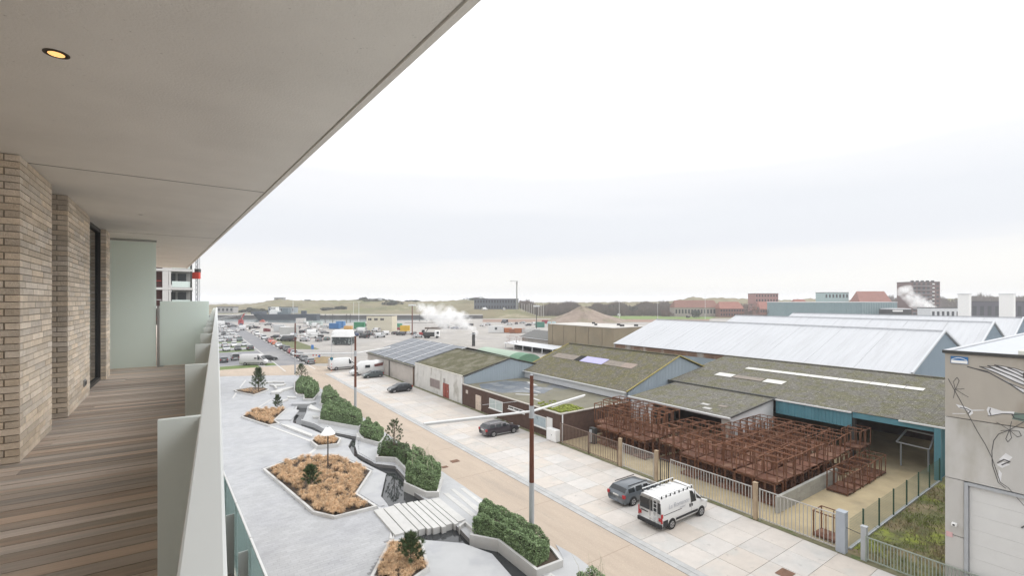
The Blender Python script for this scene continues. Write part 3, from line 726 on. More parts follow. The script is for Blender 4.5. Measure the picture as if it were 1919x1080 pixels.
m_leaf = mat('hedge_leaf', (.15, .215, .10), rough=.6, var=.35, scale=2.5, col2=(.27, .36, .19), scale2=4, thr=(.5, .66), spec=.25, island=.55)
m_leafd = mat('hedge_leaf_dark', (.095, .15, .06), rough=.6, var=.35, scale=3, col2=(.10, .14, .06), scale2=3, thr=(.5, .66), spec=.35, island=.55)
m_core = mat('dark_foliage_core', (.05, .045, .03), rough=.9, var=.2)  # dark colour standing in for the shade deep inside hedges and shrubs
def hedge(poly, z, h, lab, dens=620, size=.062, rr=.45, lumps=.17, lm=None, stalks=0):
    a = np.array(poly); lo, hi = a.min(0), a.max(0); area = abs(sum(poly[i][0] * poly[(i + 1) % len(poly)][1] - poly[(i + 1) % len(poly)][0] * poly[i][1] for i in range(len(poly)))) / 2
    per = sum(np.linalg.norm(a[i] - a[(i + 1) % len(a)]) for i in range(len(a)))
    N = int(dens * (area + per * h)); P = np.zeros((0, 3)); sd_ = rng.uniform(0, 50, 2)
    while len(P) < N:
        q = np.column_stack([rng.uniform(lo[0] - .1, hi[0] + .1, N * 3), rng.uniform(lo[1] - .1, hi[1] + .1, N * 3), rng.uniform(0, h * 1.15, N * 3)])
        ins_ = inside(poly, q); q = q[ins_]; d = pdist(poly, q)
        bump_ = lumps * (np.sin(q[:, 0] * 2.3 + sd_[0]) * np.cos(q[:, 1] * 2.7 + sd_[1]) + .6 * np.sin(q[:, 0] * 6.1 + q[:, 1] * 5.3 + sd_[0]))
        t = np.clip((d + bump_ * .5 + .02) / rr, 0, 1); zt = (h + bump_) * (.35 + .65 * np.sqrt(1 - (1 - t) ** 2))
        side = d + bump_ * .6
        k = (q[:, 2] < zt) & (((zt - q[:, 2]) < .16) | ((side < .2) & (side > -.05)))
        P = np.concatenate([P, q[k]])
    P = P[:N]; c = a.mean(0)
    e = 1e-2; d0 = pdist(poly, P); gx = (pdist(poly, P + [e, 0, 0]) - d0) / e; gy = (pdist(poly, P + [0, e, 0]) - d0) / e
    f = np.clip(1 - d0 / rr, 0, 1) * (P[:, 2] < h * .8)
    Nn = np.column_stack([-gx * f, -gy * f, 1 - f * .75]); P = P + Nn * rng.uniform(0, .05, (len(P), 1)); P[:, 2] += z
    V, F = leaf_quads(P, Nn * 1.2, size)
    t = thing('hedge', lab, 'hedge', (c[0], c[1], z), 0, 'clipped hedges of the plaza')
    npobj('foliage', V, F, lm or m_leaf, t)
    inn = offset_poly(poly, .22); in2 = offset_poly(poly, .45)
    MB().hexa([(*p, z) for p in inn], [(*p, z + h * .8) for p in in2]).build('hedge_core', m_core, t)  # solid dark core that closes the hedge, inner shade put into its colour
    if stalks:
        s_ = MB()
        for i in range(stalks):
            p = rng.uniform(lo + (hi - lo) * .2, hi - (hi - lo) * .15)
            if inside(poly, p[None])[0]:
                s_.tube([(p[0], p[1], z + h * .6), (p[0] + random.uniform(-.2, .2), p[1] + random.uniform(-.2, .2), z + h + .5), (p[0] + random.uniform(-.5, .5), p[1] + random.uniform(-.4, .4), z + h + random.uniform(.8, 1.3))], [.012, .01, .006], 4)
        if s_.v: s_.build('pale_stalk', mat('pale_stalk', (.50, .47, .36), var=.15), t)
    return t

m_needle = mat('pine_needle', (.07, .11, .045), rough=.6, var=.3, scale=3, col2=(.10, .13, .06), scale2=2.5, thr=(.5, .65), spec=.3, island=.45)
m_bark = mat('pine_bark', (.13, .10, .075), rough=.95, var=.3, scale=8)
def pine(p, z, h, lab, spread=.42, nb=46, tufts=3, needle=.17):
    t = thing('young_pine_tree', lab, 'pine tree', (p[0], p[1], z), 0, 'young pines of the plaza')
    tr = MB(); lean = (random.uniform(-.06, .06) * h, random.uniform(-.06, .06) * h)
    tr.tube([(0, 0, 0), (lean[0] * .4, lean[1] * .4, h * .5), (lean[0], lean[1], h * .95)], [.022 * h, .015 * h, .005 * h], 7)
    Ps = []; Ds = []
    for i in range(nb):
        f = .10 + .88 * (i / nb) ** .9; a = i * 2.4 + random.uniform(-.3, .3); L_ = h * spread * (1.05 - f) ** .75 * random.uniform(.75, 1.1) + .05 * h
        b0 = Vector((lean[0] * f, lean[1] * f, h * f * .93)); el = random.uniform(.25, .6) + f * .5
        d = Vector((math.cos(a) * math.cos(el), math.sin(a) * math.cos(el), math.sin(el))); tip = b0 + d * L_; tip.z += L_ * .18
        tr.tube([b0, b0 + d * L_ * .5, tip], [.005 * h, .004 * h, .002 * h], 4)
        for k in range(tufts):
            q = b0.lerp(tip, 1 - k * .27) + Vector((random.uniform(-.05, .05), random.uniform(-.05, .05), random.uniform(-.02, .04))) * h * .4 * (k > 0)
            Ps.append(q); Ds.append((d + Vector((0, 0, .5))).normalized())
    tr.build('trunk', m_bark, t, local=True)
    k = 46; n = len(Ps); P = np.repeat(np.array(Ps), k, 0); D = np.repeat(np.array(Ds), k, 0)
    dd = D * 1.0 + rng.normal(size=P.shape) * .62; dd /= np.linalg.norm(dd, axis=1)[:, None]
    nl = needle * (h / 2.6) ** .5 * rng.uniform(.6, 1.15, (len(P), 1)); P = P + D * rng.uniform(-.12, .05, (len(P), 1)) * h * .25
    s_ = np.cross(dd, rng.normal(size=P.shape)); s_ /= np.linalg.norm(s_, axis=1)[:, None]; s_ *= .011
    V = np.stack([P - s_, P + s_, P + dd * nl + s_ * .5, P + dd * nl - s_ * .5], 1).reshape(-1, 3); F = np.arange(len(V)).reshape(-1, 4)
    M = ROOTM[t.name]; V = V + np.array(t.location)
    npobj('crown', V, F, m_needle, t)
    return t

# grass planters
ppl, z = planter([(493, 879), (556, 856), (616, 854), (650, 860), (698, 882), (670, 925), (708, 949), (627, 969), (587, 960)], .22, 'large angular stone planter full of tawny dry grass and a plaza lamp')
pb = at(583, 914, z)
tussocks(ppl, z, 190, 'tawny dry grass clumps filling the large angular planter', clear=[(pb[0], pb[1], .55)])
pine(pb, z, 1.75, 'small dense dark pine in the large grass planter', spread=.5, nb=40, needle=.24)
ppl, z = planter([(730.4, 1012), (693, 1083), (766, 1092), (806, 1064), (791.8, 1012)], .28, 'stone planter below the stepping beams with dry grass and a pine')
pb = at(771, 1062, z)
tussocks(ppl, z, 42, 'dry grass clumps in the planter below the stepping beams', hgt=.42, rad=.34, clear=[(pb[0], pb[1], .3)])
pine(pb, z, 1.75, 'dark leaning pine in the planter below the stepping beams', spread=.55, nb=34, needle=.28)
ppl, z = planter([(452, 780.8), (482, 765), (538.6, 766.6), (515.8, 787), (525, 793.3), (502.4, 797.3)], .2, 'four sided grass planter at mid plaza with a small pine at its far corner')
pb = at(521, 768, z)
tussocks(ppl, z, 75, 'tawny dry grass in the mid plaza planter', hgt=.6, rad=.42, nb=150, clear=[(pb[0], pb[1], .5)])
pine(pb, z, 2.1, 'small conical pine at the corner of the mid plaza grass planter', spread=.36, nb=40)
ppl, z = planter([(582, 826.4), (594.5, 836.6), (634.7, 832), (640, 821.7), (630, 817), (592, 818.5)], .4, 'small six sided planter of orange grass behind the white lamp shade')
tussocks(ppl, z, 26, 'orange dry grass in the small six sided planter', hgt=.55, rad=.36, nb=160)
ppl, z = planter([(438, 731), (468, 725.5), (496, 725.7), (505.6, 729.6), (475.7, 740.6), (444, 734.3)], .2, 'flat stone planter under the large pine near the cascade')
tussocks(ppl, z, 20, 'short dry grass under the large pine near the cascade', hgt=.25, rad=.6, nb=50)
pine(at(485, 735, z), z, 4.1, 'tallest young pine in the flat planter near the cascade', spread=.34, nb=56, needle=.24)

# hedge planters
ppl, z = planter([(552, 715.4), (551, 732), (556, 739), (569, 740), (569, 747.7), (589, 748), (601, 732.7), (597, 722), (580, 712), (560, 712)], .35, 'stone planter with two clipped hedges and a pine at the far end')
hedge([at(*p, .3)[:2] for p in ((556, 722), (555, 736), (571, 737.5), (573, 729), (595, 728), (594, 722), (578, 714), (562, 714))], z, 1.0, 'first clipped hedge, lower left of the pair at the far end of the plaza', dens=200, size=.1, lm=m_leaf)
hedge([at(*p, .3)[:2] for p in ((571, 737), (572, 745), (588, 746), (599, 734), (596, 728), (580, 729))], z, 1.25, 'second clipped hedge, wedge shaped at the right of the far planter', dens=200, size=.1)
pine(at(566, 714, z), z, 3.2, 'round crowned young pine behind the far pair of hedges', spread=.42, nb=50, tufts=2)
ppl, z = planter([(599, 755.6), (613, 762), (640, 759), (640, 752), (622, 735), (604, 738)], .4, 'planter of the small sloping hedge behind the long one')
hedge(offset_poly(ppl, .05), z, 1.35, 'small sloping hedge with reddish shoots beyond the long hedge', dens=220, size=.09, stalks=8)
ppl, z = planter([(597, 787), (674, 800.5), (684, 790), (678, 781), (642, 757), (614, 763), (602, 770)], .45, 'long low planter wall carrying the longest hedge')
hedge(offset_poly(ppl, .05), z, 1.25, 'longest clipped hedge, beside the middle lamp post', dens=420, size=.075)
ppl, z = planter([(671, 812), (678, 822), (713, 831), (722, 818), (697, 793), (682, 795)], .45, 'planter wall under the two round hedges')
hedge([at(*p, .4)[:2] for p in ((674, 811), (680, 818), (690, 815), (700, 803), (693, 795), (683, 797))], z, 1.05, 'smaller round hedge at the end of the long hedge', dens=260, size=.085, rr=.9)
hedge([at(*p, .4)[:2] for p in ((682, 819), (712, 829), (720, 818), (705, 803), (694, 812))], z, 1.15, 'rounded feathery hedge next to the tall sparse pine', dens=260, size=.085, rr=.9)
ppl, z = planter([(704.4, 857), (740.6, 858.7), (763, 881.5), (757, 905), (798, 923), (823, 923), (831, 890), (806, 862), (768, 843), (718, 832)], .45, 'zigzag stone planter along the pool with dark shrubs')
hedge([at(*p, .4)[:2] for p in ((707, 853), (741, 856), (757, 873), (775, 862), (766, 846), (720, 834))], z, .95, 'dark loose shrub hedge at the pool bend below the sparse pine', dens=330, lm=m_leafd, rr=.6, lumps=.2)
hedge([at(*p, .4)[:2] for p in ((760, 876), (766, 884), (780, 878), (800, 862), (775, 850))], z, 1.0, 'mid green shrub hedge linking the dark hedge and the stalky one', dens=330, rr=.6, lumps=.2)
hedge([at(*p, .4)[:2] for p in ((763, 884), (760, 902), (797, 920), (820, 919), (827, 890), (804, 868), (782, 880))], z, 1.15, 'leafy hedge with pale bare stalks beside the pool', dens=800, size=.058, stalks=16, rr=.55, lumps=.18)
pine(at(738, 850, z), z, 3.4, 'sparse upright pine with knotted tufts rising from the dark hedge', spread=.40, nb=34, tufts=2, needle=.15)
ppl, z = planter([(880.4, 1003), (933.7, 1013.4), (1006, 1069.7), (1056, 1050.4), (1037.5, 1026.7), (908.5, 940.7), (896.7, 964.5), (888, 990)], .45, 'nearest stone planter at the foot of the closest lamp post')
hedge([at(*p, .4)[:2] for p in ((886, 1000), (934, 1010), (1003, 1063), (1028, 1048), (1030, 1030), (910, 948), (900, 966))], z, .95, 'nearest glossy clipped hedge around the closest lamp post', dens=1000, size=.055, rr=.38)
ppl, z = planter([(1078, 1086), (1060, 1130), (1150, 1150), (1160, 1095), (1120, 1075)], .35, 'planter at the picture bottom with bare reddish stems')
hedge([at(*p, .3)[:2] for p in ((1082, 1090), (1072, 1125), (1146, 1140), (1140, 1098), (1118, 1082))], z, .7, 'low shrub with bare reddish stems at the picture bottom', dens=500, stalks=14, rr=.5)

# stepping beams over the pool
fb = thing('footbridge', 'footbridge of pale stone beams laid side by side over the pool', 'footbridge', S(29, 13.5), AN)
m_beam = mat('pale_stone_beam', (.52, .515, .50), rough=.85, var=.07, scale=2, rnd=.04)
beams = [((709, 952.5), (718, 954), (730, 1006.7), (758, 998)), ((719, 953), (738, 948), (760, 1001.7), (784, 995)), ((740, 945), (751.7, 943), (786, 994), (795, 991)), ((752.5, 944), (763, 943), (797.5, 993), (806.7, 991)),
         ((764, 943), (775, 940), (809, 992.5), (823, 988)), ((776, 939.7), (786.7, 939), (825, 991), (834, 987.5)), ((787.5, 939), (798, 936.7), (835, 986), (846, 981.7)), ((800, 936.7), (809, 936), (847, 985), (858, 981.7)), ((810, 936.7), (823, 931.7), (858, 978), (871.7, 975))]
vprev = None
for i, bq in enumerate(beams):
    (u1a, v0a), (u1b, v1a), (u0a, v0b), (u0b, v1b) = [UV(*p, .14) for p in bq]
    v0, v1 = (v0a + v0b) / 2, (v1a + v1b) / 2; u0, u1 = (u0a + u0b) / 2, (u1a + u1b) / 2
    if vprev is not None: v0 = vprev + .07
    vprev = v1
    MB().sbox(u0, u1, v0, v1, -.36 if i > 0 else -.02, .14 + random.uniform(-.004, .004)).build('stone_beam', m_beam, fb, bevel=.012)

# ================================================================== lamps of the street
m_rust = mat('weathering_steel', (.125, .05, .033), rough=.8, var=.25, scale=3, stretch=(1, 1, .3), spec=.2)
m_galv = mat('galvanised_steel', (.40, .42, .44), rough=.45, var=.06, scale=2, metal=.2, spec=.4)
m_pale = mat('pale_lamp_metal', (.66, .67, .67), rough=.4, var=.05, spec=.4)
def street_lamp(u, v, lab, aL, aR, h=10.75, rot=0):
    p = S(u, v); t = thing('street_lamp', lab, 'street lamp', p, 0, 'rust coloured lamp posts along the street')
    MB().tube([(0, 0, 0), (0, 0, 3.7)], [.175, .17], 14).build('post_base', m_galv, t, local=True, smooth=False)
    MB().tube([(0, 0, 3.702), (0, 0, h)], [.165, .12], 14).build('post', m_rust, t, local=True)
    MB().tube([(0, 0, 7.95), (0, 0, 8.75)], [.18, .175], 14).build('arm_sleeve', m_galv, t, local=True)
    MB().tube([(0, 0, h + .002), (0, 0, h + .07)], [.11, .09], 10).build('cap', m_galv, t, local=True)
    for a in (aL, aR):
        L_ = math.hypot(a[0], a[1]); d = (a[0] / L_, a[1] / L_)
        MB().tube([(d[0] * .16, d[1] * .16, 8.38), (a[0], a[1], 8.42 + a[2])], [.078, .066], 10).build('light_arm', m_pale, t, local=True)
        MB().tube([(d[0] * L_ * .35, d[1] * L_ * .35, 8.28), (d[0] * L_ * .98, d[1] * L_ * .98, 8.335 + a[2])], .045, 8).build('light_strip', mat('opal_strip', (.55, .55, .54), rough=.3, var=0), t, local=True)
street_lamp(24.24, 18.36, 'nearest rust coloured lamp post with two pale arms, rising from the glossy hedge', (-6.5, -3.2, 0), (4.2, 4.5, .1))
street_lamp(64.7, 18.5, 'middle rust coloured lamp post with two pale arms, beside the longest hedge', (-7.8, -1.2, 0), (2.7, 8.0, 0))
street_lamp(106.5, 17.9, 'farthest rust coloured lamp post with two pale arms, by the car park road', (-2.5, -1.5, 0), (7.5, 2.0, 0), h=10.9)
# plaza lamp with a cone shade
p = at(615, 885, .1); t = thing('plaza_lamp', 'slim dark plaza lamp with a white cone shade standing in the large grass planter', 'lamp', (p[0], p[1], .1))
MB().tube([(0, 0, 0), (0, 0, 3.75)], [.06, .05], 10).build('post', mat('dark_lamp_paint', (.05, .05, .052), rough=.5, var=.05), t, local=True)
MB().lathe([(.62, 3.42), (.64, 3.46), (.22, 4.02), (.08, 4.06), (.05, 4.0), (.2, 3.98)][:4], n=20).build('shade', mat('white_shade', (.82, .82, .81), rough=.4, var=.02), t, local=True)
MB().lathe([(.07, 4.06), (.10, 4.12), (.03, 4.16)], n=12).build('finial', m_galv, t, local=True)

# ================================================================== sheds along the street
m_moss = mat('mossy_fibre_cement', (.14, .13, .105), rough=.95, var=.42, scale=3.2, col2=(.135, .125, .07), scale2=.8, thr=(.40, .62), col3=(.31, .295, .255), scale3=5.5, thr3=(.59, .68), spec=.1, bump=.4, bscale=12)
m_moss2 = mat('grey_mossy_fibre_cement', (.152, .145, .127), rough=.95, var=.42, scale=3.4, col2=(.14, .135, .09), scale2=.7, thr=(.42, .62), col3=(.36, .34, .30), scale3=6.5, thr3=(.59, .68), spec=.1, bump=.3, bscale=12)
m_moss3 = mat('olive_moss_roof', (.115, .11, .07), rough=.95, var=.36, scale=3.0, col2=(.175, .165, .125), scale2=.4, thr=(.42, .62), spec=.1, bump=.5, bscale=10)
m_bclad = mat('blue_grey_cladding', (.32, .375, .42), rough=.6, var=.12, scale=.7, stretch=(1, 1, .25), spec=.3)
m_teal = mat('faded_teal_cladding', (.10, .245, .30), rough=.6, var=.16, scale=.7, stretch=(1, 1, .25), spec=.3)
m_wclad = mat('white_sheet', (.62, .63, .645), rough=.6, var=.06, scale=.6, spec=.3)
m_wroof = mat('white_steel_roof', (.465, .475, .495), rough=.45, var=.06, scale=1.2, stretch=(.12, 1.6, .12), col2=(.435, .443, .46), scale2=.8, thr=(.5, .66), col3=(.41, .40, .38), scale3=1.7, thr3=(.68, .80), spec=.35)
m_flash = mat('dark_flashing', (.06, .06, .058), rough=.7, var=.1)
m_wall = mat('stained_white_plaster', (.60, .585, .555), rough=.9, var=.10, scale=.9, col2=(.36, .34, .30), scale2=.55, thr=(.52, .72), col3=(.25, .23, .19), scale3=1.9, thr3=(.64, .78), spec=.15, stretch=(1, 1, .55))
m_wall2 = mat('pinkish_concrete_wall', (.47, .43, .395), rough=.9, var=.08, scale=.6, col2=(.40, .37, .33), scale2=.4, spec=.15)
m_brown = mat('dark_brown_brick', (.095, .06, .048), rough=.9, var=.2, scale=2.2, spec=.15)
m_tan = mat('tan_concrete', (.27, .225, .16), rough=.9, var=.10, scale=.35, col2=(.245, .21, .155), scale2=.25, spec=.15)
m_tar = mat('tar_roof', (.17, .16, .12), rough=.85, var=.2, scale=.5, col2=(.13, .14, .155), scale2=.12, thr=(.5, .62), col3=(.30, .30, .30), scale3=.55, thr3=(.68, .78), spec=.3)

def lerp2(a, b_, f): return a + (b_ - a) * f
def roof_plane(t, name, u0, u1, v0, z0, v1, z1, m, pitch, amp, shape='wave', panels=1, over=.15, solid=.03):
    """sheets from eave (v0,z0) to the top (v1,z1), split along u in panels that are parts"""
    step = (u1 - u0) / panels
    for k in range(panels):
        a, b_ = u0 + k * step + (.008 if k else 0), u0 + (k + 1) * step - (.008 if k < panels - 1 else 0)
        flip = v1 > v0
        A, B_, C_, D_ = S(b_, v0, z0), S(a, v0, z0), S(a, v1, z1), S(b_, v1, z1)
        if not flip: A, B_, C_, D_ = B_, A, D_, C_
        MB().ribbed(A, B_, C_, D_, pitch, amp, shape).build(name, m, t, solid=solid)

def gable(t, u, v0, v1, z0, vr, zr, zb, m, thick=.12, pitch=.3, name='gable_cladding', ribs=True):
    """end wall in the plane u (faces the camera side), from zb up to the eaves z0 and ridge zr"""
    mb = MB(); a, b_ = u + .0, u + thick
    P_ = [(v0, zb), (v1, zb), (v1, z0), (vr, zr), (v0, z0)]
    mb.hexa([S(b_, *q) for q in P_], [S(a, *q) for q in P_])
    mb.build(name, m, t)
    if ribs:
        r = MB(); v = v0 + pitch * .4
        while v < v1 - .1:
            f = (v - v0) / (vr - v0) if v < vr else (v1 - v) / (v1 - vr); zt = z0 + (zr - z0) * max(0, min(1, f)) - .06
            if zt > zb + .1: r.sbox(u - .035, u - .002, v, v + pitch * .42, zb + .02, zt)
            v += pitch
        r.build('cladding_rib', m, t)

def verge(t, u, v0, z0, vr, zr, v1=None, m=None, w_=.12):
    b_ = MB().bar(S(u, v0, z0 + .05), S(u, vr, zr + .05), w_, .14)
    if v1 is not None: b_.bar(S(u, vr, zr + .05), S(u, v1, z0 + .05), w_, .14)
    b_.build('verge_trim', m or m_flash, t)
def eave(t, u0, u1, v, z, m=None, name='gutter'):
    MB().bar(S(u0, v, z), S(u1, v, z), .16, .13).build(name, m or m_pale, t)

# --- solar roof shed, far end
A_ = thing('workshop', 'long low concrete workshop with dark solar panels split by white strips', 'building', S(94, 33.7), AN)
MB().sbox(80.1, 108, 33.7, 34.0, 0, 3.3).build('wall', m_wall2, A_)
MB().sbox(107.8, 108, 34.0, 56, 0, 3.2).build('end_wall', m_wall2, A_)
MB().sbox(80.1, 107.7, 55.8, 56.1, 0, 3.2).build('rear_wall', m_wall2, A_)
roof_plane(A_, 'roof', 79.95, 108.2, 33.5, 3.42, 44.8, 6.35, m_moss2, 1.0, .01, 'seam')
roof_plane(A_, 'roof', 79.95, 108.2, 56.3, 3.42, 44.8, 6.35, m_moss2, 1.0, .01, 'seam')
m_solar = mat('solar_panel_glass', (.055, .068, .088), rough=.22, var=.06, scale=1, spec=.5)
us = [80.6, 86.2, 91.4, 96.6, 101.6, 107.9]
for k in range(5):
    a, b_ = us[k] + .28, us[k + 1] - .28
    n = 4; nn = 6
    pm_ = None
    for i in range(nn):
        for j in range(n):
            f0, f1 = (i + .02) / nn, (i + .98) / nn; ua, ub = lerp2(a, b_, (j + .01) / n), lerp2(a, b_, (j + .99) / n)
            q = lambda u, f, dz: S(u, lerp2(33.9, 44.6, f), lerp2(3.52, 6.30, f) + dz)
            MB().hexa([q(ua, f0, .05), q(ua, f1, .05), q(ub, f1, .05), q(ub, f0, .05)][::-1], [q(ua, f0, .09), q(ua, f1, .09), q(ub, f1, .09), q(ub, f0, .09)][::-1]).build('solar_panel', m_solar, A_)
for u in us[1:5] + [80.35]:
    MB().bar(S(u, 33.75, 3.62), S(u, 44.7, 6.42), .42, .06).build('roof_strip', m_wroof, A_)
eave(A_, 80, 108, 33.42, 3.36, m_flash)
MB().tube([S(93.2, 33.55, 0), S(93.2, 33.55, 3.3)], .09, 8).build('downpipe', m_flash, A_)
MB().tube([S(80.3, 33.5, 0), S(80.3, 33.5, 3.5)], .12, 8).build('corner_pipe', mat('rust_pipe', (.14, .09, .06), var=.2), A_)
MB().sbox(79.95, 80.08, 33.9, 50, 3.4, 3.5).build('wall_cap', m_flash, A_)

# --- stained white plaster shed
B1 = thing('storage_shed', 'stained white plaster shed with an olive mossy roof and a rusty red door', 'building', S(71, 33.6), AN)
MB().sbox(61.75, 79.8, 33.6, 33.9, 0, 4.12).build('wall', m_wall, B1)
MB().sbox(79.6, 79.8, 33.95, 51, 0, 4.0).build('party_wall', m_wall, B1)
roof_plane(B1, 'roof', 61.6, 79.85, 33.75, 4.14, 42.3, 6.25, m_moss3, .18, .028, panels=3)
roof_plane(B1, 'roof', 61.6, 79.85, 50.9, 4.14, 42.3, 6.25, m_moss3, .18, .028, panels=2)
MB().sbox(61.7, 79.82, 33.55, 33.75, 4.14, 4.26).build('parapet_cap', mat('pale_cap', (.55, .53, .47), var=.12, rough=.9), B1)
gable(B1, 61.62, 33.9, 50.6, 4.0, 42.3, 6.15, 0, m_bclad, pitch=.35)
verge(B1, 61.5, 33.6, 4.16, 42.3, 6.28, 50.9)
verge(B1, 79.92, 33.6, 4.16, 42.3, 6.28, 50.9)
MB().bar(S(61.5, 42.3, 6.36), S(79.9, 42.3, 6.36), .25, .08).build('ridge_cap', m_moss3, B1)
wf = MB().sbox(69.3, 73.2, 33.52, 33.62, .9, .98).sbox(69.3, 73.2, 33.52, 33.62, 2.34, 2.42).sbox(69.3, 69.4, 33.52, 33.62, .98, 2.34).sbox(73.1, 73.2, 33.52, 33.62, .98, 2.34).build('shutter_frame', m_wall2, B1)
for k in range(8): MB().sbox(69.42 + k * .46, 69.42 + k * .46 + .44, 33.55, 33.61, .99, 2.33).build('board', mat('grey_purple_board', (.25, .205, .195), rough=.8, var=.12, rnd=.08), B1)
dr = MB().sbox(66.15, 68.2, 33.53, 33.595, .02, 2.25).build('door', mat('rust_red_door', (.27, .075, .055), rough=.8, var=.25, scale=3, col2=(.36, .22, .19), scale2=2.2, thr=(.55, .7)), B1)
MB().sbox(67.15, 67.2, 33.515, 33.532, .1, 2.2).build('door_seam', m_dark, dr)
MB().sbox(66.4, 66.46, 33.48, 33.53, 1.0, 1.2).build('handle', m_galv, dr)
MB().sbox(67.5, 68.1, 33.54, 33.596, 2.27, 3.0).build('over_panel', mat('bare_grey_render', (.33, .31, .29), var=.2), B1)
MB().tube([S(61.68, 33.5, 0), S(61.68, 33.5, 4.0)], .06, 8).build('downpipe', m_pale, B1)

# --- dark brown flat roofed annex
C1 = thing('brown_annex', 'dark brown flat roofed annex with pale windows and a graffitied door', 'building', S(50, 33.5), AN)
MB().sbox(39, 61.55, 33.5, 33.8, 0, 3.0).build('wall', m_brown, C1)
MB().sbox(39, 39.3, 33.82, 44.9, 0, 3.0).build('end_wall', m_brown, C1)
MB().sbox(39.32, 61.5, 33.82, 44.9, 2.75, 2.93).build('roof', m_tar, C1)
MB().sbox(38.9, 61.57, 33.42, 33.7, 3.003, 3.10).build('coping', mat('pale_coping', (.42, .39, .35), var=.15, scale=2, rough=.9), C1)
MB().sbox(38.9, 39.2, 33.72, 44.9, 3.003, 3.10).build('coping', mat('pale_coping', (.42, .39, .35)), C1)
m_frame = mat('white_window_frame', (.68, .67, .65), rough=.6, var=.05)
m_film = mat('whitened_glass', (.42, .48, .47), rough=.3, var=.06, spec=.5)
def win(t, u0, u1, z0, z1, nm=2, pane=None, v=33.5, sill=True, fw=.09):
    f = MB(); f.sbox(u0, u1, v - .05, v + .02, z0, z0 + fw).sbox(u0, u1, v - .05, v + .02, z1 - fw, z1)
    for k in range(nm + 1):
        c = lerp2(u0 + fw / 2, u1 - fw / 2, k / nm); f.sbox(c - fw / 2, c + fw / 2, v - .05, v + .02, z0 + fw, z1 - fw)
    w_ = f.build('window', m_frame, t)
    for k in range(nm):
        a, b_ = lerp2(u0 + fw / 2, u1 - fw / 2, k / nm) + fw / 2, lerp2(u0 + fw / 2, u1 - fw / 2, (k + 1) / nm) - fw / 2
        MB().sbox(a, b_, v - .025, v - .005, z0 + fw, z1 - fw).build('pane', pane or m_film, w_)
    if sill: MB().sbox(u0 - .1, u1 + .1, v - .14, v - .052, z0 - .07, z0 - .002).build('sill', m_frame, w_)
win(C1, 50.5, 53.8, .98, 2.3, 2)
win(C1, 45.6, 49.1, 1.75, 2.15, 3, m_dkglass)
win(C1, 41.4, 44.0, .85, 2.15, 1, mat('postered_glass', (.36, .42, .45), rough=.35, var=.15, col2=(.10, .14, .18), scale2=2.3, thr=(.62, .68)))
dp = MB().sbox(55.95, 57.45, 33.42, 33.48, .05, 2.15).build('door', mat('graffitied_pale_door', (.56, .46, .38), rough=.8, var=.1, scale=3, col2=(.10, .07, .06), scale2=2.4, thr=(.60, .66)), C1)
MB().sbox(56.05, 56.12, 33.37, 33.418, 1.0, 1.15).build('handle', m_galv, dp)
MB().sbox(40.3, 41.3, 33.43, 33.49, .9, 2.3).build('door', m_frame, C1)
MB().sbox(59.8, 60.4, 33.46, 33.49, 1.85, 2.35).build('small_notice', mat('pale_notice', (.50, .43, .38), var=.15, scale=6), C1)
MB().bar(S(47.2, 33.36, 3.0), S(55.4, 33.36, 1.05), .05, .05).build('cable', m_pale, C1)
MB().prism([S(*q)[:2] for q in ((53, 35.0), (57.5, 34.4), (60.5, 35.8), (60.8, 41), (58, 43.2), (54.5, 41.5), (51.5, 43), (49.5, 39.6), (51.8, 37.5))], 2.931, 2.937).build('wet_felt', mat('wet_blue_grey_felt', (.10, .115, .135), rough=.35, var=.4, scale=.9, col2=(.19, .20, .21), scale2=.5, thr=(.5, .6), spec=.4), C1)
# loose things on the annex roof
mg = MB()
for k in range(260):
    u, v = 39.6 + rng.gamma(2.0, .9), 34.3 + rng.uniform(0, 3.5) ** 1.0
    mg.obox(S(min(u, 45), v, 2.93), random.uniform(.1, .35), random.uniform(.1, .3), random.uniform(.05, .18), random.uniform(0, 3))
tag(mg.build('roof_moss', mat('bright_moss', (.20, .23, .045), rough=.95, var=.35, scale=3)), 'bright yellow green moss along the annex roof corner', 'moss', kind='stuff')
for u, v, l_, w_, lab in ((56, 42.5, 3.2, .7, 'pale torn roofing strip at the back of the annex roof'), (50, 37.0, 3.0, .5, 'pale torn roofing strip at the front of the annex roof'), (47.2, 36.3, 2.2, .4, 'short torn roofing strip behind the near lamp post'), (52, 39.5, 4, .35, 'long narrow torn strip in the middle of the annex roof')):
    o = MB().obox((0, 0, 0), l_, w_ * .8, .04, AN + 1.3 + (u * 7.3 % 1.4)).build('roofing_strip', mat('torn_pale_felt', (.46, .46, .45), var=.15, scale=2), None, local=True); o.location = S(u, v, 2.935); tag(o, lab, 'roofing strip')

# white cabinet by the fence
t = thing('utility_cabinet', 'white utility cabinet standing between the brown annex and the picket fence', 'cabinet', S(39.9, 33.2), AN)
MB().sbox(38.9, 40.5, 32.75, 33.4, .05, 1.35).build('cabinet_body', m_white, t, bevel=.02)
MB().sbox(39.0, 39.68, 32.72, 32.748, .15, 1.28).build('door', m_white, t); MB().sbox(39.72, 40.4, 32.72, 32.748, .15, 1.28).build('door', m_white, t)
MB().sbox(39.5, 39.58, 32.70, 32.718, .7, .8).build('lock', m_flash, t)

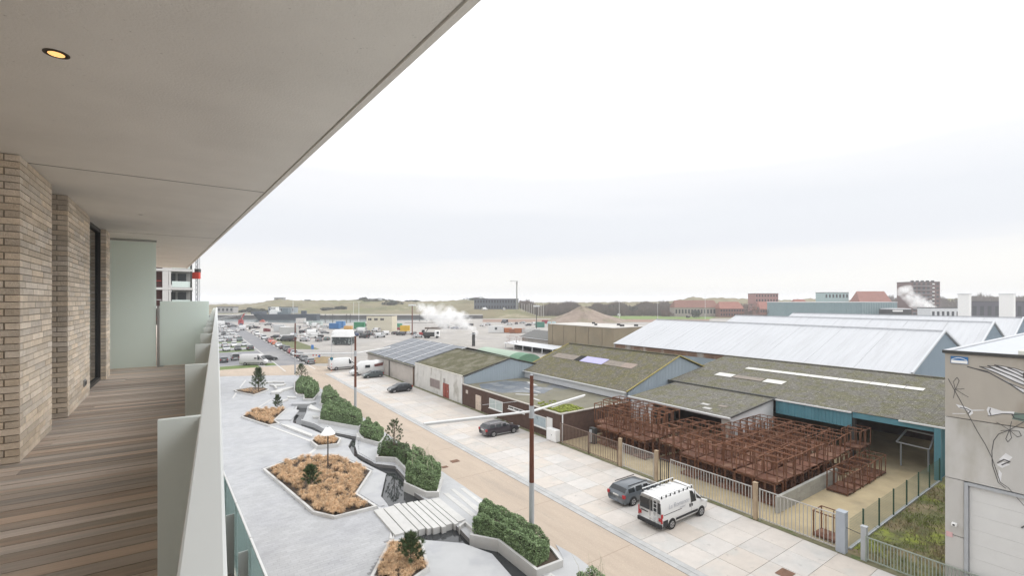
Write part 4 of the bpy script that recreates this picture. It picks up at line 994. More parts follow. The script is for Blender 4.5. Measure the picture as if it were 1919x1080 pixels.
# --- big mossy shed with the lilac roof light
D1 = thing('mossy_warehouse', 'warehouse with a pitched mossy roof holding one lilac roof sheet', 'building', S(51, 45.2), AN)
MB().sbox(40, 62.4, 45.2, 45.4, 2.94, 4.05).build('wall', m_wclad, D1)
roof_plane(D1, 'roof', 39.6, 62.5, 44.95, 4.1, 55.9, 7.9, m_moss, .18, .03, panels=4)
roof_plane(D1, 'roof', 39.6, 62.5, 66.9, 4.1, 55.9, 7.9, m_moss, .18, .03, panels=2)
gable(D1, 39.75, 45.42, 66.5, 3.95, 55.9, 7.78, 0, m_bclad, pitch=.32)
gable(D1, 62.25, 45.42, 66.5, 3.95, 55.9, 7.78, 0, m_bclad, ribs=False)
MB().sbox(40, 62.2, 66.4, 66.6, 0, 4.0).build('rear_wall', m_bclad, D1)
m_edge = mat('lichen_edge', (.33, .28, .11), rough=.95, var=.3, scale=3)
verge(D1, 39.55, 44.95, 4.12, 55.9, 7.92, 66.9, m_edge); verge(D1, 62.55, 44.95, 4.12, 55.9, 7.92, 66.9, m_edge)
MB().bar(S(39.5, 55.9, 8.0), S(62.6, 55.9, 8.0), .4, .1).build('ridge_cap', m_moss, D1)
eave(D1, 39.6, 62.5, 44.85, 4.02)
MB().tube([S(39.9, 45.05, 3.0), S(39.9, 45.05, 4.0)], .06, 8).build('downpipe', m_galv, D1)
MB().sbox(39.8, 40.5, 45.12, 45.19, 2.6, 4.0).build('corner_flashing', m_wclad, D1)
def roof_patch(t, name, ua, ub, fa, fb, v0, z0, v1, z1, m, lift=.05):
    q = lambda u, f, dz: S(u, lerp2(v0, v1, f), lerp2(z0, z1, f) + dz)
    return MB().hexa([q(ua, fa, lift), q(ua, fb, lift), q(ub, fb, lift), q(ub, fa, lift)][::-1], [q(ua, fa, lift + .03), q(ua, fb, lift + .03), q(ub, fb, lift + .03), q(ub, fa, lift + .03)][::-1]).build(name, m, t)
m_lilac = mat('lilac_roof_sheet', (.40, .38, .60), rough=.5, var=.04)
m_old = mat('bleached_roof_sheet', (.235, .205, .175), rough=.95, var=.2, scale=2)
for k in range(4): roof_patch(D1, 'roof_light', 49.3 + k * 1.2, 50.48 + k * 1.2, .50, .66, 44.95, 4.1, 55.9, 7.9, m_lilac)
roof_patch(D1, 'roof_hole', 54.1, 55.4, .50, .66, 44.95, 4.1, 55.9, 7.9, m_dark)
for k in range(5): roof_patch(D1, 'roof_light', 55.5 + k * 1.1, 56.55 + k * 1.1, .50, .64, 44.95, 4.1, 55.9, 7.9, m_old)
for k in range(5): roof_patch(D1, 'roof_light', 43.6 + k * 1.12, 44.7 + k * 1.12, .51, .64, 44.95, 4.1, 55.9, 7.9, mat('pinkish_old_sheet', (.29, .235, .20), rough=.95, var=.2, scale=2) if k < 2 else m_old)

# --- lean-to in front of the big shed
E1 = thing('lean_to', 'low lean-to with a mossy roof, open dark front and white side wall', 'building', S(32, 44.6), AN)
roof_plane(E1, 'roof', 25.6, 38.6, 44.3, 3.85, 53.5, 4.68, m_moss2, .18, .028, panels=3)
def trap(t, name, u, pts, th, m):
    return MB().hexa([S(u + th, *q) for q in pts], [S(u, *q) for q in pts]).build(name, m, t)
trap(E1, 'side_wall', 25.75, [(44.6, 0), (53.3, 0), (53.3, 4.6), (44.6, 3.8)], .15, m_wclad)
trap(E1, 'side_wall', 38.3, [(44.6, 0), (53.3, 0), (53.3, 4.6), (44.6, 3.8)], .15, m_wclad)
MB().sbox(26, 38.2, 53.0, 53.3, 0, 4.5).build('rear_wall', m_brown, E1)
MB().sbox(25.6, 38.6, 44.32, 44.42, 3.62, 3.82).build('fascia', m_wclad, E1)
MB().sbox(35.2, 38.3, 44.45, 44.6, 0, 3.62).build('front_panel', m_wclad, E1)
MB().sbox(25.75, 26.6, 44.45, 44.6, 0, 3.62).build('corner_post', m_wall2, E1)
eave(E1, 25.5, 38.7, 44.2, 3.84)
verge(E1, 25.55, 44.3, 3.86, 53.5, 4.69)
MB().bar(S(25.5, 53.5, 4.78), S(40, 53.5, 4.78), .3, .12).build('top_flashing', m_flash, E1)
for u, f in ((29.5, .25), (27.7, .30), (28.5, .12)): roof_patch(E1, 'roof_patch', u, u + .9, f, f + .06, 44.3, 3.85, 53.5, 4.68, m_old if u < 28 else mat('pale_patch', (.42, .41, .39), var=.1), .04)

# --- big grey mossy shed behind the stillages
F1 = thing('open_shed', 'wide open fronted shed with a grey mossy corrugated roof and faded teal cladding', 'building', S(26, 53.6), AN)
roof_plane(F1, 'roof', 11.3, 40.3, 53.3, 4.72, 68.3, 7.0, m_moss2, .19, .042, panels=5)
roof_plane(F1, 'roof', 11.3, 40.3, 69.2, 6.9, 68.3, 7.0, m_moss2, .19, .042)
MB().bar(S(11.3, 68.3, 7.1), S(40.3, 68.3, 7.1), .35, .1).build('ridge_cap', m_moss2, F1)
for k in range(12): roof_patch(F1, 'roof_light', 15.2 + k * 1.58, 16.72 + k * 1.58, .628, .688, 53.3, 4.72, 68.3, 7.0, mat('pale_roof_light', (.60, .59, .55), rough=.6, var=.12, scale=2.5, rnd=.1), .07)
for u in (27.2, 33.6): roof_patch(F1, 'roof_light', u, u + 2.3, .33, .42, 53.3, 4.72, 68.3, 7.0, mat('pale_roof_light', (.60, .59, .55)), .07)
roof_patch(F1, 'roof_light', 29.7, 33.4, .335, .415, 53.3, 4.72, 68.3, 7.0, m_old, .07)
# teal cladding over the left opening, beam over the right one
MB().ribbed(S(25.5, 53.35, 3.15), S(18.3, 53.35, 3.15), S(18.3, 53.35, 4.68), S(25.5, 53.35, 4.68), .32, .035, 'box').build('front_cladding', m_teal, F1, solid=.03)
MB().sbox(12.2, 18.25, 53.35, 53.5, 4.15, 4.68).build('front_beam', m_teal, F1)
MB().sbox(11.7, 12.15, 53.2, 53.6, 0, 4.6).build('corner_post', m_teal, F1)
MB().sbox(18.1, 18.4, 53.55, 53.85, 0, 4.1).build('post', m_flash, F1)
MB().ribbed(S(11.9, 53.7, 0), S(11.9, 66, 0), S(11.9, 66, 6.5), S(11.9, 53.7, 4.5), .32, .03, 'box').build('side_cladding', m_teal, F1, solid=.03)
MB().sbox(12, 40, 67.6, 67.9, 0, 6.7).build('rear_wall', m_brown, F1)
MB().sbox(39.9, 40.1, 53.6, 67.5, 0, 6.0).build('end_wall', m_bclad, F1)
eave(F1, 18.3, 25.5, 53.2, 4.66); eave(F1, 11.3, 14.6, 53.2, 4.66)
ft = thing('steel_frame', 'tipped pale steel frame hanging inside the dark opening of the open shed', 'frame', S(14.2, 55.5, 0), AN)
MB().bar(S(15.3, 55.2, 2.2), S(14.8, 56.2, 3.3), .12).bar(S(12.9, 55.2, 2.1), S(12.8, 56.2, 3.2), .12).bar(S(15.3, 55.2, 2.2), S(12.9, 55.2, 2.1), .12).bar(S(14.8, 56.2, 3.3), S(12.8, 56.2, 3.2), .12).build('bar', m_galv, ft)
MB().bar(S(15.0, 55.3, 0), S(15.0, 55.3, 2.15), .1).bar(S(13.0, 55.3, 0), S(13.0, 55.3, 2.1), .1).build('leg', m_galv, ft)

# --- white roofed warehouses behind
def warehouse(u0, u1, vr, zr, ze, half, lab, roof_mat=m_wroof, panels=8, trim=True):
    t = thing('white_roofed_warehouse', lab, 'warehouse', S((u0 + u1) / 2, vr - half), AN, 'white roofed warehouses')
    roof_plane(t, 'roof', u0, u1, vr - half, ze, vr, zr, roof_mat, .9, .03, 'seam', panels)
    roof_plane(t, 'roof', u0, u1, vr + half, ze, vr, zr, roof_mat, .9, .035, 'seam', 2)
    gable(t, u0 + .12, vr - half + .3, vr + half - .3, ze - .1, vr, zr - .12, 0, mat('slate_blue_cladding', (.27, .335, .39), rough=.6, var=.06, stretch=(1, 1, .2)), pitch=.45)
    gable(t, u1 - .3, vr - half + .3, vr + half - .3, ze - .1, vr, zr - .12, 0, m_bclad, ribs=False)
    MB().sbox(u0 + .3, u1 - .4, vr - half + .25, vr - half + .45, 0, ze - .9).build('wall', m_bclad, t)
    MB().sbox(u0 + .3, u1 - .4, vr - half + .22, vr - half + .44, ze - .88, ze - .12).build('rust_band', mat('rusty_sheet_band', (.21, .13, .09), rough=.85, var=.3, scale=.8, col2=(.38, .35, .32), scale2=.5, thr=(.5, .65), stretch=(1, 1, .15)), t)
    MB().sbox(u0 + .3, u1 - .4, vr + half - .45, vr + half - .25, 0, ze - .15).build('rear_wall', m_bclad, t)
    b_ = MB().bar(S(u0 - .02, vr - half, ze + .1), S(u0 - .02, vr, zr + .1), .22, .26).bar(S(u0 - .02, vr, zr + .1), S(u0 - .02, vr + half, ze + .1), .22, .26)
    b_.build('verge_trim', mat('pale_grey_trim', (.52, .54, .56), rough=.5, var=.05), t)
    MB().bar(S(u0, vr, zr + .1), S(u1, vr, zr + .1), .3, .08).build('ridge_cap', mat('grey_ridge', (.40, .41, .42), var=.1), t)
    return t
warehouse(17.9, 64.9, 83.3, 11.5, 6.98, 13.6, 'nearest white roofed warehouse behind the mossy sheds, slate blue gable')
warehouse(17.5, 62.0, 109.8, 12.0, 7.3, 13.0, 'second white roofed warehouse behind the nearest one')
warehouse(17.6, 60.6, 136.2, 12.2, 7.3, 13.2, 'third and farthest white roofed warehouse below the teal shed')
# vent towers on the far roof
for px, lab in ((1808, 'white square vent tower on the far white roof beside the apartment tower'), (1888, 'white square vent tower on the far white roof near the picture edge')):
    Y = 152.0; p = dist(px, Y); t = thing('vent_tower', lab, 'vent tower', (p[0], p[1], 8.0), AN, 'white vent towers')
    wv = (20 if px < 1850 else 24) / FPX * Y * .78
    MB().box(-wv / 2, -wv / 2, 0, wv / 2, wv / 2, 9.6).build('duct', m_white, t, local=True)
    MB().box(-wv / 2 - .12, -wv / 2 - .12, 9.61, wv / 2 + .12, wv / 2 + .12, 9.8).build('cap', m_wroof, t, local=True)

# --- tan concrete block
G1 = thing('concrete_block_building', 'plain tan concrete building with a flat pale roof left of the white warehouse', 'building', S(97, 92), AN)
MB().sbox(83.9, 111, 90.4, 104, 0, 8.35).build('wall', m_tan, G1)
for u in (88, 93.2, 98.4, 103.6, 108.8): MB().sbox(u, u + .12, 90.33, 90.398, .1, 8.2).build('panel_joint', mat('dark_joint', (.20, .165, .12), var=.1), G1)
MB().sbox(83.85, 111.1, 90.3, 104.05, 8.36, 8.5).build('roof', mat('pale_membrane', (.50, .48, .45), rough=.9, var=.1, scale=.3), G1)
for u, v, s_ in ((87, 97, .9), (91, 100, .7), (95, 95, .6), (85.5, 101, .8), (102, 101, .7)):
    MB().obox((*S(u, v)[:2], 8.51), s_, s_, .5, AN).build('roof_vent', m_flash, G1)

# --- tall concrete hall at the right edge with a mural
H1 = thing('concrete_hall', 'tall concrete hall at the right with a painted wing mural and a big sectional door', 'building', S(-2, 33.3), AN)
m_hall = mat('pale_hall_concrete', (.49, .48, .46), rough=.9, var=.08, scale=.5, col2=(.36, .34, .30), scale2=.3, thr=(.48, .66), stretch=(1, 1, .4), spec=.15)
m_hall2 = mat('darker_hall_concrete', (.40, .37, .325), rough=.9, var=.09, scale=.5, col2=(.30, .265, .215), scale2=.35, thr=(.45, .65), stretch=(1, 1, .4), spec=.15)  # darker, browner concrete for the top panel
def hp(u0, u1, z0, z1, m): MB().sbox(u0, u1, 33.3, 33.55, z0, z1).build('wall_panel', m, H1)
hp(-12, 7.15, 9.48, 12.85, m_hall2)
hp(-12, 7.15, 6.22, 9.44, m_hall); hp(6.42, 7.15, 3.2, 6.18, m_hall); hp(6.42, 7.15, 0, 3.16, m_hall)
MB().sbox(-12, 7.1, 33.56, 60, 0, 12.8).build('hall_body', m_hall, H1)
MB().sbox(-12, 7.25, 33.2, 33.4, 12.87, 13.02).build('roof_edge', m_flash, H1)
MB().sbox(7.0, 7.25, 33.42, 60, 12.82, 13.02).build('roof_edge', m_wroof, H1)
MB().sbox(-12, 6.98, 33.42, 60, 12.82, 12.95).build('roof', mat('grey_roof_membrane', (.46, .48, .51), rough=.7, var=.06), H1)
MB().sbox(-9, 4.6, 34.2, 41, 12.96, 13.15).build('roof_light', mat('cream_roof_light', (.58, .57, .50), rough=.5, var=.05), H1)
dr = MB().sbox(6.25, 6.40, 33.25, 33.5, 0, 6.15).sbox(-3, 6.25, 33.25, 33.5, 6.02, 6.17).build('door_frame', m_galv, H1)
for k in range(8): MB().sbox(-3, 6.23, 33.42, 33.5, k * .75, k * .75 + .743).build('door_section', mat('white_door_section', (.60, .60, .59), rough=.6, var=.03), H1)
cm = MB().sbox(6.66, 6.86, 33.05, 33.28, 3.75, 3.88).build('security_camera', m_white, H1); MB().sbox(6.72, 6.8, 33.02, 33.048, 3.78, 3.85).build('lens', m_dark, cm)
sg = MB().sbox(6.85, 7.1, 33.26, 33.297, 3.05, 3.3).build('small_sign', mat('red_white_sign', (.62, .40, .40), var=.1), H1)
# blue company plate with a white arch and small bars of print
pl = MB().sbox(6.25, 6.92, 33.255, 33.295, 12.35, 12.72).build('company_plate', mat('blue_plate', (.05, .16, .36), rough=.4, var=.05), H1)
a = MB()
for k in range(10):
    t0, t1 = k / 10, (k + 1) / 10
    f = lambda t_: (6.89 - .60 * t_, 12.56 + .11 * math.sin(math.pi * t_))
    (ua, za), (ub, zb) = f(t0), f(t1)
    a.hexa([S(ua, 33.248, za - .03), S(ub, 33.248, zb - .03), S(ub, 33.254, zb - .03), S(ua, 33.254, za - .03)], [S(ua, 33.248, za), S(ub, 33.248, zb), S(ub, 33.254, zb), S(ua, 33.254, za)])
a.sbox(6.27, 6.9, 33.248, 33.254, 12.37, 12.52)
a.build('white_arch', m_white, pl)
# mural: wing, strings with bows, small birds, a horn; thin paint on the concrete
m_blk = mat('mural_black', (.085, .083, .085), rough=.9, var=.4, scale=4); m_wht = mat('mural_white', (.66, .66, .67), rough=.8, var=.1, scale=3)
def hu(px, py):
    r = (px - CX) / FPX; Y = 33.28 / (NV[0] * r + NV[1]); X = r * Y
    return (TU[0] * X + TU[1] * Y, CAMZ - Y * (py - CY) / FPX)
def stroke(name, pts, w_, m, z=0):
    w_ = w_ * .68; mb = MB(); q = [hu(*p) for p in pts]
    for (ua, za), (ub, zb) in zip(q[:-1], q[1:]):
        d = Vector((ub - ua, zb - za)); L_ = d.length
        if L_ < 1e-4: continue
        nn = Vector((-d.y, d.x)) / L_ * w_ / 2; e = d / L_ * w_ * .3
        c = [(ua - e.x + nn.x, za - e.y + nn.y), (ua - e.x - nn.x, za - e.y - nn.y), (ub + e.x - nn.x, zb + e.y - nn.y), (ub + e.x + nn.x, zb + e.y + nn.y)]
        dz = z + len(mb.f) * 1e-5
        mb.hexa([S(u, 33.298 - dz, zz) for u, zz in c], [S(u, 33.294 - dz, zz) for u, zz in c])
    return mb.build(name, m, H1)
def blob(name, pts, m, z=0):
    q = [hu(*p) for p in pts]
    return MB().hexa([S(u, 33.298 - z, zz) for u, zz in q], [S(u, 33.295 - z, zz) for u, zz in q]).build(name, m, H1)
Z = lambda x, y: (1780 + x / 5.684, 670 + y / 5.684)
for fe in ([(190, 100), (420, 165), (640, 285), (790, 385), (790, 340), (600, 265), (400, 150)], [(320, 98), (500, 170), (700, 265), (790, 300), (790, 262), (640, 195), (450, 120)], [(405, 90), (560, 160), (720, 225), (790, 262), (790, 215), (650, 160), (480, 95)],
           [(480, 82), (640, 150), (790, 220), (790, 170), (640, 110), (560, 95)], [(620, 112), (720, 150), (790, 190), (790, 150), (690, 118)]):
    q = [Z(*p) for p in fe]; blob('feather', q, m_wht)
    stroke('feather_outline', q[:len(q) // 2 + 1], .07, m_blk, .006); stroke('feather_outline', q[len(q) // 2 + 1:] + [q[0]], .045, m_blk, .0075)
stroke('string', [Z(*p) for p in ((-15, 230), (40, 330), (150, 530), (230, 670), (300, 800), (380, 930), (450, 1070))] + [(1875, 905), (1890, 915), (1925, 955)], .04, m_blk, .004)
stroke('string', [Z(*p) for p in ((790, 690), (640, 775), (520, 820), (470, 890), (450, 1000))] + [(1860, 872), (1871, 905), (1885, 916)], .04, m_blk, .0055)
for c in ((60, 340), (640, 780)):
    s_ = 1 if c[0] < 300 else -1
    for loop in ([(0, 0), (-20, -80), (20, -125), (42, -90), (5, 0)], [(0, 0), (60, 40), (110, 70), (140, 85)], [(0, 0), (-10, 50), (-20, 95)], [(0, 0), (60, 0), (95, -5)]):
        stroke('bow', [Z(c[0] + s_ * x, c[1] + s_ * y) for x, y in loop], .032, m_blk, .007)
stroke('bow', [Z(*p) for p in ((640, 780), (720, 850), (765, 840), (740, 790), (650, 780))], .032, m_blk, .0085)
for pts in ([(65, 500), (160, 525), (240, 560), (250, 600), (215, 625), (190, 570), (100, 540)], [(230, 560), (370, 562), (370, 568), (230, 575)], [(30, 598), (170, 600), (170, 606), (30, 604)]): blob('bird', [Z(*p) for p in pts], m_wht, .002)
stroke('bird_mark', [Z(*p) for p in ((110, 535), (190, 555), (225, 575), (200, 600))], .06, m_blk, .009)
blob('horn', [Z(*p) for p in ((395, 560), (410, 528), (450, 540), (560, 575), (690, 580), (690, 605), (560, 605), (450, 625), (420, 630))], m_wht, .002)
stroke('horn_outline', [Z(*p) for p in ((410, 625), (450, 622), (560, 602), (670, 605))], .05, m_blk, .009); stroke('horn_outline', [Z(*p) for p in ((435, 545), (425, 580), (440, 615))], .05, m_blk, .0095)
blob('horn_grip', [Z(*p) for p in ((690, 590), (800, 600), (800, 690), (665, 660))], mat('mural_green', (.16, .22, .19), var=.15), .003)
stroke('horn_outline', [Z(*p) for p in ((800, 672), (690, 650), (665, 612), (800, 605))], .06, m_blk, .0105)
for pts in ([(1872, 862), (1885, 850), (1898, 858), (1890, 866)], [(1868, 872), (1880, 866), (1893, 872), (1878, 878)], [(1872, 880), (1878, 888), (1876, 904), (1871, 900)]): blob('bird', pts, m_wht, .002)
stroke('bird_mark', [(1870, 868), (1882, 862), (1893, 866), (1878, 872)], .07, m_blk, .0115); stroke('bird_mark', [(1915, 990), (1925, 985)], .1, m_blk, .004)

# ================================================================== yard
ssheet('yard', 11.9, 39.0, 33.5, 68, -.012, m_sand)
ssheet('grass_strip', 3, 11.85, 33.1, 60, -.010, mat('rough_grass_ground', (.13, .135, .06), rough=.95, var=.35, scale=1.5, col2=(.21, .17, .10), scale2=.5, thr=(.42, .6), col3=(.23, .26, .05), scale3=.4, thr3=(.5, .62)))
# rough grass tufts
n = 9000; uu_ = rng.uniform(3.2, 11.6, n); vv_ = rng.uniform(33.8, 52, n) ; dn = np.sin(uu_ * 1.3) * np.cos(vv_ * .9) + rng.normal(size=n) * .5; k = dn > -.4; uu_, vv_ = uu_[k], vv_[k]
P = np.column_stack([TU[0] * uu_ + NV[0] * vv_, TU[1] * uu_ + NV[1] * vv_, np.full(len(uu_), .0)])
hh = rng.uniform(.08, .30, (len(P), 1)); d_g = np.column_stack([rng.normal(size=len(P)) * .5, rng.normal(size=len(P)) * .5, np.ones(len(P))]); sd_ = rng.normal(size=P.shape) * [1, 1, 0]; sd_ /= np.linalg.norm(sd_, axis=1)[:, None]; sd_ *= .03
V = np.stack([P - sd_, P + sd_, P + d_g * hh + sd_ * .3, P + d_g * hh - sd_ * .3], 1).reshape(-1, 3)
tag(npobj('rough_grass', V, np.arange(len(V)).reshape(-1, 4), mat('rough_grass_blade', (.19, .22, .07), rough=.9, var=.4, scale=1.2, col2=(.24, .20, .11), scale2=.6, thr=(.45, .6))), 'rough winter grass on the strip beside the concrete hall', 'grass', kind='stuff')

# low concrete wall between the stillages and the drive
lw = thing('low_wall', 'low board marked concrete wall running between the stillages and the sandy drive', 'wall', S(16.8, 39.5), AN)
for k in range(6):
    for j in range(3): MB().sbox(16.75, 16.98, 35.4 + k * 1.75, 35.4 + (k + 1) * 1.75 - .012, j * .4 + .0, j * .4 + .39).build('concrete_plank', mat('grey_concrete_plank', (.33, .325, .30), rough=.9, var=.15, scale=2, rnd=.08), lw)

# stillages
m_rst = mat('rusted_stillage_steel', (.165, .078, .046), rough=.9, var=.32, scale=2.5, col2=(.20, .115, .08), scale2=2.0, thr=(.52, .66), rnd=.22, spec=.15)
m_rpl = mat('rusted_deck_plate', (.14, .068, .046), rough=.9, var=.28, scale=2, col2=(.22, .13, .09), scale2=1.2, thr=(.5, .66), rnd=.25, spec=.15)
SW, SD_, SH = 1.56, 1.22, 1.72
me_deck = MB().box(-SD_ / 2, -SW / 2, .14, SD_ / 2, SW / 2, .19).mesh('deck_plate', m_rpl)
me_post = MB().box(-.034, -.034, 0, .034, .034, SH - .08).mesh('post', m_rst)
me_mid = MB().box(-.022, -.022, .19, .022, .022, SH - .08).mesh('post', m_rst)
me_feet = MB(); 
for sx in (-1, 1): me_feet.box(sx * (SD_ / 2 - .05) - .04, -SW / 2, .05, sx * (SD_ / 2 - .05) + .04, SW / 2, .138)
me_feet = me_feet.mesh('skid', m_rst)
tf = MB()
for sx in (-1, 1): tf.box(sx * SD_ / 2 - .026, -SW / 2, SH - .066, sx * SD_ / 2 + .026, SW / 2, SH - .01)
for sy in (-1, 1): tf.box(-SD_ / 2 + .027, sy * (SW / 2 - .026) - .026, SH - .064, SD_ / 2 - .027, sy * (SW / 2 - .026) + .026, SH - .012)
me_top = tf.mesh('top_frame', m_rst)
def stillage(u, v, z, lab, grp, jit=.09):
    p = S(u + random.uniform(-jit, jit), v + random.uniform(-jit, jit), z)
    t = thing('stillage', lab, 'steel stillage', p, AN + random.uniform(-.035, .035), grp)
    t.rotation_euler = (random.uniform(-.014, .014), random.uniform(-.014, .014), AN + random.uniform(-.06, .06))
    inst('deck_plate', me_deck, t); inst('skid', me_feet, t); inst('top_frame', me_top, t)
    for sx in (-1, 1):
        inst('post', me_mid, t, (sx * (SD_ / 2 - .04), 0, 0))
        for sy in (-1, 1): inst('post', me_post, t, (sx * (SD_ / 2 - .04), sy * (SW / 2 - .04), .0))
    return t
ORDN = ['first', 'second', 'third', 'fourth', 'fifth', 'sixth', 'seventh', 'eighth', 'ninth', 'tenth']
for iu in range(7):
    for iv in range(10):
        u, v = 18.0 + iu * 1.72, 36.9 + iv * 1.42
        if iu > 4 and v > 43.5 and u > 25.4: continue
        if iv == 0 and iu > 4: continue
        for tier in (0, 1):
            lab = 'rusty stillage, %s tier, %s from the low wall, %s row behind the fence' % (('lower', 'upper')[tier], ORDN[iu], ORDN[iv])
            stillage(u, v, tier * SH, lab, 'stillages of the packed block, %s tier' % ('lower', 'upper')[tier])
for iu in range(5):
    for iv in range(4):
        u, v = 30.4 + iu * 1.72, 37.0 + iv * 1.42
        if iv == 0 and iu == 4: continue
        for tier in range(2):
            o_ = stillage(u, v, tier * SH, 'rusty stillage beside the annex, %s tier, %s row back, %s from right' % (('bottom', 'top')[tier], ORDN[iv], ORDN[iu]), 'stillages of the taller stack, %s tier' % ('bottom', 'top')[tier])
            if tier: o_.scale = (1, 1, (1.18, 1.3, 1.45, 1.5)[iv])
for k in range(6): stillage(15.85, 43.6 + k * 1.5, 0, ('single rusty stillage nearest the gate on the drive side of the wall' if k == 0 else 'single rusty stillage on the drive side of the low wall, %s from the gate' % ORDN[k]), 'single stillages along the drive', .08)
for k in range(2): stillage(17.6 + k * .1, 51.6 + k * 1.5, 0 + SH * 0, 'lower stillage at the mouth of the open shed, ' + ('nearer' if not k else 'deeper') + ' of the two', 'stillages at the shed mouth')
for k in range(2): stillage(17.6 + k * .1, 51.6 + k * 1.5, SH, 'upper stillage at the mouth of the open shed, ' + ('nearer' if not k else 'deeper') + ' of the two', 'upper stillages at the shed mouth')
for k in range(4): stillage(20.5 + k * 1.8, 56, 0, 'rusty stillage in the dark inside the open shed, %s from the drive' % ORDN[k], 'stillages inside the open shed')
stillage(13.1, 34.6, 0, 'lone rusty stillage leaning by the blue grey gate post', None, .0)
o = thing('gas_bottle_box', 'small dark box with a pale bottle among the tall stack by the brown annex', 'box', S(36.6, 36.2, 0), AN)
MB().sbox(36.2, 36.9, 35.9, 36.4, 0, 1.7).build('case', m_flash, o); MB().tube([S(36.55, 35.75, .2), S(36.55, 35.75, 1.5)], .16, 10).build('bottle', m_galv, o)

# fences and gates
m_pick = mat('grey_picket_metal', (.40, .385, .36), rough=.6, var=.12, scale=2, spec=.3)
m_picr = mat('rusty_picket_metal', (.17, .12, .095), rough=.8, var=.3, scale=3)
m_tanp = mat('tan_gate_post', (.37, .285, .195), rough=.8, var=.15, scale=2)
def fence(u0, u1, v, h, lab, m, pitch=.22, name='picket_fence', cat='fence', ph=.045, both=True, grp=None):
    t = thing(name, lab, cat, S((u0 + u1) / 2, v), AN, grp); 
    MB().sbox(u0, u1, v - .03, v + .03, h - .09, h - .03).build('top_rail', m, t); MB().sbox(u0, u1, v - .03, v + .03, .16, .22).build('bottom_rail', m, t)
    n = int((u1 - u0) / pitch); pk = MB().box(-.02, -.02, 0, .02, .02, h - .125 - .225).mesh('picket', m)
    inv = ROOTM[t.name].inverted()
    for k in range(1, n): inst('picket', pk, t, inv @ Vector(S(u0 + k * (u1 - u0) / n, v, .222)))
    MB().sbox(u0, u0 + .07, v - .035, v + .035, 0, h).build('stile', m, t); MB().sbox(u1 - .07, u1, v - .035, v + .035, 0, h).build('stile', m, t)
    return t
G_ = 'picket fence lengths of the yard'
fence(34.3, 38.7, 33.25, 2.25, 'dark picket fence length nearest the brown annex', m_picr, grp=G_)
fence(30.3, 34.2, 33.22, 2.25, 'dark picket fence length left of the first tan post', m_picr, grp=G_)
fence(26.1, 29.7, 33.2, 2.3, 'picket gate leaf between the two tan posts', m_pick, name='picket_gate', cat='gate')
fence(24.6, 25.5, 33.2, 2.1, 'narrow dark wicket gate beside the second tan post', m_flash, pitch=.2, name='wicket_gate', cat='gate')
fence(17.5, 24.4, 33.15, 2.3, 'long pale picket fence length behind the white van', m_pick, pitch=.235, grp=G_)
fence(12.2, 17.0, 33.2, 2.3, 'pale sliding picket gate before the sandy drive', m_pick, pitch=.235, name='picket_gate', cat='gate')
fence(3.2, 10.7, 33.2, 1.55, 'thin grey picket fence along the rough grass', mat('green_grey_picket', (.27, .30, .26), var=.1), pitch=.15, grp=G_)
for u, v, r_, h, m, lab in ((30.0, 33.2, .125, 2.6, m_tanp, 'tan gate post at the dark fence end'), (25.8, 33.1, .125, 2.6, m_tanp, 'tan gate post beside the wicket gate'), (17.25, 33.15, .125, 2.6, m_tanp, 'tan gate post between the pale fence and sliding gate'),
                            (11.95, 33.3, .24, 2.5, mat('blue_grey_post', (.36, .39, .43), var=.05, rough=.6), 'thick blue grey post at the end of the sliding gate'), (10.8, 33.35, .14, 2.0, m_galv, 'pair of grey posts at the start of the grass fence'), (38.6, 33.5, .05, 3.0, m_pale, 'thin white pole between the annex and the dark fence')):
    t = thing('gate_post', lab, 'post', S(u, v), AN); MB().sbox(u - r_, u + r_, v - r_, v + r_, 0, h).build('shaft', m, t); MB().sbox(u - r_ - .02, u + r_ + .02, v - r_ - .02, v + r_ + .02, h + .002, h + .05).build('cap', m, t)
MB().bar(S(11.7, 33.3, 1.6), S(10.95, 33.3, 1.5), .03).build('chain', m_flash, thing('chain_link', 'chain between the thick gate post and the grey posts', 'chain', S(11.3, 33.3, 0), AN))
# green mesh fence along the drive
m_grn = mat('dark_green_post', (.03, .075, .05), rough=.6, var=.1)
mf = thing('mesh_fence', 'green wire mesh fence on slim posts along the sandy drive', 'fence', S(11.78, 43), AN)
for k in range(7): MB().sbox(11.74, 11.82, 36.2 + k * 2.83 - .04, 36.2 + k * 2.83 + .04, 0, 2.0).build('post', m_grn, mf)
wm = MB(); v0 = 34.0
for k in range(11): wm.bar(S(11.78, v0, .1 + k * .18), S(11.78, 53.1, .1 + k * .18), .006)
v = v0
while v < 53.1: wm.bar(S(11.78, v, .1), S(11.78, v, 1.92), .006); v += .1
tag(wm.build('wire_mesh', mat('green_wire', (.10, .17, .12), rough=.6, var=.05), mf), kind='stuff')
MB().sbox(11.70, 11.86, 34, 53.1, 0, .1).build('base_strip', m_galv, mf)

# ================================================================== vehicles
m_paint = mat('car_paint', (1, 1, 1), rough=.32, var=.0, objcol=True, coat=.6, spec=.45)
m_cglass = mat('car_glass', (.018, .022, .025), rough=.07, var=0, spec=.6)
m_tyre = mat('tyre_rubber', (.022, .022, .022), rough=.9, var=.1)
m_rim = mat('alloy_rim', (.42, .42, .43), rough=.35, var=.05, metal=.6)
m_trim = mat('black_plastic_trim', (.03, .03, .032), rough=.7, var=.1)
m_tail = mat('red_tail_lens', (.36, .02, .025), rough=.2, var=.05, spec=.5)
m_head = mat('clear_lamp', (.55, .57, .58), rough=.15, var=.03, spec=.6)
m_plate = mat('number_plate', (.62, .62, .60), rough=.5, var=.03)

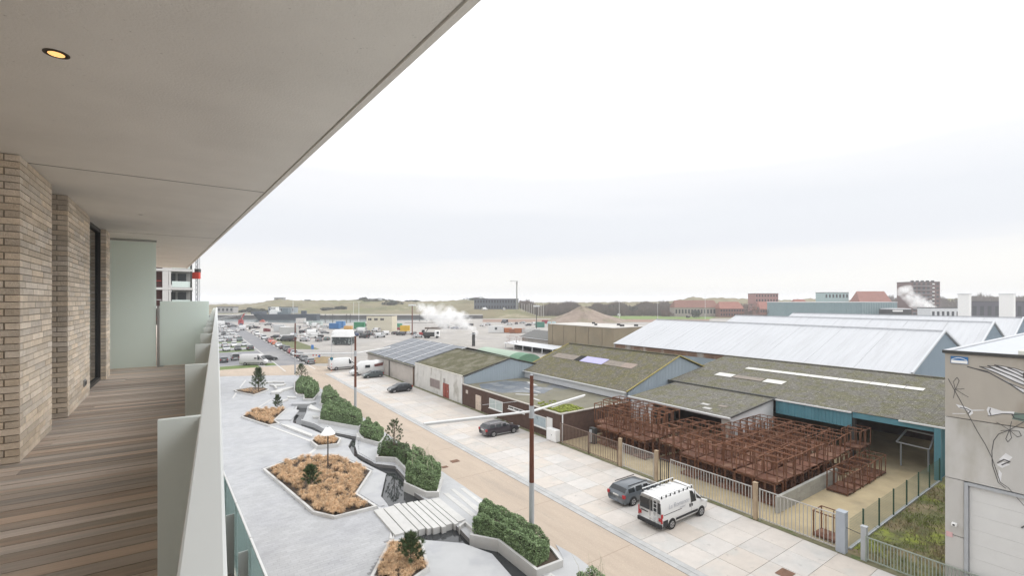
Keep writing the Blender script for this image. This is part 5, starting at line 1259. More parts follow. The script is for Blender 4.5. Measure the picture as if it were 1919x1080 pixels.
def shell(st, W, zu=.22):
    """lofted body: st = list of (x, z_top, z_belt, width factor); returns MB"""
    mb = MB(); ring = []; H = max(s[1] for s in st)
    for x, zt, zb, wf in st:
        hw = W / 2 * wf; g_ = max(0, min(1, (zt - zb) / .5)); wr = hw * (.955 - .15 * g_); u_ = zu + (.08 if x in (st[0][0], st[-1][0]) else 0)
        half = [(0, u_), (hw * .88, u_), (hw * .985, u_ + .16), (hw, (u_ + .16 + zb) / 2 + .05), (hw * .965, zb), (wr, zt - .055 * g_ - .012), (wr * .82, zt - .004), (0, zt + .012)]
        ring.append([(x, y, z) for y, z in half] + [(x, -y, z) for y, z in reversed(half[1:-1])])
    n = len(ring[0]); vs = [p for r in ring for p in r]; fs = []
    for i in range(len(ring) - 1):
        for k in range(n): fs.append((i * n + k, i * n + (k + 1) % n, (i + 1) * n + (k + 1) % n, (i + 1) * n + k))
    fs.append(tuple(range(n))); fs.append(tuple(reversed(range((len(ring) - 1) * n, len(ring) * n))))
    mb.add(vs, fs); mb.ring = ring
    return mb

def quad_in(mb, a, b_, c, d, ix, iz, push, sgn):
    """inset quad a-b (bottom) d-c (top), pushed outwards, with a thin edge"""
    a, b_, c, d = map(Vector, (a, b_, c, d)); nrm = (b_ - a).cross(d - a)
    if nrm.length < 1e-6: nrm = (b_ - a).cross(c - a)
    nrm.normalize()
    if nrm.y * sgn < 0: nrm = -nrm
    Lb = max((b_ - a).length, 1e-3); Lt = max((c - d).length, 1e-3); Hh = max((d - a).length, 1e-3)
    fb, ft = min(.3, ix / Lb), min(.45, ix / Lt); h0 = min(.3, iz / Hh)
    A = a.lerp(b_, fb).lerp(d.lerp(c, ft), h0); B_ = b_.lerp(a, fb).lerp(c.lerp(d, ft), h0); C_ = c.lerp(d, ft).lerp(b_.lerp(a, fb), h0); D_ = d.lerp(c, ft).lerp(a.lerp(b_, fb), h0)
    p = nrm * push; mb.add([A + p, B_ + p, C_ + p, D_ + p], [(0, 1, 2, 3)])

def car_proto(name, st, W, cowl, roof0, sides, rear, wheels, wr=.31, van=False, zu=.22, rails=False, front_x=None, lit=1, detail=2):
    """st front (positive x) to rear; cowl/roof0: station indices of the windscreen; sides: intervals with side glass; rear: interval of the rear window"""
    parts = {}
    mb = shell(st, W, zu); rg = mb.ring
    parts['body'] = mb.mesh('body', m_paint, True)
    me = parts['body']
    gl = MB(); ws = ws0 = MB()
    swin = []
    for i, j in sides:
        for sgn in (1, -1):
            gl = MB()
            a, b_ = rg[i], rg[j]; f = lambda r, k: (r[k][0], r[k][1] * sgn, r[k][2])
            q = [f(a, 4), f(b_, 4), f(b_, 5), f(a, 5)]
            if sgn < 0: q = [q[1], q[0], q[3], q[2]]
            # outward for +y: order front->rear along -x
            quad_in(gl, q[1], q[0], q[3], q[2], .045, .045, .008, sgn)
            swin.append(gl.mesh('side_window', m_cglass))
    def screen(i, j, ins, flip=False, ws=None):
        ws = ws if ws is not None else ws0
        a, b_ = rg[i], rg[j]; f = lambda r, k, s: Vector((r[k][0], r[k][1] * s, r[k][2]))
        L_ = [(f(a, 5, 1), f(b_, 5, 1)), (f(a, 6, 1), f(b_, 6, 1)), (f(a, 7, 1), f(b_, 7, 1)), (f(a, 6, -1), f(b_, 6, -1)), (f(a, 5, -1), f(b_, 5, -1))]
        L_[0] = tuple(p.lerp(q, .3) for p, q in zip(L_[0], L_[1])); L_[4] = tuple(p.lerp(q, .3) for p, q in zip(L_[4], L_[3]))
        col = []
        for p, q in L_:
            nn = Vector((q.z - p.z, 0, -(q.x - p.x))); nn = nn.normalized() if nn.length else Vector((0, 0, 1))
            if nn.z < 0: nn = -nn
            col.append((p.lerp(q, ins) + nn * .009, q.lerp(p, ins) + nn * .009))
        vs = [v for c in col for v in c]
        ws.add(vs, [(2 * k, 2 * k + 1, 2 * k + 3, 2 * k + 2) if not flip else (2 * k, 2 * k + 2, 2 * k + 3, 2 * k + 1) for k in range(4)])
    if cowl is not None: screen(cowl, roof0, .06)
    rw = None
    if rear:
        rwm = MB(); screen(rear[1], rear[0], .10, True, rwm); rw = rwm.mesh("rear_window", m_cglass)
    parts['rear_window'] = rw; parts['side_window'] = swin; parts['windscreen'] = ws.mesh('windscreen', m_cglass)
    ty = MB().wheel((0, 0, 0), wr, .2, 18); parts['wheel'] = ty.mesh('wheel', m_tyre)
    rim = MB().wheel((0, 0, 0), wr * .66, .03, 14)
    parts['rim'] = rim.mesh('rim', m_rim)
    sp = MB()
    for k in range(5): a = k * 2 * math.pi / 5; sp.bar((math.cos(a + .63) * wr * .16, 0, math.sin(a + .63) * wr * .16), (math.cos(a + .63) * wr * .60, 0, math.sin(a + .63) * wr * .60), .055, .07, up=(0, 1, 0))
    parts['rim_gap'] = sp.mesh('rim_gap', m_trim)
    ar = MB()
    for x in wheels:
        for s in (1, -1): ar.wheel((x, s * (W / 2 - .045), wr + .03), wr + .055, .11, 18)
    parts['wheel_arch'] = ar.mesh('wheel_arch', m_trim)
    parts['_w'] = (wheels, wr, W); parts['_st'] = st; parts['_rg'] = rg
    return parts

def lamp_box(x0, x1, y0, y1, z0, z1): return MB().box(min(x0, x1), min(y0, y1), z0, max(x0, x1), max(y0, y1), z1)
def assemble(P, name, label, cat, loc, rz, col, group=None, full=True, tail=(.72, .95), extra=None, plate_z=.55):
    t = thing(name, label, cat, loc, rz, group)
    b_ = inst('body', P['body'], t); [inst('side_window', q_, t) for q_ in P['side_window']]; inst('windscreen', P['windscreen'], t)
    if P['rear_window']: inst('rear_window', P['rear_window'], t)
    inst('wheel_arch', P['wheel_arch'], t)
    wheels, wr, W = P['_w']
    for x in wheels:
        for s in (1, -1):
            w_ = inst('wheel', P['wheel'], t, (x, s * (W / 2 - .085), wr))
            if full:
                inst('rim', P['rim'], w_, (0, s * .095, 0)); inst('rim_gap', P['rim_gap'], w_, (0, s * .082, 0))
    if 'lamps' not in P:
        rg = P['_rg']; xf, xr = P['_st'][0][0], P['_st'][-1][0]
        hl = MB().hexa([(xf - .42, .0, 0), (xf - .03, .0, -.02), (xf - .03, -.32, -.02), (xf - .2, -.40, 0)][::-1], [(xf - .46, -.0, .12), (xf - .10, .0, .10), (xf - .10, -.32, .10), (xf - .24, -.40, .12)][::-1])
        P['lamps'] = (MB().box(-.12, -.17, -.055, .12, .17, .055).mesh('headlight', m_head), MB().box(-.10, -.11, tail[0] - .0, .07, .11, tail[1]).mesh('tail_light', m_tail),
                      MB().box(-.012, -.26, -.055, .012, .26, .055).mesh('number_plate', m_plate), MB().box(-.09, -.09, -.07, .07, .09, .07).mesh('mirror', m_paint))
    hl, tl, pt, mr = P['lamps']; st = P['_st']; xf, xr = st[0][0], st[-1][0]
    for s in (1, -1):
        inst('headlight', hl, t, (xf - .10, s * W * .36, P.get('hz', .66)), (0, 0, -s * .35))
        inst('tail_light', tl, t, (xr + .065, s * W * .415, 0))
        if full:
            i = P.get('mi', 3); inst('mirror', mr, t, (st[i][0] - .15, s * (W / 2 + .06), st[i][2] + .06))
    if full:
        inst('number_plate', pt, t, (xr - .015, 0, plate_z + P.get('pz', .2))); inst('number_plate', pt, t, (xf + .006, 0, .48))
    paint(t, col)
    return t

def mk(L, pts): return [(L / 2 - f * L, zt, zb, wf) for f, zt, zb, wf in pts]
HATCH = car_proto('hatch', mk(4.0, [(0, .56, .52, .80), (.025, .70, .66, .92), (.12, .84, .80, .98), (.25, .97, .92, 1), (.43, 1.43, .94, 1), (.56, 1.475, .95, 1), (.585, 1.475, .95, 1), (.76, 1.44, .97, 1), (.86, 1.37, .99, .985), (.965, 1.02, .99, .95), (1, .80, .76, .90)]), 1.74,
                  3, 4, [(3, 4), (4, 5), (6, 7), (7, 8)], (8, 9), (1.24, -1.24), .30)
ESTATE = car_proto('estate', mk(4.65, [(0, .58, .54, .80), (.025, .72, .68, .92), (.12, .86, .82, .98), (.245, .98, .93, 1), (.40, 1.42, .95, 1), (.53, 1.465, .96, 1), (.55, 1.465, .96, 1), (.72, 1.45, .97, 1), (.735, 1.45, .97, 1), (.90, 1.39, 1.0, .98), (.975, 1.04, 1.0, .95), (1, .80, .76, .90)]), 1.82,
                   3, 4, [(3, 4), (4, 5), (6, 7), (8, 9)], (9, 10), (1.42, -1.36), .325)
SEDAN = car_proto('sedan', mk(4.5, [(0, .56, .52, .80), (.025, .70, .66, .92), (.12, .84, .80, .98), (.26, .96, .91, 1), (.41, 1.39, .93, 1), (.52, 1.43, .94, 1), (.54, 1.43, .94, 1), (.70, 1.38, .96, 1), (.82, 1.04, .98, .99), (.97, .98, .95, .94), (1, .78, .74, .90)]), 1.78,
                  3, 4, [(3, 4), (4, 5), (6, 7)], (7, 8), (1.38, -1.32), .31)
SUV = car_proto('suv', mk(4.4, [(0, .70, .66, .82), (.025, .86, .82, .93), (.11, 1.0, .95, .98), (.24, 1.10, 1.05, 1), (.38, 1.60, 1.07, 1), (.53, 1.66, 1.08, 1), (.55, 1.66, 1.08, 1), (.74, 1.63, 1.09, 1), (.755, 1.63, 1.09, 1), (.91, 1.55, 1.11, .98), (.98, 1.15, 1.1, .95), (1, .85, .8, .90)]), 1.85,
                3, 4, [(3, 4), (4, 5), (6, 7), (8, 9)], (9, 10), (1.35, -1.32), .345, zu=.27)
VANW = car_proto('van', mk(5.4, [(0, .62, .58, .82), (.02, .86, .80, .92), (.07, 1.02, .98, .97), (.135, 1.22, 1.14, 1), (.27, 2.02, 1.20, 1), (.30, 2.14, 1.22, 1), (.40, 2.2, 1.22, 1), (.415, 2.2, 1.22, 1), (.985, 2.2, 1.22, 1), (1, 2.17, 1.22, .985)]), 2.02,
                 3, 4, [(3, 4), (4, 6)], None, (1.75, -1.65), .34, zu=.30)
VANW['hz'] = .85; VANW['mi'] = 3
VANL = car_proto('large van', mk(6.2, [(0, .62, .58, .82), (.02, .86, .80, .92), (.06, 1.05, 1.0, .97), (.115, 1.25, 1.16, 1), (.235, 2.25, 1.22, 1), (.27, 2.52, 1.24, 1), (.34, 2.62, 1.24, 1), (.355, 2.62, 1.24, 1), (.985, 2.62, 1.24, 1), (1, 2.58, 1.24, .985)]), 2.05,
                 3, 4, [(3, 4), (4, 6)], None, (2.1, -1.75), .35, zu=.30)
VANL['hz'] = .85; VANL['mi'] = 3
SVAN = car_proto('small van', mk(4.4, [(0, .60, .56, .80), (.025, .80, .75, .92), (.11, .98, .93, .98), (.20, 1.10, 1.03, 1), (.36, 1.72, 1.06, 1), (.46, 1.82, 1.07, 1), (.475, 1.82, 1.07, 1), (.98, 1.80, 1.08, .99), (1, 1.74, 1.08, .97)]), 1.82,
                 3, 4, [(3, 4), (4, 5)], None, (1.4, -1.3), .315, zu=.25)
VANL_W = VANL
AV = AN                      # heading across the street, away
AU = AN + math.pi / 2        # heading along the street, away

C_WHITE, C_SILV, C_BLACK, C_GREY, C_DGREY, C_RED, C_BLUE, C_GREEN, C_ORG = (.61, .61, .605), (.45, .46, .47), (.018, .018, .021), (.11, .125, .14), (.05, .055, .06), (.32, .03, .03), (.04, .07, .16), (.05, .085, .075), (.62, .19, .09)

# --- white van with a rack, ladder and lettering (the nearest vehicle)
v = assemble(VANW, 'white_van', 'white panel van with roof rack, rear ladder and faint script lettering', 'van', S(20.75, 28.65), AV, C_WHITE, plate_z=.55)
xr = -2.7; W2 = 1.01
for y0, y1 in ((-.86, -.05), (.05, .86)):
    MB().box(xr - .016, y0, 1.20, xr + .02, y1, 1.92).build('rear_window', m_cglass, v, local=True)
MB().box(xr - .012, -.012, .42, xr + .01, .012, 2.08).build('door_seam', m_trim, v, local=True)
MB().box(xr - .14, -1.0, .26, xr + .05, 1.0, .52).build('rear_bumper', m_trim, v, local=True, bevel=.03)
for s in (1, -1):
    MB().box(xr - .03, s * 1.0 - .09 * (s > 0) - .0, .62, xr + .12, s * 1.0 + .09 * (s < 0), 1.24).build('tall_tail_light', m_tail, v, local=True)
    MB().box(-1.2, s * (W2 + .004) - .02, .52, 1.3, s * (W2 + .004) + .02, .66).build('side_moulding', m_trim, v, local=True)
    MB().box(-2.6, s * (W2 + .002) - .012, .36, -2.1, s * (W2 + .002) + .012, .78).build('rear_corner_trim', m_trim, v, local=True)
    MB().box(-2.5, s * (W2 - .02) - .015, 1.12, -.55, s * (W2 - .02) + .015, 1.145).build('sliding_door_track', m_trim, v, local=True)
    MB().box(.62, s * W2 * .985 - .02, 1.02, .72, s * W2 * .985 + .02, 1.2).build('door_handle', m_trim, v, local=True)
    MB().box(.36, s * W2 * .985 - .02, 1.0, .46, s * W2 * .985 + .02, 1.22).build('door_handle', m_trim, v, local=True)
    MB().box(.54, s * (W2 - .012) - .012, .5, .556, s * (W2 - .012) + .012, 1.9).build('door_seam', m_trim, v, local=True)
rk = MB()
for s in (1, -1):
    rk.bar((-2.55, s * .80, 2.40), (.95, s * .80, 2.40), .05, .05)
rk.build('rack_rail', m_pale, v, local=True)
ft_ = MB()
for s in (1, -1):
    for k in range(8): ft_.box(-2.5 + k * .48 - .035, s * .80 - .03, 2.19, -2.5 + k * .48 + .035, s * .80 + .03, 2.372)
ft_.build('rack_foot', m_trim, v, local=True)
for k in range(6): MB().box(-2.45 + k * .66, -.74, 2.205, -2.45 + k * .66 + .32, .74, 2.225).build('roof_rib', m_paint, v, local=True).color = (*C_WHITE, 1)
ld = MB()
for y in (-.62, -.30): ld.bar((xr - .06, y, .55), (xr - .06, y, 2.25), .035)
for k in range(6): ld.bar((xr - .06, -.62, .7 + k * .28), (xr - .06, -.30, .7 + k * .28), .03)
ld.build('rear_ladder', m_pale, v, local=True)
MB().box(xr - .03, .15, 1.0, xr - .012, .78, 1.06).build('plate_bar', m_trim, v, local=True)
def text(s_, size, parent, loc, rot, m, shear=.25, name='lettering'):
    cu = bpy.data.curves.new(name, 'FONT'); cu.body = s_; cu.size = size; cu.shear = shear; cu.extrude = .003; cu.align_x = 'CENTER'
    o = bpy.data.objects.new(name, cu); COL.objects.link(o)
    dg = bpy.context.evaluated_depsgraph_get(); me = bpy.data.meshes.new_from_object(o.evaluated_get(dg)); bpy.data.objects.remove(o)
    me.materials.clear(); me.materials.append(m)
    q = inst(name, me, parent, loc, rot); return q
m_let = mat('faint_grey_lettering', (.40, .41, .44), rough=.6, var=.05)
text('La Romance', .46, v, (-.85, -W2 + .018, 1.42), (R(86), 0, 0), m_let)
text('traiteur', .22, v, (-.45, -W2 + .008, 1.2), (R(88), 0, 0), m_let)

# --- grey estate beside it, black hatch, dark estate, grey hatch
v = assemble(ESTATE, 'grey_estate_car', 'grey estate car parked with its rear to the street beside the white van', 'car', S(24.55, 29.0), AV, (.085, .10, .115), plate_z=.62)
for s in (1, -1): MB().bar((-1.7, s * .66, 1.50), (.5, s * .66, 1.505), .04, .05).build('roof_rail', m_trim, v, local=True)
v = assemble(ESTATE, 'dark_estate_car', 'dark aubergine estate car parked below the lamp arm by the brown annex', 'car', S(45.55, 29.75), AV, (.028, .022, .030), plate_z=.62)
for s in (1, -1): MB().bar((-1.7, s * .66, 1.50), (.5, s * .66, 1.505), .04, .05).build('roof_rail', m_alu, v, local=True); MB().box(-.95, s * .905 - .02, .22, 1.0, s * .905 + .02, .28).build('sill_strip', m_alu, v, local=True)
assemble(HATCH, 'black_hatchback', 'black hatchback parked nose to the street before the white plaster shed', 'car', S(76.2, 29.3), AV + math.pi, (.02, .024, .03))
assemble(HATCH, 'green_grey_hatchback', 'dark green grey hatchback in front of the motorhome', 'car', S(93.2, 30.1), AV + math.pi, (.055, .075, .08))
# motorhome
MOT = car_proto('motorhome', mk(7.0, [(0, .62, .58, .82), (.02, .86, .80, .92), (.06, 1.05, 1.0, .97), (.11, 1.22, 1.14, .98), (.19, 1.95, 1.2, .98), (.21, 2.25, 1.3, 1.06), (.28, 2.62, 1.4, 1.10), (.34, 2.85, 1.4, 1.12), (.36, 2.85, 1.4, 1.12), (.97, 2.85, 1.4, 1.12), (1, 2.75, 1.4, 1.09)]), 2.1, 3, 4, [(3, 4)], None, (2.45, -1.6), .35, zu=.32)
MOT['hz'] = .85
v = assemble(MOT, 'motorhome', 'white motorhome with dark side windows parked against the concrete workshop', 'motorhome', S(97.9, 30.4), AV + math.pi, C_WHITE)
for s in (1, -1):
    MB().box(-.3, s * 1.17 - .03, 1.55, .7, s * 1.17 + .03, 2.1).build('cabin_window', m_cglass, v, local=True)
    MB().hexa([(-3.0, s * 1.165 - .02, 1.75), (-1.3, s * 1.165 - .02, 1.65), (-1.3, s * 1.165 + .02, 1.65), (-3.0, s * 1.165 + .02, 1.75)], [(-3.2, s * 1.12 - .02, 2.45), (-1.2, s * 1.12 - .02, 2.15), (-1.2, s * 1.12 + .02, 2.15), (-3.2, s * 1.12 + .02, 2.45)]).build('side_graphic', mat('maroon_graphic', (.16, .06, .055), rough=.4, var=.1), v, local=True)
for x in (-2, -.2): MB().box(x - .3, -.35, 2.86, x + .3, .35, 2.93).build('roof_hatch', m_pale, v, local=True)
v = assemble(VANL, 'white_high_roof_van', 'white high roofed van behind the motorhome, rear bumper to the street', 'van', S(108.2, 28.2), AV, C_WHITE)
MB().box(-3.2, -1.0, .28, -3.05, 1.0, .58).build('rear_bumper', m_trim, v, local=True); MB().box(-1.4, -1.03, .5, 1.6, -1.0, .64).build('side_moulding', m_trim, v, local=True)
q0, q1 = np.array(at(448, 685.5)[:2]), np.array(at(494, 685)[:2]); c = (q0 + q1) / 2
v = assemble(VANL, 'silver_van', 'long silver van parked across the grass verge of the car park', 'van', (c[0] + .3, c[1] + 1.0, 0), math.atan2(*(q1 - q0)[::-1]), (.50, .49, .49))
MB().box(-1.4, -1.03, .5, 1.6, -1.0, .64).build('side_moulding', m_trim, v, local=True)
MB().box(.3, -1.035, 1.55, .9, -1.012, 1.85).build('side_logo', m_trim, v, local=True)

# --- car park by the road
ssheet('car_park_road', 112, 430, 17.0, 22.8, .002, m_asph)
ssheet('lot_surface', 118, 420, -30, 16.6, .001, mat('grey_lot', (.30, .30, .30), rough=.95, var=.12, scale=.1, col2=(.36, .35, .33), scale2=.06))
for u0, u1, v0, v1 in ((122.5, 128.5, 2, 13.0), (124, 129, 14.4, 16.9), (163, 168, -20, 16), (178, 182, -20, 16), (198, 203, -20, 16)): ssheet('lawn', u0, u1, v0, v1, .008, mat('bright_lawn', (.12, .165, .055), rough=.95, var=.25, scale=.6))
for v0 in (16.75, 22.9): ssheet('kerb_line', 112, 300, v0, v0 + .25, .012, m_kerb)
ssheet('lot_lane', 130, 162, -20, 16.6, .006, m_asph)
TYPES = [('hatchback', HATCH), ('estate car', ESTATE), ('saloon car', SEDAN), ('off road car', SUV), ('small van', SVAN)]
CNAMES = [('white', C_WHITE), ('silver', C_SILV), ('black', C_BLACK), ('grey', (.16, .165, .17)), ('dark grey', C_DGREY), ('blue', C_BLUE), ('red', C_RED), ('dark green', C_GREEN)]
ORD = ['first', 'second', 'third', 'fourth', 'fifth', 'sixth', 'seventh', 'eighth', 'ninth', 'tenth', 'eleventh', 'twelfth', 'thirteenth', 'fourteenth']
def car(ti, ci, u, v_, rz, label, grp, full=False):
    tn, P_ = TYPES[ti]; cn_, cc = CNAMES[ci] if isinstance(ci, int) else ci
    return assemble(P_, 'parked_car' if ti < 4 else 'parked_van', label.format(c=cn_, t=tn), 'car' if ti < 4 else 'van', S(u, v_), rz, cc, grp, full)
rows = [(168, [(1, 4), (0, 2), (3, 1), (0, 2)]), (183, [(0, 1), (1, 0), (0, 1), (2, 4)]), (206, [(3, 7), (0, 3), (0, 1), (1, 4)]), (224, [(0, 0), (2, 1), (0, 3), (4, 0), (1, 2)]), (246, [(0, 1), (3, 2), (0, 0), (1, 3), (0, 4)]),
        (268, [(2, 0), (0, 1), (3, 4), (0, 0), (4, 0)]), (292, [(4, 0), (0, 2), (1, 1), (0, 0), (3, 3), (0, 1)]), (318, [(4, 0), (4, 0), (0, 2), (1, 0), (0, 3), (2, 1), (0, 4)])]
for i, (u, cs_) in enumerate(rows):
    for j, (ti, ci) in enumerate(cs_):
        car(ti, ci, u + random.uniform(-.7, .7), 14.9 - j * (3.15 if i < 6 else 3.6) + random.uniform(-.3, .3), AU + (math.pi if (i + j) % 3 else 0) + random.uniform(-.05, .05),
            '{c} {t}, %s row of the lawn car park, %s from the road' % (ORD[i], ORD[j]), 'cars in the lot left of the road')
strip = [(122.5, 0, 3), (128.8, 2, 4), (136.5, 3, 4), (143.5, 0, 1), (149.5, 2, 6), (156.5, 3, 2), (164, 1, 2), (173, 1, 0), (182.5, 0, ('orange', C_ORG)), (190.5, 3, ('orange red', (.60, .10, .06))), (199, 0, 4), (210, 4, 1), (222, 0, 0), (236, 4, 0), (250, 4, 0)]
for k, (u, ti, ci) in enumerate(strip):
    car(ti, ci, u, 23.9 + random.uniform(-.15, .15), AU + (math.pi if k % 2 else 0), '{c} {t} at the right road kerb, %s from the near end' % (ORD[k] if k < 14 else 'last'), 'cars along the right kerb')
for px, py, ti, ci, rz, lab in ((419.5, 676, 1, 4, AU, '{c} {t} alone on the grass edge left of the silver van'), (441, 672, 4, 3, AU, '{c} {t} half hidden behind the silver van'), (502, 673, 1, 2, AV, '{c} {t} on the lawn corner right of the silver van')):
    q = at(px, py + 4); uvq = UV(px, py + 3); car(ti, ci, uvq[0], uvq[1], rz, lab, None, True)
# gravel lot right of the road
gl_ = [(587, 628, 'V', 0, 'white high roofed van at the left of the gravel lot'), (570, 634, 'v', 0, 'white van with its nose to the road beside the dark post'), (548, 634, 'v', 0, 'white van behind the dark lamp post'),
       (598, 633, 'c', 2, 'black car in front of the white vans on the gravel lot'), (608, 626, 'c', 3, 'grey car far out on the gravel lot'), (613, 638, 'c', 7, 'olive dark car nearest the kiosk on the gravel lot'),
       (683, 634, 'v', 2, 'black van in the middle of the gravel lot'), (670, 628, 'v', 3, 'grey van behind the black one on the gravel lot'), (712, 633, 'v', 1, 'silver van right of the black one on the gravel lot'),
       (697, 629, 'c', 4, 'dark grey car between the vans of the gravel lot'), (705, 622, 'v', 0, 'white van in front of the cream site office'), (728, 620, 'c', 7, 'dark green car at the corner of the cream site office'),
       (537, 622, 'V', 0, 'tall white van among the boxes at the quay'), (575, 612, 'V', 0, 'white van second from the red boat'), (590, 614, 'V', 0, 'white van at the quay railing'), (745, 619, 'c', 6, 'red car beside the yellow container'),
       (783, 633, 'c', 1, 'silver car next to the tipper lorry'), (778, 628, 'c', 4, 'dark car behind the silver one by the lorry'), (860, 612, 'c', 3, 'grey car in the far row beyond the steam'), (880, 611, 'c', 2, 'black car in the far row beyond the steam'), (838, 612, 'v', 0, 'white van far beyond the steam'),
       (968, 608, 'c', 4, 'dark car in the far row behind the orange pile'), (980, 607, 'c', 1, 'silver car in the far row behind the orange pile'), (955, 609, 'c', 0, 'white car at the head of the row behind the orange pile'),
       (1290, 596, 'v', 2, 'dark van beyond the mound at the field edge'), (1160, 593, 'V', 0, 'white cabin van at the green field'), (1190, 592, 'c', 5, 'blue car at the green field'), (1035, 588, 'V', 0, 'white truck left of the gravel mound'),
       (909, 575, 'V', 0, 'white van before the dark long hall'), (945, 580, 'V', 0, 'white lorry before the dark long hall')]
for k, (px, py, ty_, ci, lab) in enumerate(gl_):
    P_ = {'V': VANL, 'v': SVAN, 'c': (HATCH, ESTATE, SEDAN)[k % 3]}[ty_]
    q = at(px, max(py, 579)); z = 0
    if py < 584: q = dist(px, 430); z = 6.4
    o = assemble(P_, 'parked_van' if ty_ != 'c' else 'parked_car', lab, 'van' if ty_ != 'c' else 'car', (q[0], q[1], z), AV + (k % 4) * .9 + .2, CNAMES[ci][1], None, False)
    if ty_ == 'v': o.scale = (1.12, 1.08, 1.12)

# ================================================================== beyond the street
def P_at(px, Y, py): return (*dist(px, Y)[:2], CAMZ - (py - CY) * Y / FPX)
m_hwat = mat('harbour_water', (.10, .125, .125), rough=.18, var=.1, scale=.03, spec=.5, bump=.08, bscale=.8)
m_quay = mat('dark_quay_wall', (.13, .125, .12), rough=.9, var=.25, scale=.15, stretch=(1, 1, .3))
m_prom = mat('pale_promenade', (.42, .40, .37), rough=.9, var=.08, scale=.1)
m_dune = mat('dune_grassland', (.19, .165, .10), rough=.95, var=.22, scale=.05, col2=(.135, .14, .065), scale2=.018, thr=(.45, .68), col3=(.27, .235, .165), scale3=.035, thr3=(.56, .7))
m_bush = mat('dark_dune_shrub', (.06, .07, .05), rough=.9, var=.3, scale=.3)
m_wint = mat('bare_winter_twig', (.17, .14, .12), rough=.95, var=.3, scale=.2)
m_brk = mat('far_red_brick', (.23, .125, .10), rough=.9, var=.12, scale=.2)
m_rtile = mat('far_red_roof', (.30, .14, .11), rough=.9, var=.12, scale=.3)
m_win = mat('far_dark_window', (.05, .055, .06), rough=.2, var=0)
m_grey = mat('far_grey_concrete', (.30, .30, .29), rough=.9, var=.1)

# harbour water, far quay, dunes as one shaped sheet
sheet('harbour_water', [at(440, 603.5)[:2], at(560, 606)[:2], at(645, 606.5)[:2], at(700, 602.5)[:2], at(905, 597.5)[:2], dist(905, 394)[:2], dist(380, 394)[:2]], .006, m_hwat)
q0, q1 = dist(300, 392), dist(905, 392)
tag(MB().box(q0[0], 392, 0, q1[0], 394, 3.0).build('quay_wall', m_quay), kind='structure')
crest = [(-300, 9), (380, 9.4), (400, 9.6), (420, 10.6), (450, 10), (480, 11.5), (505, 15.2), (522, 17), (540, 16.2), (560, 15.4), (600, 15.6), (640, 15.7), (680, 16.6), (720, 16.1), (760, 14.2), (800, 14.5), (830, 14.6), (870, 16.4), (905, 15.5), (960, 12.5), (1060, 12.5), (1250, 14), (1280, 17), (1300, 20.5), (1320, 18), (1345, 19.2), (1400, 17.6), (1440, 16.5), (1480, 16), (1520, 18.2), (1560, 16), (1620, 16), (1700, 17), (1780, 17.6), (1830, 20.5), (1880, 20.2), (1905, 19), (1940, 20), (2600, 18)]
cx_, cz_ = zip(*crest)
def dune_z(px, Y):
    zc = np.interp(px, cx_, cz_); f = np.clip((Y - 455) / (600 - 455), 0, 1); f = f * f * (3 - 2 * f)
    b0 = np.where(px < 860, 3.0, 0.0) + 7.0 * np.clip((Y - 396) / 34, 0, 1) * np.clip((px - 845) / 35, 0, 1) * np.clip((1010 - px) / 35, 0, 1)
    back = np.clip((Y - 600) / 250, 0, 1)
    z = b0 + (zc - b0) * f * (1 - .6 * back)
    z = z + f * (1 - f) * 4 * (1.3 * np.sin(px * .055 + Y * .031) * np.cos(px * .021 - Y * .05) + .7 * np.sin(px * .13 + 1.3) * np.sin(Y * .09))
    return z + f * .45 * np.sin(px * .31 + Y * .11) + f * .3 * np.sin(px * .77)
pxs = np.arange(200, 2300, 5.0); Ys = np.concatenate([np.linspace(394, 620, 60), np.linspace(640, 900, 8)])
G = np.array([[(*dist(a, b_)[:2], float(dune_z(a, b_))) for a in pxs] for b_ in Ys]).reshape(-1, 3)
nx, ny = len(pxs), len(Ys); idx = np.arange(nx * ny).reshape(ny, nx)
F = np.stack([idx[:-1, :-1], idx[:-1, 1:], idx[1:, 1:], idx[1:, :-1]], -1).reshape(-1, 4)
tag(npobj('dunes', G, F, m_dune, smooth=True, base=(0, 500, 0)), kind='structure')
tag(MB().add([(*dist(a, b_)[:2], 3.06) for a, b_ in ((300, 393), (905, 393), (905, 416), (300, 416))], [(0, 1, 2, 3)]).build('promenade', m_prom), kind='structure')
# bunker
p = P_at(525, 596, 566); t = thing('bunker', 'grey concrete bunker on the highest dune top', 'bunker', (p[0], p[1], 14.0), .1)
MB().box(-5.5, -4, 0, 5.5, 4, 4.6).build('wall', m_grey, t, local=True); MB().box(-6, -4.5, 4.61, 6, 4.5, 5.3).build('roof', m_grey, t, local=True); MB().box(-3, -4.06, 2.2, 3, -4.01, 3.1).build('slit', m_dark, t, local=True)

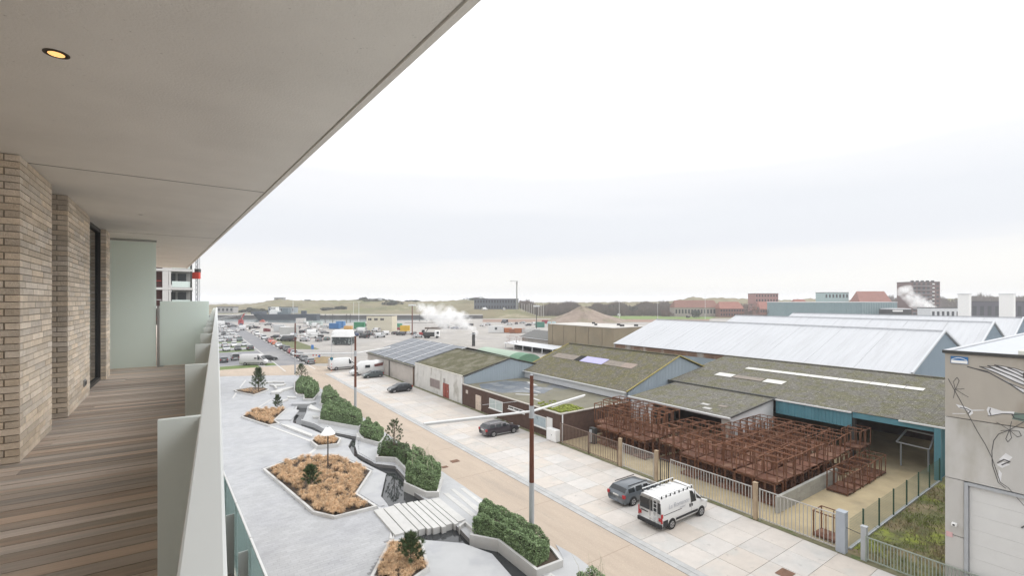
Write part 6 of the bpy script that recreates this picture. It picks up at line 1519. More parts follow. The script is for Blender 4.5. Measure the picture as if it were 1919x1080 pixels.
# shrubs and trees
def bushy(name, lab, cat, x, y, z, rx, ry, rz_, n, size, m, group=None, flat_=.0):
    t = thing(name, lab, cat, (x, y, z), 0, group)
    d = rng.normal(size=(n, 3)); d /= np.linalg.norm(d, axis=1)[:, None]; d[:, 2] = np.abs(d[:, 2]) if flat_ else d[:, 2]
    lump = 1 + .28 * np.sin(d[:, 0] * 5 + x) * np.cos(d[:, 1] * 4 + y) + .18 * np.sin(d[:, 2] * 7 + x * 3)
    P = d * np.array([rx, ry, rz_]) * (lump * rng.uniform(.6, 1.0, n) ** .4)[:, None]
    if not flat_: P[:, 2] += rz_ * 1.5
    V, F = leaf_quads(P + [x, y, z], d, size); npobj('foliage' if flat_ else 'crown', V, F, m, t)
    if not flat_: MB().tube([(0, 0, 0), (0, 0, rz_ * .9), (0.1, 0, rz_ * 1.6)], [.12 * rx ** .5, .09 * rx ** .5, .04], 6).build('trunk', m_bark, t, local=True)
    else: MB().lathe([(rx * .6, 0), (rx * .5, rz_ * .45), (rx * .2, rz_ * .6)], n=8).build('shrub_core', m_core, t, local=True)  # solid dark core behind the leaves, inner shade put into its colour
    return t
for px, Y, py, rx, rz_, lab in ((735, 540, 575, 11, 6.5, 'large round dark shrub on the dune face above the site office'), (700, 575, 569, 20, 3.6, 'long dark thicket on the dune crest left of the round shrub'), (683, 590, 563, 5, 4, 'small dark crest shrub at the dune top'),
                                 (470, 470, 581, 7, 4.5, 'dark shrub at the dune foot left of the ship mast'), (458, 470, 582, 5, 3, 'small shrub at the dune foot by the white sheds'), (495, 468, 582, 9, 3.4, 'dark low thicket behind the grey ship'), (615, 500, 580, 7, 3.2, 'scrubby patch at the dune foot over the container yard'), (640, 500, 580, 6, 3.6, 'second scrubby patch at the dune foot'),
                                 (577, 585, 564, 4, 2.0, 'tiny dark shrub on the left dune crest'), (895, 590, 563, 14, 5, 'dark shrubs at the crest beside the long hall'), (775, 590, 566, 9, 2.5, 'low brown scrub on the crest behind the steam')):
    x, y = dist(px, Y)[:2]; bushy('dune_shrub', lab, 'shrub', x, y, max(CAMZ - (py + 4 - CY) * Y / FPX, float(dune_z(px, Y)) - .5), rx, rx * .6, rz_, 900, .75, m_bush, 'shrubs on the dunes', 1)
# winter wood on the right: one mass of bare twigs, plus trees that stand out
def twigs(name, lab, px0, px1, Y0, Y1, n, h0, h1, m, zf=None, wd=.16):
    px = rng.uniform(px0, px1, n); Y = rng.uniform(Y0, Y1, n); x = (px - CX) / FPX * Y
    z0 = np.array([max(0, float(dune_z(a, b_)) - .5) for a, b_ in zip(px, Y)]) if zf is None else np.full(n, zf)
    mod = .75 + .25 * np.sin(px * .11) * np.sin(px * .037 + 2); h = rng.uniform(h0, h1, n) * mod
    Vs = []
    for k in range(7):
        f0 = rng.uniform(0, .55, n) if k else np.zeros(n); a = rng.uniform(0, 2 * np.pi, n); sp = rng.uniform(.1, .38, n) if k else rng.uniform(0, .05, n)
        b0 = np.column_stack([x, Y, z0 + h * f0]); L_ = h * (1 - f0) * rng.uniform(.6, 1, n)
        tp = b0 + np.column_stack([np.cos(a) * sp * L_, np.sin(a) * sp * L_, L_]); s_ = np.column_stack([np.full(n, wd * (1.2 if not k else .9)), np.zeros(n), np.zeros(n)])
        Vs.append(np.stack([b0 - s_, b0 + s_, tp + s_ * .4, tp - s_ * .4], 1).reshape(-1, 3))
    V = np.concatenate(Vs); return tag(npobj(name, V, np.arange(len(V)).reshape(-1, 4), m), lab, 'wood', kind='stuff')
m_wint2 = mat('reddish_winter_twig', (.19, .13, .115), rough=.95, var=.3, scale=.2)
twigs('winter_wood', 'brown leafless wood along the far side of the green field', 985, 1260, 455, 520, 3800, 8, 12.5, m_wint)
twigs('winter_wood', 'reddish leafless wood before the far houses', 1240, 1475, 440, 520, 2600, 4, 8, m_wint2)
twigs('winter_wood', 'dark leafless wood at the right horizon behind the vent towers', 1600, 1960, 470, 560, 3800, 6, 11, m_wint)
twigs('winter_wood', 'thin leafless wood behind the pillars', 975, 1010, 470, 520, 1100, 5, 9, m_wint)
for px, Y, r_, h, lab in ((1410, 330, 5.5, 5.5, 'bare round crowned tree at the left of the teal shed'), (1452, 320, 6, 4.6, 'second bare tree against the teal shed end'), (1305, 400, 4, 2.6, 'dark bush at the edge of the green field'), (1150, 470, 7, 4, 'dark evergreen clump at the wood edge'), (1188, 470, 6, 3.4, 'small dark evergreen clump at the wood edge')):
    x, y = dist(px, Y)[:2]; z = 0 if Y < 455 else float(dune_z(px, Y))
    bushy('tree', lab, 'tree', x, y, z, r_, r_, h, 700, .5, m_wint if 'bare' in lab else m_bush, 'trees at the far field')
bushy('bare_shrub', 'reddish bare shrub before the white lean roof', 'shrub', *dist(968, 150)[:2], 0, 3.2, 2.6, 1.9, 900, .10, mat('pinkish_twig', (.26, .17, .145), var=.2), None)
tag(MB().add([(*dist(a, b_)[:2], .05) for a, b_ in ((1085, 380), (1330, 380), (1345, 455), (1100, 455))], [(0, 1, 2, 3)]).build('field', m_field), kind='structure')
tag(MB().add([(*dist(a, b_)[:2], .03) for a, b_ in ((905, 330), (1330, 330), (1330, 379), (905, 379))], [(0, 1, 2, 3)]).build('bare_earth', mat('bare_reddish_earth', (.25, .17, .13), rough=.95, var=.2, scale=.06)), kind='structure')
# gravel mound
mv = []; mf_ = []; c = dist(1090, 330); nr, na = 9, 30
for i in range(nr + 1):
    for k in range(na):
        a = 2 * math.pi * k / na; f = i / nr; r_ = (35 if math.cos(a) > 0 else 29) * f * (1 + .10 * math.sin(3 * a + 1) + .05 * math.sin(7 * a)); z = 11.6 * (1 - f) ** 1.25 + .5 * math.sin(5 * a + i) * (f > .1) * (1 - f)
        mv.append((c[0] + r_ * math.cos(a), c[1] + r_ * .55 * math.sin(a), max(z, 0)))
for i in range(nr):
    for k in range(na): mf_.append((i * na + k, (i + 1) * na + k, (i + 1) * na + (k + 1) % na, i * na + (k + 1) % na))
tag(MB().add(mv, mf_).build('gravel_mound', mat('pinkish_spoil', (.27, .215, .175), rough=.95, var=.22, scale=.25, col2=(.23, .20, .14), scale2=.08, thr=(.45, .62), bump=.5, bscale=1.5)), 'tall pinkish gravel mound behind the tan concrete building', 'gravel mound')

# grey naval ship
p = dist(473, 372); p2 = dist(597, 372); L_ = p2[0] - p[0]
t = thing('grey_ship', 'long dark grey ship with a white bridge lying at the quay', 'ship', (p[0], 372, 0), 0)
m_ship = mat('ship_grey', (.085, .10, .12), rough=.6, var=.12, scale=.2); m_ship2 = mat('ship_light_grey', (.16, .20, .22), rough=.6, var=.1)
def hull(x0, x1, z0, z1, hw, bow): return [(x0, 0, z1 + .8), (x0 + bow, -hw, z1), (x1, -hw * .9, z1), (x1, hw * .9, z1), (x0 + bow, hw, z1)], [(x0 + bow * .5, 0, z0), (x0 + bow * 1.3, -hw * .8, z0), (x1, -hw * .7, z0), (x1, hw * .7, z0), (x0 + bow * 1.3, hw * .8, z0)]
a, b_ = hull(0, L_, 0, 4.6, 4.5, 9); MB().hexa(b_, a).build('hull', m_ship, t, local=True)
MB().box(0.8, -3.4, 4.5, 10, 3.4, 6.6).build('forecastle', m_ship, t, local=True)
MB().box(15.5, -3, 4.61, 21.5, 3, 7.6).build('bridge', m_white, t, local=True); MB().box(16.3, -2.6, 7.61, 20.4, 2.6, 10.2).build('wheelhouse', m_white, t, local=True)
for k in range(3): MB().box(16.7 + k * 1.2, -2.66, 8.6, 17.5 + k * 1.2, -2.61, 9.5).build('window', m_win, t, local=True)
MB().box(25.3, -2.2, 4.61, 30, 2.2, 9.4).build('funnel', m_ship2, t, local=True); MB().box(21.6, -2.5, 4.61, 25.2, 2.5, 6.2).build('deckhouse', m_ship2, t, local=True)
MB().box(40, -1.2, 4.6, 43.5, 1.2, 7.2).build('stern_gun', m_ship, t, local=True)
MB().tube([(33, 0, 4.6), (33, 0, 25)], [.16, .08], 6).build('mast', m_white, t, local=True); MB().tube([(22.5, 0, 6), (22.5, 0, 13)], [.14, .08], 6).build('mast', m_ship2, t, local=True)
# red and white boat and quay clutter
x = dist(493, 300); t = thing('red_white_boat', 'red and white workboat standing on the quay beside the asphalt road end', 'boat', (x[0], 300, 0), .3)
t.scale = (.62, .62, .62)
MB().hexa([(-3.5, -1.5, .5), (3, -1.5, .5), (3.9, 0, .5), (3, 1.5, .5), (-3.5, 1.5, .5)], [(-4, -2, 2.4), (3.4, -2, 2.4), (5, 0, 2.7), (3.4, 2, 2.4), (-4, 2, 2.4)]).build('hull', mat('boat_white', (.62, .60, .58), var=.06), t, local=True)
MB().box(-2.5, -1.6, 2.41, 2, 1.6, 4.0).build('cabin', mat('boat_red', (.42, .15, .12), var=.1), t, local=True); MB().box(-1.2, -1.2, 4.01, 1, 1.2, 4.9).build('wheelhouse', mat('boat_red', (.42, .15, .12)), t, local=True)
MB().box(-3, -1, 0, -2.4, 1, .55).box(2, -1, 0, 2.6, 1, .55).build('cradle', m_flash, t, local=True)
x = dist(452, 300); t = thing('red_crane', 'small red harbour crane before the quay', 'crane', (x[0], 300, 0), 0)
MB().box(-1.2, -1, 0, 1.2, 1, 3).build('base', mat('crane_red', (.34, .06, .06), var=.1), t, local=True); MB().bar((0, 0, 3), (2.2, 0, 7), .6).build('jib', mat('crane_red', (.34, .06, .06)), t, local=True); MB().bar((-.8, 0, 3), (-3, 0, 5.5), .35).build('counter_arm', m_flash, t, local=True)
x = dist(440, 330); t = thing('gangway', 'long grey sloping gangway at the quay left of the ship', 'gangway', (x[0], 330, 0), 0)
MB().bar((-14, 0, 1.0), (9, 0, 6.2), 1.6, .5).build('walkway', m_grey, t, local=True); MB().bar((-14, -.8, 2.0), (9, -.8, 7.2), .12).bar((-14, .8, 2.0), (9, .8, 7.2), .12).build('handrail', m_pale, t, local=True); MB().box(-9, -.5, 0, -8.2, .5, 2).box(5, -.5, 0, 5.8, .5, 5).build('support', m_grey, t, local=True)

# boxes, containers, cabins on the lots
def container(px, py, l_, h, d, col, rz, lab, cat='container', name='container', win=0):
    q = at(px, py); t = thing(name, lab, cat, (q[0], q[1], 0), rz)
    m = mat('container_%s' % '_'.join('%02d' % int(c * 100) for c in col), col, rough=.6, var=.1, scale=.6)
    mb = MB()
    MB().box(-l_ / 2, 0, .1, l_ / 2, d, h).build('box_body', m, t, local=True)
    rb = MB(); k = -l_ / 2 + .3
    while k < l_ / 2 - .2: rb.box(k, -.05, .25, k + .18, -.002, h - .15); k += .5
    if not win: rb.build('rib', m, t, local=True)
    for j in range(win): 
        x = -l_ / 2 + (j + .5) * l_ / win; w_ = MB().box(x - .55, -.05, h * .45, x + .55, -.002, h * .8).build('window', m_win, t, local=True)
    MB().box(-l_ / 2 - .04, -.04, h + .002, l_ / 2 + .04, d + .04, h + .1).build('roof', m, t, local=True)
    return t
container(626, 617, 5.5, 3.0, 2.6, (.05, .16, .36), -.1, 'blue container by the quay, left one of the blue pair'); container(637, 615, 4.5, 3.6, 2.6, (.07, .20, .42), -.1, 'taller blue container with white marks, right one of the blue pair')
container(673, 617, 5.6, 3.6, 2.5, (.05, .23, .12), 0, 'green container left of the cream site office'); container(652, 618, 4.2, 1.8, 2, (.60, .36, .13), 0, 'orange skip between the blue and green containers', 'skip', 'skip')
container(759, 622, 4.6, 2.9, 2.4, (.62, .40, .05), .1, 'yellow container right of the cream site office'); container(745, 615, 5, 2.4, 2.2, (.08, .28, .18), .1, 'green container behind the yellow one'); container(730, 618, 4, 2.2, 2.2, (.38, .42, .34), .1, 'pale grey green box beside the site office')
container(541, 628, 7.5, 3.4, 2.5, (.48, .48, .46), .2, 'pale grey box trailer with its end to the road', 'trailer', 'trailer'); container(523, 622, 5, 3.3, 2.5, (.52, .53, .53), .2, 'pale grey box left of the box trailer'); container(586, 611, 11, 2.6, 2.5, (.42, .48, .46), .0, 'long pale green shelter along the quay', 'shelter', 'shelter')
container(563, 606, 6, 3.2, 2.4, (.58, .56, .54), .0, 'white box with red marks behind the dark post')
container(930, 624, 7.4, 3.2, 2.5, (.64, .64, .63), -.05, 'white cabin with one dark window beside the orange pile', 'cabin', 'site_cabin', 1)
for k, (px, py) in enumerate(((953, 624), (962, 625), (971, 625), (979, 624))):
    container(px, py, 3.6 - k * .3, 2.2 - .3 * (k % 2), 2.2, ((.46, .18, .08), (.30, .13, .075), (.36, .15, .075), (.33, .14, .08))[k], .15, 'rusty orange skip, %s of the row right of the white cabin' % ORD[k], 'skip', 'skip')
container(1013, 614, 5, 3, 2.5, (.10, .25, .20), .1, 'dark green container left of the gravel mound'); container(1030, 612, 2.2, 2.6, 2.2, (.45, .58, .60), 0, 'pale blue cabin at the corner of the tan building', 'cabin', 'site_cabin'); container(1039, 612, 2.2, 2.6, 2.2, (.45, .58, .60), 0, 'second pale blue cabin at the corner of the tan building', 'cabin', 'site_cabin')
container(1022, 607, 4, 2.2, 2.2, (.30, .06, .08), .1, 'dark red skip before the gravel mound', 'skip', 'skip'); container(1095, 600, 3.4, 2.6, 2, (.55, .07, .05), 0, 'bright red box at the foot of the gravel mound', 'box', 'storage_box')
container(996, 624, 9, 1.8, 2.0, (.55, .55, .54), .05, 'white low trailer bed right of the orange pile', 'trailer', 'trailer')
# cream site office
q = at(711, 622); t = thing('site_office', 'cream two storey site office with three dark window groups upstairs', 'building', (q[0], q[1], 0), -.12)
m_crm = mat('cream_panel', (.58, .54, .43), rough=.7, var=.05)
for z in (0, 3.95): 
    for k in range(3): MB().box(-6.6 + k * 3.3 + .02, 0, z, -6.6 + (k + 1) * 3.3 - .02, 7, z + 3.9).build('cabin_module', m_crm, t, local=True)
    MB().box(3.32, 0.0, z, 6.6, 7, z + 3.9).build('cabin_module', m_crm, t, local=True)
for k in range(3):
    for j in range(2): MB().box(-5.7 + k * 3.2 + j * .95, -.06, 5.6, -4.95 + k * 3.2 + j * .95, -.003, 6.7).build('window', m_win, t, local=True)
MB().box(-6.7, -.1, 7.86, 6.7, 7.1, 8.0).build('roof', m_flash, t, local=True)
# canopied kiosk trailer
q = at(640, 647); t = thing('kiosk_trailer', 'white canopied kiosk trailer with a dark cluttered front on the gravel lot', 'trailer', (q[0], q[1], 0), -.1)
MB().box(-3.4, 0, .3, 3.4, 3, 2.7).build('trailer_body', mat('kiosk_dark', (.05, .06, .06), rough=.6, var=.4, scale=.9, col2=(.30, .33, .32), scale2=1.2, thr=(.55, .62)), t, local=True)
MB().hexa([(-3.7, -.6, 2.75), (3.7, -.6, 2.75), (3.7, 3.2, 2.75), (-3.7, 3.2, 2.75)], [(-3.3, .2, 5.0), (3.3, .2, 5.0), (3.2, 2.8, 5.2), (-3.2, 2.8, 5.2)]).build('canopy', m_white, t, local=True, bevel=.25)
MB().box(-2.8, .4, 0, -2.4, 2.6, .3).box(2.4, .4, 0, 2.8, 2.6, .3).build('wheel', m_tyre, t, local=True)
# tipper lorry and red machine
q = at(811, 634); t = thing('tipper_lorry', 'dark tipper lorry with a pale cab near the steam plume', 'lorry', (q[0], q[1], 0), .0)
MB().box(1.0, -1.1, .7, 2.9, 1.1, 3.0).build('cab', m_white, t, local=True, bevel=.12); MB().box(1.9, -1.13, 1.8, 2.85, 1.13, 2.7).build('cab_window', m_cglass, t, local=True)
MB().hexa([(-3.6, -1.1, 1.1), (.8, -1.1, 1.1), (.8, 1.1, 1.1), (-3.6, 1.1, 1.1)], [(-3.9, -1.2, 2.4), (.9, -1.2, 2.4), (.9, 1.2, 2.4), (-3.9, 1.2, 2.4)]).build('tipper_body', m_flash, t, local=True); MB().box(-3.5, -.5, .65, 2.6, .5, 1.05).build('chassis', m_flash, t, local=True)
for x in (-2.8, -1.6, 2.0):
    for s in (1, -1): MB().wheel((x, s * 1.0, .5), .5, .3, 12).build('wheel', m_tyre, t, local=True)
q = at(792, 630); t = thing('red_machine', 'small red site machine left of the tipper lorry', 'digger', (q[0], q[1], 0), .4)
MB().box(-1.3, -1, .6, 1.3, 1, 1.6).build('machine_body', mat('crane_red', (.34, .06, .06)), t, local=True); MB().box(-.2, -.8, 1.61, .9, .8, 2.7).build('cab', m_cglass, t, local=True); MB().box(-1.5, -1.2, 0, 1.5, -.7, .6).box(-1.5, .7, 0, 1.5, 1.2, .6).build('track', m_tyre, t, local=True); MB().bar((1.2, 0, 1.4), (2.6, 0, 3.0), .25).build('boom', m_flash, t, local=True)

# poles and masts
def pole(px, py0, py1, Y, r_, m, lab, head=None, cat='pole', name='pole'):
    b0 = P_at(px, Y, py0); z1 = CAMZ - (py1 - CY) * Y / FPX; zb = b0[2] if Y > 455 else 0
    t = thing(name, lab, cat, (b0[0], b0[1], zb), 0)
    MB().tube([(0, 0, 0), (0, 0, z1 - zb)], [r_, r_ * .7], 8).build('post', m, t, local=True)
    if head == 'T': MB().bar((-1.2, 0, z1 - zb), (1.2, 0, z1 - zb), .25, .15).build('lamp_head', m_pale, t, local=True)
    if head == 'box': MB().box(-1.6, -.4, z1 - zb - .6, 1.6, .4, z1 - zb + .1).build('lamp_head', m_pale, t, local=True)
    if head == 'flag': MB().box(-6.5, -.5, z1 - zb, 1.2, .5, z1 - zb + 1.0).build('antenna_head', m_pale, t, local=True); MB().box(-.7, -.7, z1 - zb - 3, .7, .7, z1 - zb - .01).build('platform', m_grey, t, local=True)
    return t
m_rpole = mat('far_rust_pole', (.16, .07, .05), var=.1)
pole(773, 630, 571, 205, .28, m_rpole, 'distant rust coloured lamp mast right of the yellow container', 'box', 'lamp mast', 'lamp_mast')
pole(1006, 622, 573, 230, .22, m_flash, 'dark lamp mast with a white head before the gravel mound', 'box', 'lamp mast', 'lamp_mast')
pole(673, 606, 566, 345, .16, m_pale, 'tall pale lamp mast behind the green container', 'T', 'lamp mast', 'lamp_mast'); pole(663, 590, 566, 400, .14, m_pale, 'thin pale mast across the harbour left of the lamp mast')
pole(1161, 600, 566, 340, .16, m_pale, 'pale lamp mast at the green field behind the tan building', 'T', 'lamp mast', 'lamp_mast'); pole(1233, 595, 565, 370, .14, m_pale, 'thin pale mast at the edge of the green field'); pole(1322, 590, 553, 380, .16, m_pale, 'pale lamp mast in front of the far brick houses', 'T', 'lamp mast', 'lamp_mast')
pole(969, 580, 528, 440, .75, m_grey, 'tall grey antenna mast with a flat head above the long dark hall', 'flag', 'antenna mast', 'antenna_mast')
for k, (px, Y) in enumerate(((610, 345), (624, 345), (650, 345), (657, 345), (800, 345), (823, 345), (787, 345))): pole(px, 604, 589, Y, .3, m_flash, 'dark mooring pile in the harbour, %s from the ship stern' % ORD[k], None, 'pile', 'mooring_pile')
for k, px in enumerate((978.5, 983, 988, 992, 996.5, 1001, 1005.5, 1010, 1014.5, 1019)):
    pole(px, 588, 569 + (k % 3), 440, .42, mat('pale_pillar', (.42, .40, .37), var=.15), 'pale free standing pillar, %s from the left in the pillar row' % ORD[k], None, 'pillar', 'pillar')
pole(622, 682, 632, 112, .06, m_galv, 'slim grey post left of the kiosk trailer'); pole(659, 682, 630, 112, .06, m_galv, 'slim grey post right of the kiosk trailer'); pole(724, 655, 650, 140, .12, m_flash, 'short dark bollard on the gravel by the solar roof')
# signs
q = at(622, 696); t = thing('road_sign', 'round teal road sign on a red and white striped pole beside the white van', 'sign', (q[0], q[1], 0), 0)
for k in range(6): MB().tube([(0, 0, k * .34), (0, 0, k * .34 + .335)], .06, 8).build('pole_band', mat('signal_red', (.55, .08, .06), var=.05) if k % 2 == 0 else m_white, t, local=True)
MB().tube([(0, 0, 2.05), (0, 0, 3.2)], .035, 6).build('upper_pole', m_galv, t, local=True)
MB().wheel((0, -.05, 2.75), .36, .04, 20).build('sign_disc', mat('teal_sign', (.03, .17, .24), rough=.5, var=.05), t, local=True)
q = at(586, 659); t = thing('blue_sign', 'blue parking sign at the right kerb of the asphalt road', 'sign', (q[0], q[1], 0), -.5)
MB().tube([(0, 0, 0), (0, 0, 1.2)], .05, 6).build('post', m_galv, t, local=True); MB().box(-.55, -.04, .7, .55, .04, 2.0).build('sign_panel', mat('sign_blue', (.06, .20, .50), rough=.5, var=.05), t, local=True)
q = at(595, 672); t = thing('work_barrier', 'red and white road barrier with a small blue plate at the road end', 'barrier', (q[0], q[1], 0), .2)
for k in range(6): MB().box(-1.2 + k * .4, -.04, .7, -.81 + k * .4, .04, 1.2).build('stripe_board', mat('signal_red', (.55, .08, .06)) if k % 2 == 0 else m_white, t, local=True)
MB().bar((-1, 0, 0), (-1, 0, .7), .06).bar((1, 0, 0), (1, 0, .7), .06).build('leg', m_galv, t, local=True); MB().wheel((.5, -.07, .55), .3, .04, 16).build('sign_disc', mat('sign_blue', (.06, .20, .50)), t, local=True)
tag(MB().add([(*at(a, b_)[:2], .012) for a, b_ in ((575, 682), (632, 681), (636, 671), (600, 668), (582, 674))], [(0, 1, 2, 3, 4)]).build('dry_verge', mat('dry_brown_verge', (.24, .18, .10), rough=.95, var=.25, scale=1)), kind='structure')
tag(MB().add([(*at(a, b_)[:2], .006) for a, b_ in ((506, 634), (535, 632), (600, 655), (545, 655))], [(0, 1, 2, 3)]).build('kerbside_lawn', mat('dull_lawn', (.13, .14, .07), rough=.95, var=.2, scale=.4)), kind='structure')

# sheds between lot and street: green arched tent, white lean roof, grey roof
q = S(94, 63.3); t = thing('arched_tent', 'pale green arched storage tent with a green rounded end', 'tent', q, AN)
m_gt = mat('pale_green_canvas', (.32, .40, .32), rough=.6, var=.08, scale=.4); m_gt2 = mat('green_canvas', (.12, .23, .15), rough=.6, var=.08)
def arch(u0, u1, v0, v1, h, m, name):
    n = 12; pr = [((v0 + v1) / 2 - math.cos(math.pi * k / n) * (v1 - v0) / 2, .4 + math.sin(math.pi * k / n) * h) for k in range(n + 1)]
    mb = MB(); mb.hexa([S(u1, v0, 0), *[S(u1, *p) for p in pr], S(u1, v1, 0)], [S(u0, v0, 0), *[S(u0, *p) for p in pr], S(u0, v1, 0)]); return mb.build(name, m, t)
arch(88.5, 104, 59.3, 67.3, 3.0, m_gt, 'canvas_roof'); arch(84.6, 88.48, 59.2, 67.4, 3.05, m_gt2, 'rounded_end')
for k in range(4): MB().box(0, 0, 0, .1, .1, .1)
t = thing('grey_roof_shed', 'low shed with a dark grey pitched roof beside the tan building', 'building', S(118, 96), AN)
MB().sbox(112, 127, 92, 104, 0, 3.2).build('wall', m_wall2, t); roof_plane(t, 'roof', 111.5, 128, 91.5, 3.25, 98, 5.4, mat('dark_felt_roof', (.15, .15, .145), rough=.9, var=.12), 1.2, .02, 'seam'); roof_plane(t, 'roof', 111.5, 128, 104.5, 3.25, 98, 5.4, mat('dark_felt_roof', (.15, .15, .145)), 1.2, .02, 'seam'); eave(t, 111.5, 128, 91.4, 3.2, m_pale)
t = thing('white_lean_roof', 'long white lean roof on posts in front of the grey roofed shed', 'canopy', S(112, 87), AN)
MB().hexa([S(101, 84, 1.6), S(101, 88.6, 2.2), S(126, 88.6, 2.2), S(126, 84, 1.6)], [S(101, 84, 1.7), S(101, 88.6, 2.3), S(126, 88.6, 2.3), S(126, 84, 1.7)]).build('roof', m_wclad, t)
for k in range(6): MB().sbox(101.3 + k * 4.8, 101.5 + k * 4.8, 84.2, 84.4, 0, 1.6).build('post', m_pale, t)
MB().sbox(101, 126, 88.3, 88.5, 0, 2.1).build('rear_wall', m_flash, t)
t = thing('steam_chimney', 'short dark flue pipe giving off white steam', 'chimney', (*dist(888, 158)[:2], 0), 0)
MB().tube([(0, 0, 0), (0, 0, 4.6)], .55, 12).build('flue', m_flash, t, local=True); MB().tube([(0, 0, 4.0), (0, 0, 4.4)], .7, 12).build('collar', m_galv, t, local=True)

# steam: volumes with soft broken edges
def steam(name, lab, blobs, dens, nscale):
    bm_ = bmesh.new(); c = np.mean(np.array([q[:3] for q in blobs]), 0)
    for x, y, z, r_ in blobs:
        bmesh.ops.create_icosphere(bm_, subdivisions=2, radius=r_ * 1.25, matrix=Matrix.Translation((x - c[0], y - c[1], z - c[2])))
    me = bpy.data.meshes.new(name); bm_.to_mesh(me); bm_.free()
    o = bpy.data.objects.new(name, me); COL.objects.link(o); o.location = c
    md = o.modifiers.new('merge', 'REMESH'); md.mode = 'VOXEL'; md.voxel_size = .7
    m = bpy.data.materials.new(name); m.use_nodes = True; n_ = m.node_tree; L = n_.links.new; n_.nodes.remove(n_.nodes['Principled BSDF']); pv = n_.nodes.new('ShaderNodeVolumePrincipled')
    pv.inputs['Color'].default_value = (.985, .985, .985, 1); pv.inputs['Anisotropy'].default_value = .1
    tc_ = n_.nodes.new('ShaderNodeTexCoord'); nz = n_.nodes.new('ShaderNodeTexNoise'); nz.inputs['Scale'].default_value = nscale; nz.inputs['Detail'].default_value = 6; nz.inputs['Distortion'].default_value = .6; L(tc_.outputs['Object'], nz.inputs['Vector'])
    acc = None
    for x, y, z, r_ in blobs:
        d = n_.nodes.new('ShaderNodeVectorMath'); d.operation = 'DISTANCE'; L(tc_.outputs['Object'], d.inputs[0]); d.inputs[1].default_value = (x - c[0], y - c[1], z - c[2])
        q = n_.nodes.new('ShaderNodeMath'); q.operation = 'MULTIPLY_ADD'; L(d.outputs['Value'], q.inputs[0]); q.inputs[1].default_value = -1 / (1.25 * r_); q.inputs[2].default_value = 1.0
        if acc is None: acc = q.outputs[0]
        else:
            x_ = n_.nodes.new('ShaderNodeMath'); x_.operation = 'MAXIMUM'; L(acc, x_.inputs[0]); L(q.outputs[0], x_.inputs[1]); acc = x_.outputs[0]
    f = n_.nodes.new('ShaderNodeMath'); f.operation = 'MULTIPLY_ADD'; L(nz.outputs[0], f.inputs[0]); f.inputs[1].default_value = 2.6; f.inputs[2].default_value = -1.62
    g_ = n_.nodes.new('ShaderNodeMath'); g_.operation = 'ADD'; L(acc, g_.inputs[0]); L(f.outputs[0], g_.inputs[1])
    mr_ = n_.nodes.new('ShaderNodeMapRange'); mr_.inputs[1].default_value = 0; mr_.inputs[2].default_value = .75; mr_.inputs[3].default_value = 0; mr_.inputs[4].default_value = dens; L(g_.outputs[0], mr_.inputs[0]); L(mr_.outputs[0], pv.inputs['Density'])
    L(pv.outputs[0], n_.nodes['Material Output'].inputs['Volume']); me.materials.append(m)
    return tag(o, lab, 'steam', kind='stuff')
bl_ = []
path = [(889, 637, 1.0), (885, 627, 1.7), (879, 615, 2.5), (870, 606, 3.4), (858, 603, 4.2), (846, 598, 4.6), (834, 594, 4.8), (822, 598, 4.2), (812, 590, 4.0), (801, 585, 3.4), (793, 577, 2.6), (840, 580, 2.6), (853, 590, 3.0), (828, 606, 3.0), (787, 572, 1.8)]
for px, py, r_ in path:
    c = P_at(px, 158, py); bl_.append((c[0], c[1], c[2], r_ * .92))
    for k in range(2): bl_.append((c[0] + random.uniform(-1, 1) * r_ * .8, c[1] + random.uniform(-1, 1) * r_ * .5, c[2] + random.uniform(-1, 1) * r_ * .55, r_ * .6))
steam('steam_plume', 'white steam plume drifting left from the dark flue pipe', bl_, .65, .34)
bl_ = []
for px, py, r_ in ((1742, 575, 4.0), (1730, 571, 5.0), (1718, 562, 5.5), (1708, 553, 5.5), (1698, 546, 4.5), (1688, 545, 3.6), (1752, 580, 2.4)):
    c = P_at(px, 330, py); bl_.append((c[0], c[1], c[2], r_))
steam('steam_cloud', 'white steam cloud before the apartment tower at the right', bl_, .45, .16)

# far buildings on the right
def far_block(name, lab, px0, px1, Y, py_top, col, floors=3, cols=6, roof=None, depth=14, zb=0, rz=.0, winc=None):
    x0, x1 = (px0 - CX) / FPX * Y, (px1 - CX) / FPX * Y; z1 = CAMZ - (py_top - CY) * Y / FPX
    t = thing(name, lab, 'building', ((x0 + x1) / 2, Y, zb), rz); W_ = x1 - x0; h = z1 - zb; hw = h * (1 if not roof else .55)
    MB().box(-W_ / 2, 0, 0, W_ / 2, depth, hw).build('wall', col, t, local=True)
    if roof: MB().hexa([(-W_ / 2 - .4, -.4, hw), (W_ / 2 + .4, -.4, hw), (W_ / 2 + .4, depth + .4, hw), (-W_ / 2 - .4, depth + .4, hw)], [(-W_ / 2 + 2, depth / 2 - .1, h), (W_ / 2 - 2, depth / 2 - .1, h), (W_ / 2 - 2, depth / 2 + .1, h), (-W_ / 2 + 2, depth / 2 + .1, h)]).build('roof', roof, t, local=True)
    else: MB().box(-W_ / 2 - .2, -.2, h + .005, W_ / 2 + .2, depth + .2, h + .5).build('roof', m_flash if col is not m_white else m_grey, t, local=True)
    wm_ = MB().box(-.5, -.06, 0, .5, -.004, 1).mesh('window', m_win); fh = hw / max(floors, 1)
    for f in range(floors):
        for c in range(cols): inst('window', wm_, t, (-W_ / 2 + (c + .5) * W_ / cols, 0, f * fh + fh * .35), (0, 0, 0), (W_ / cols * .5, 1, fh * .45))
    return t
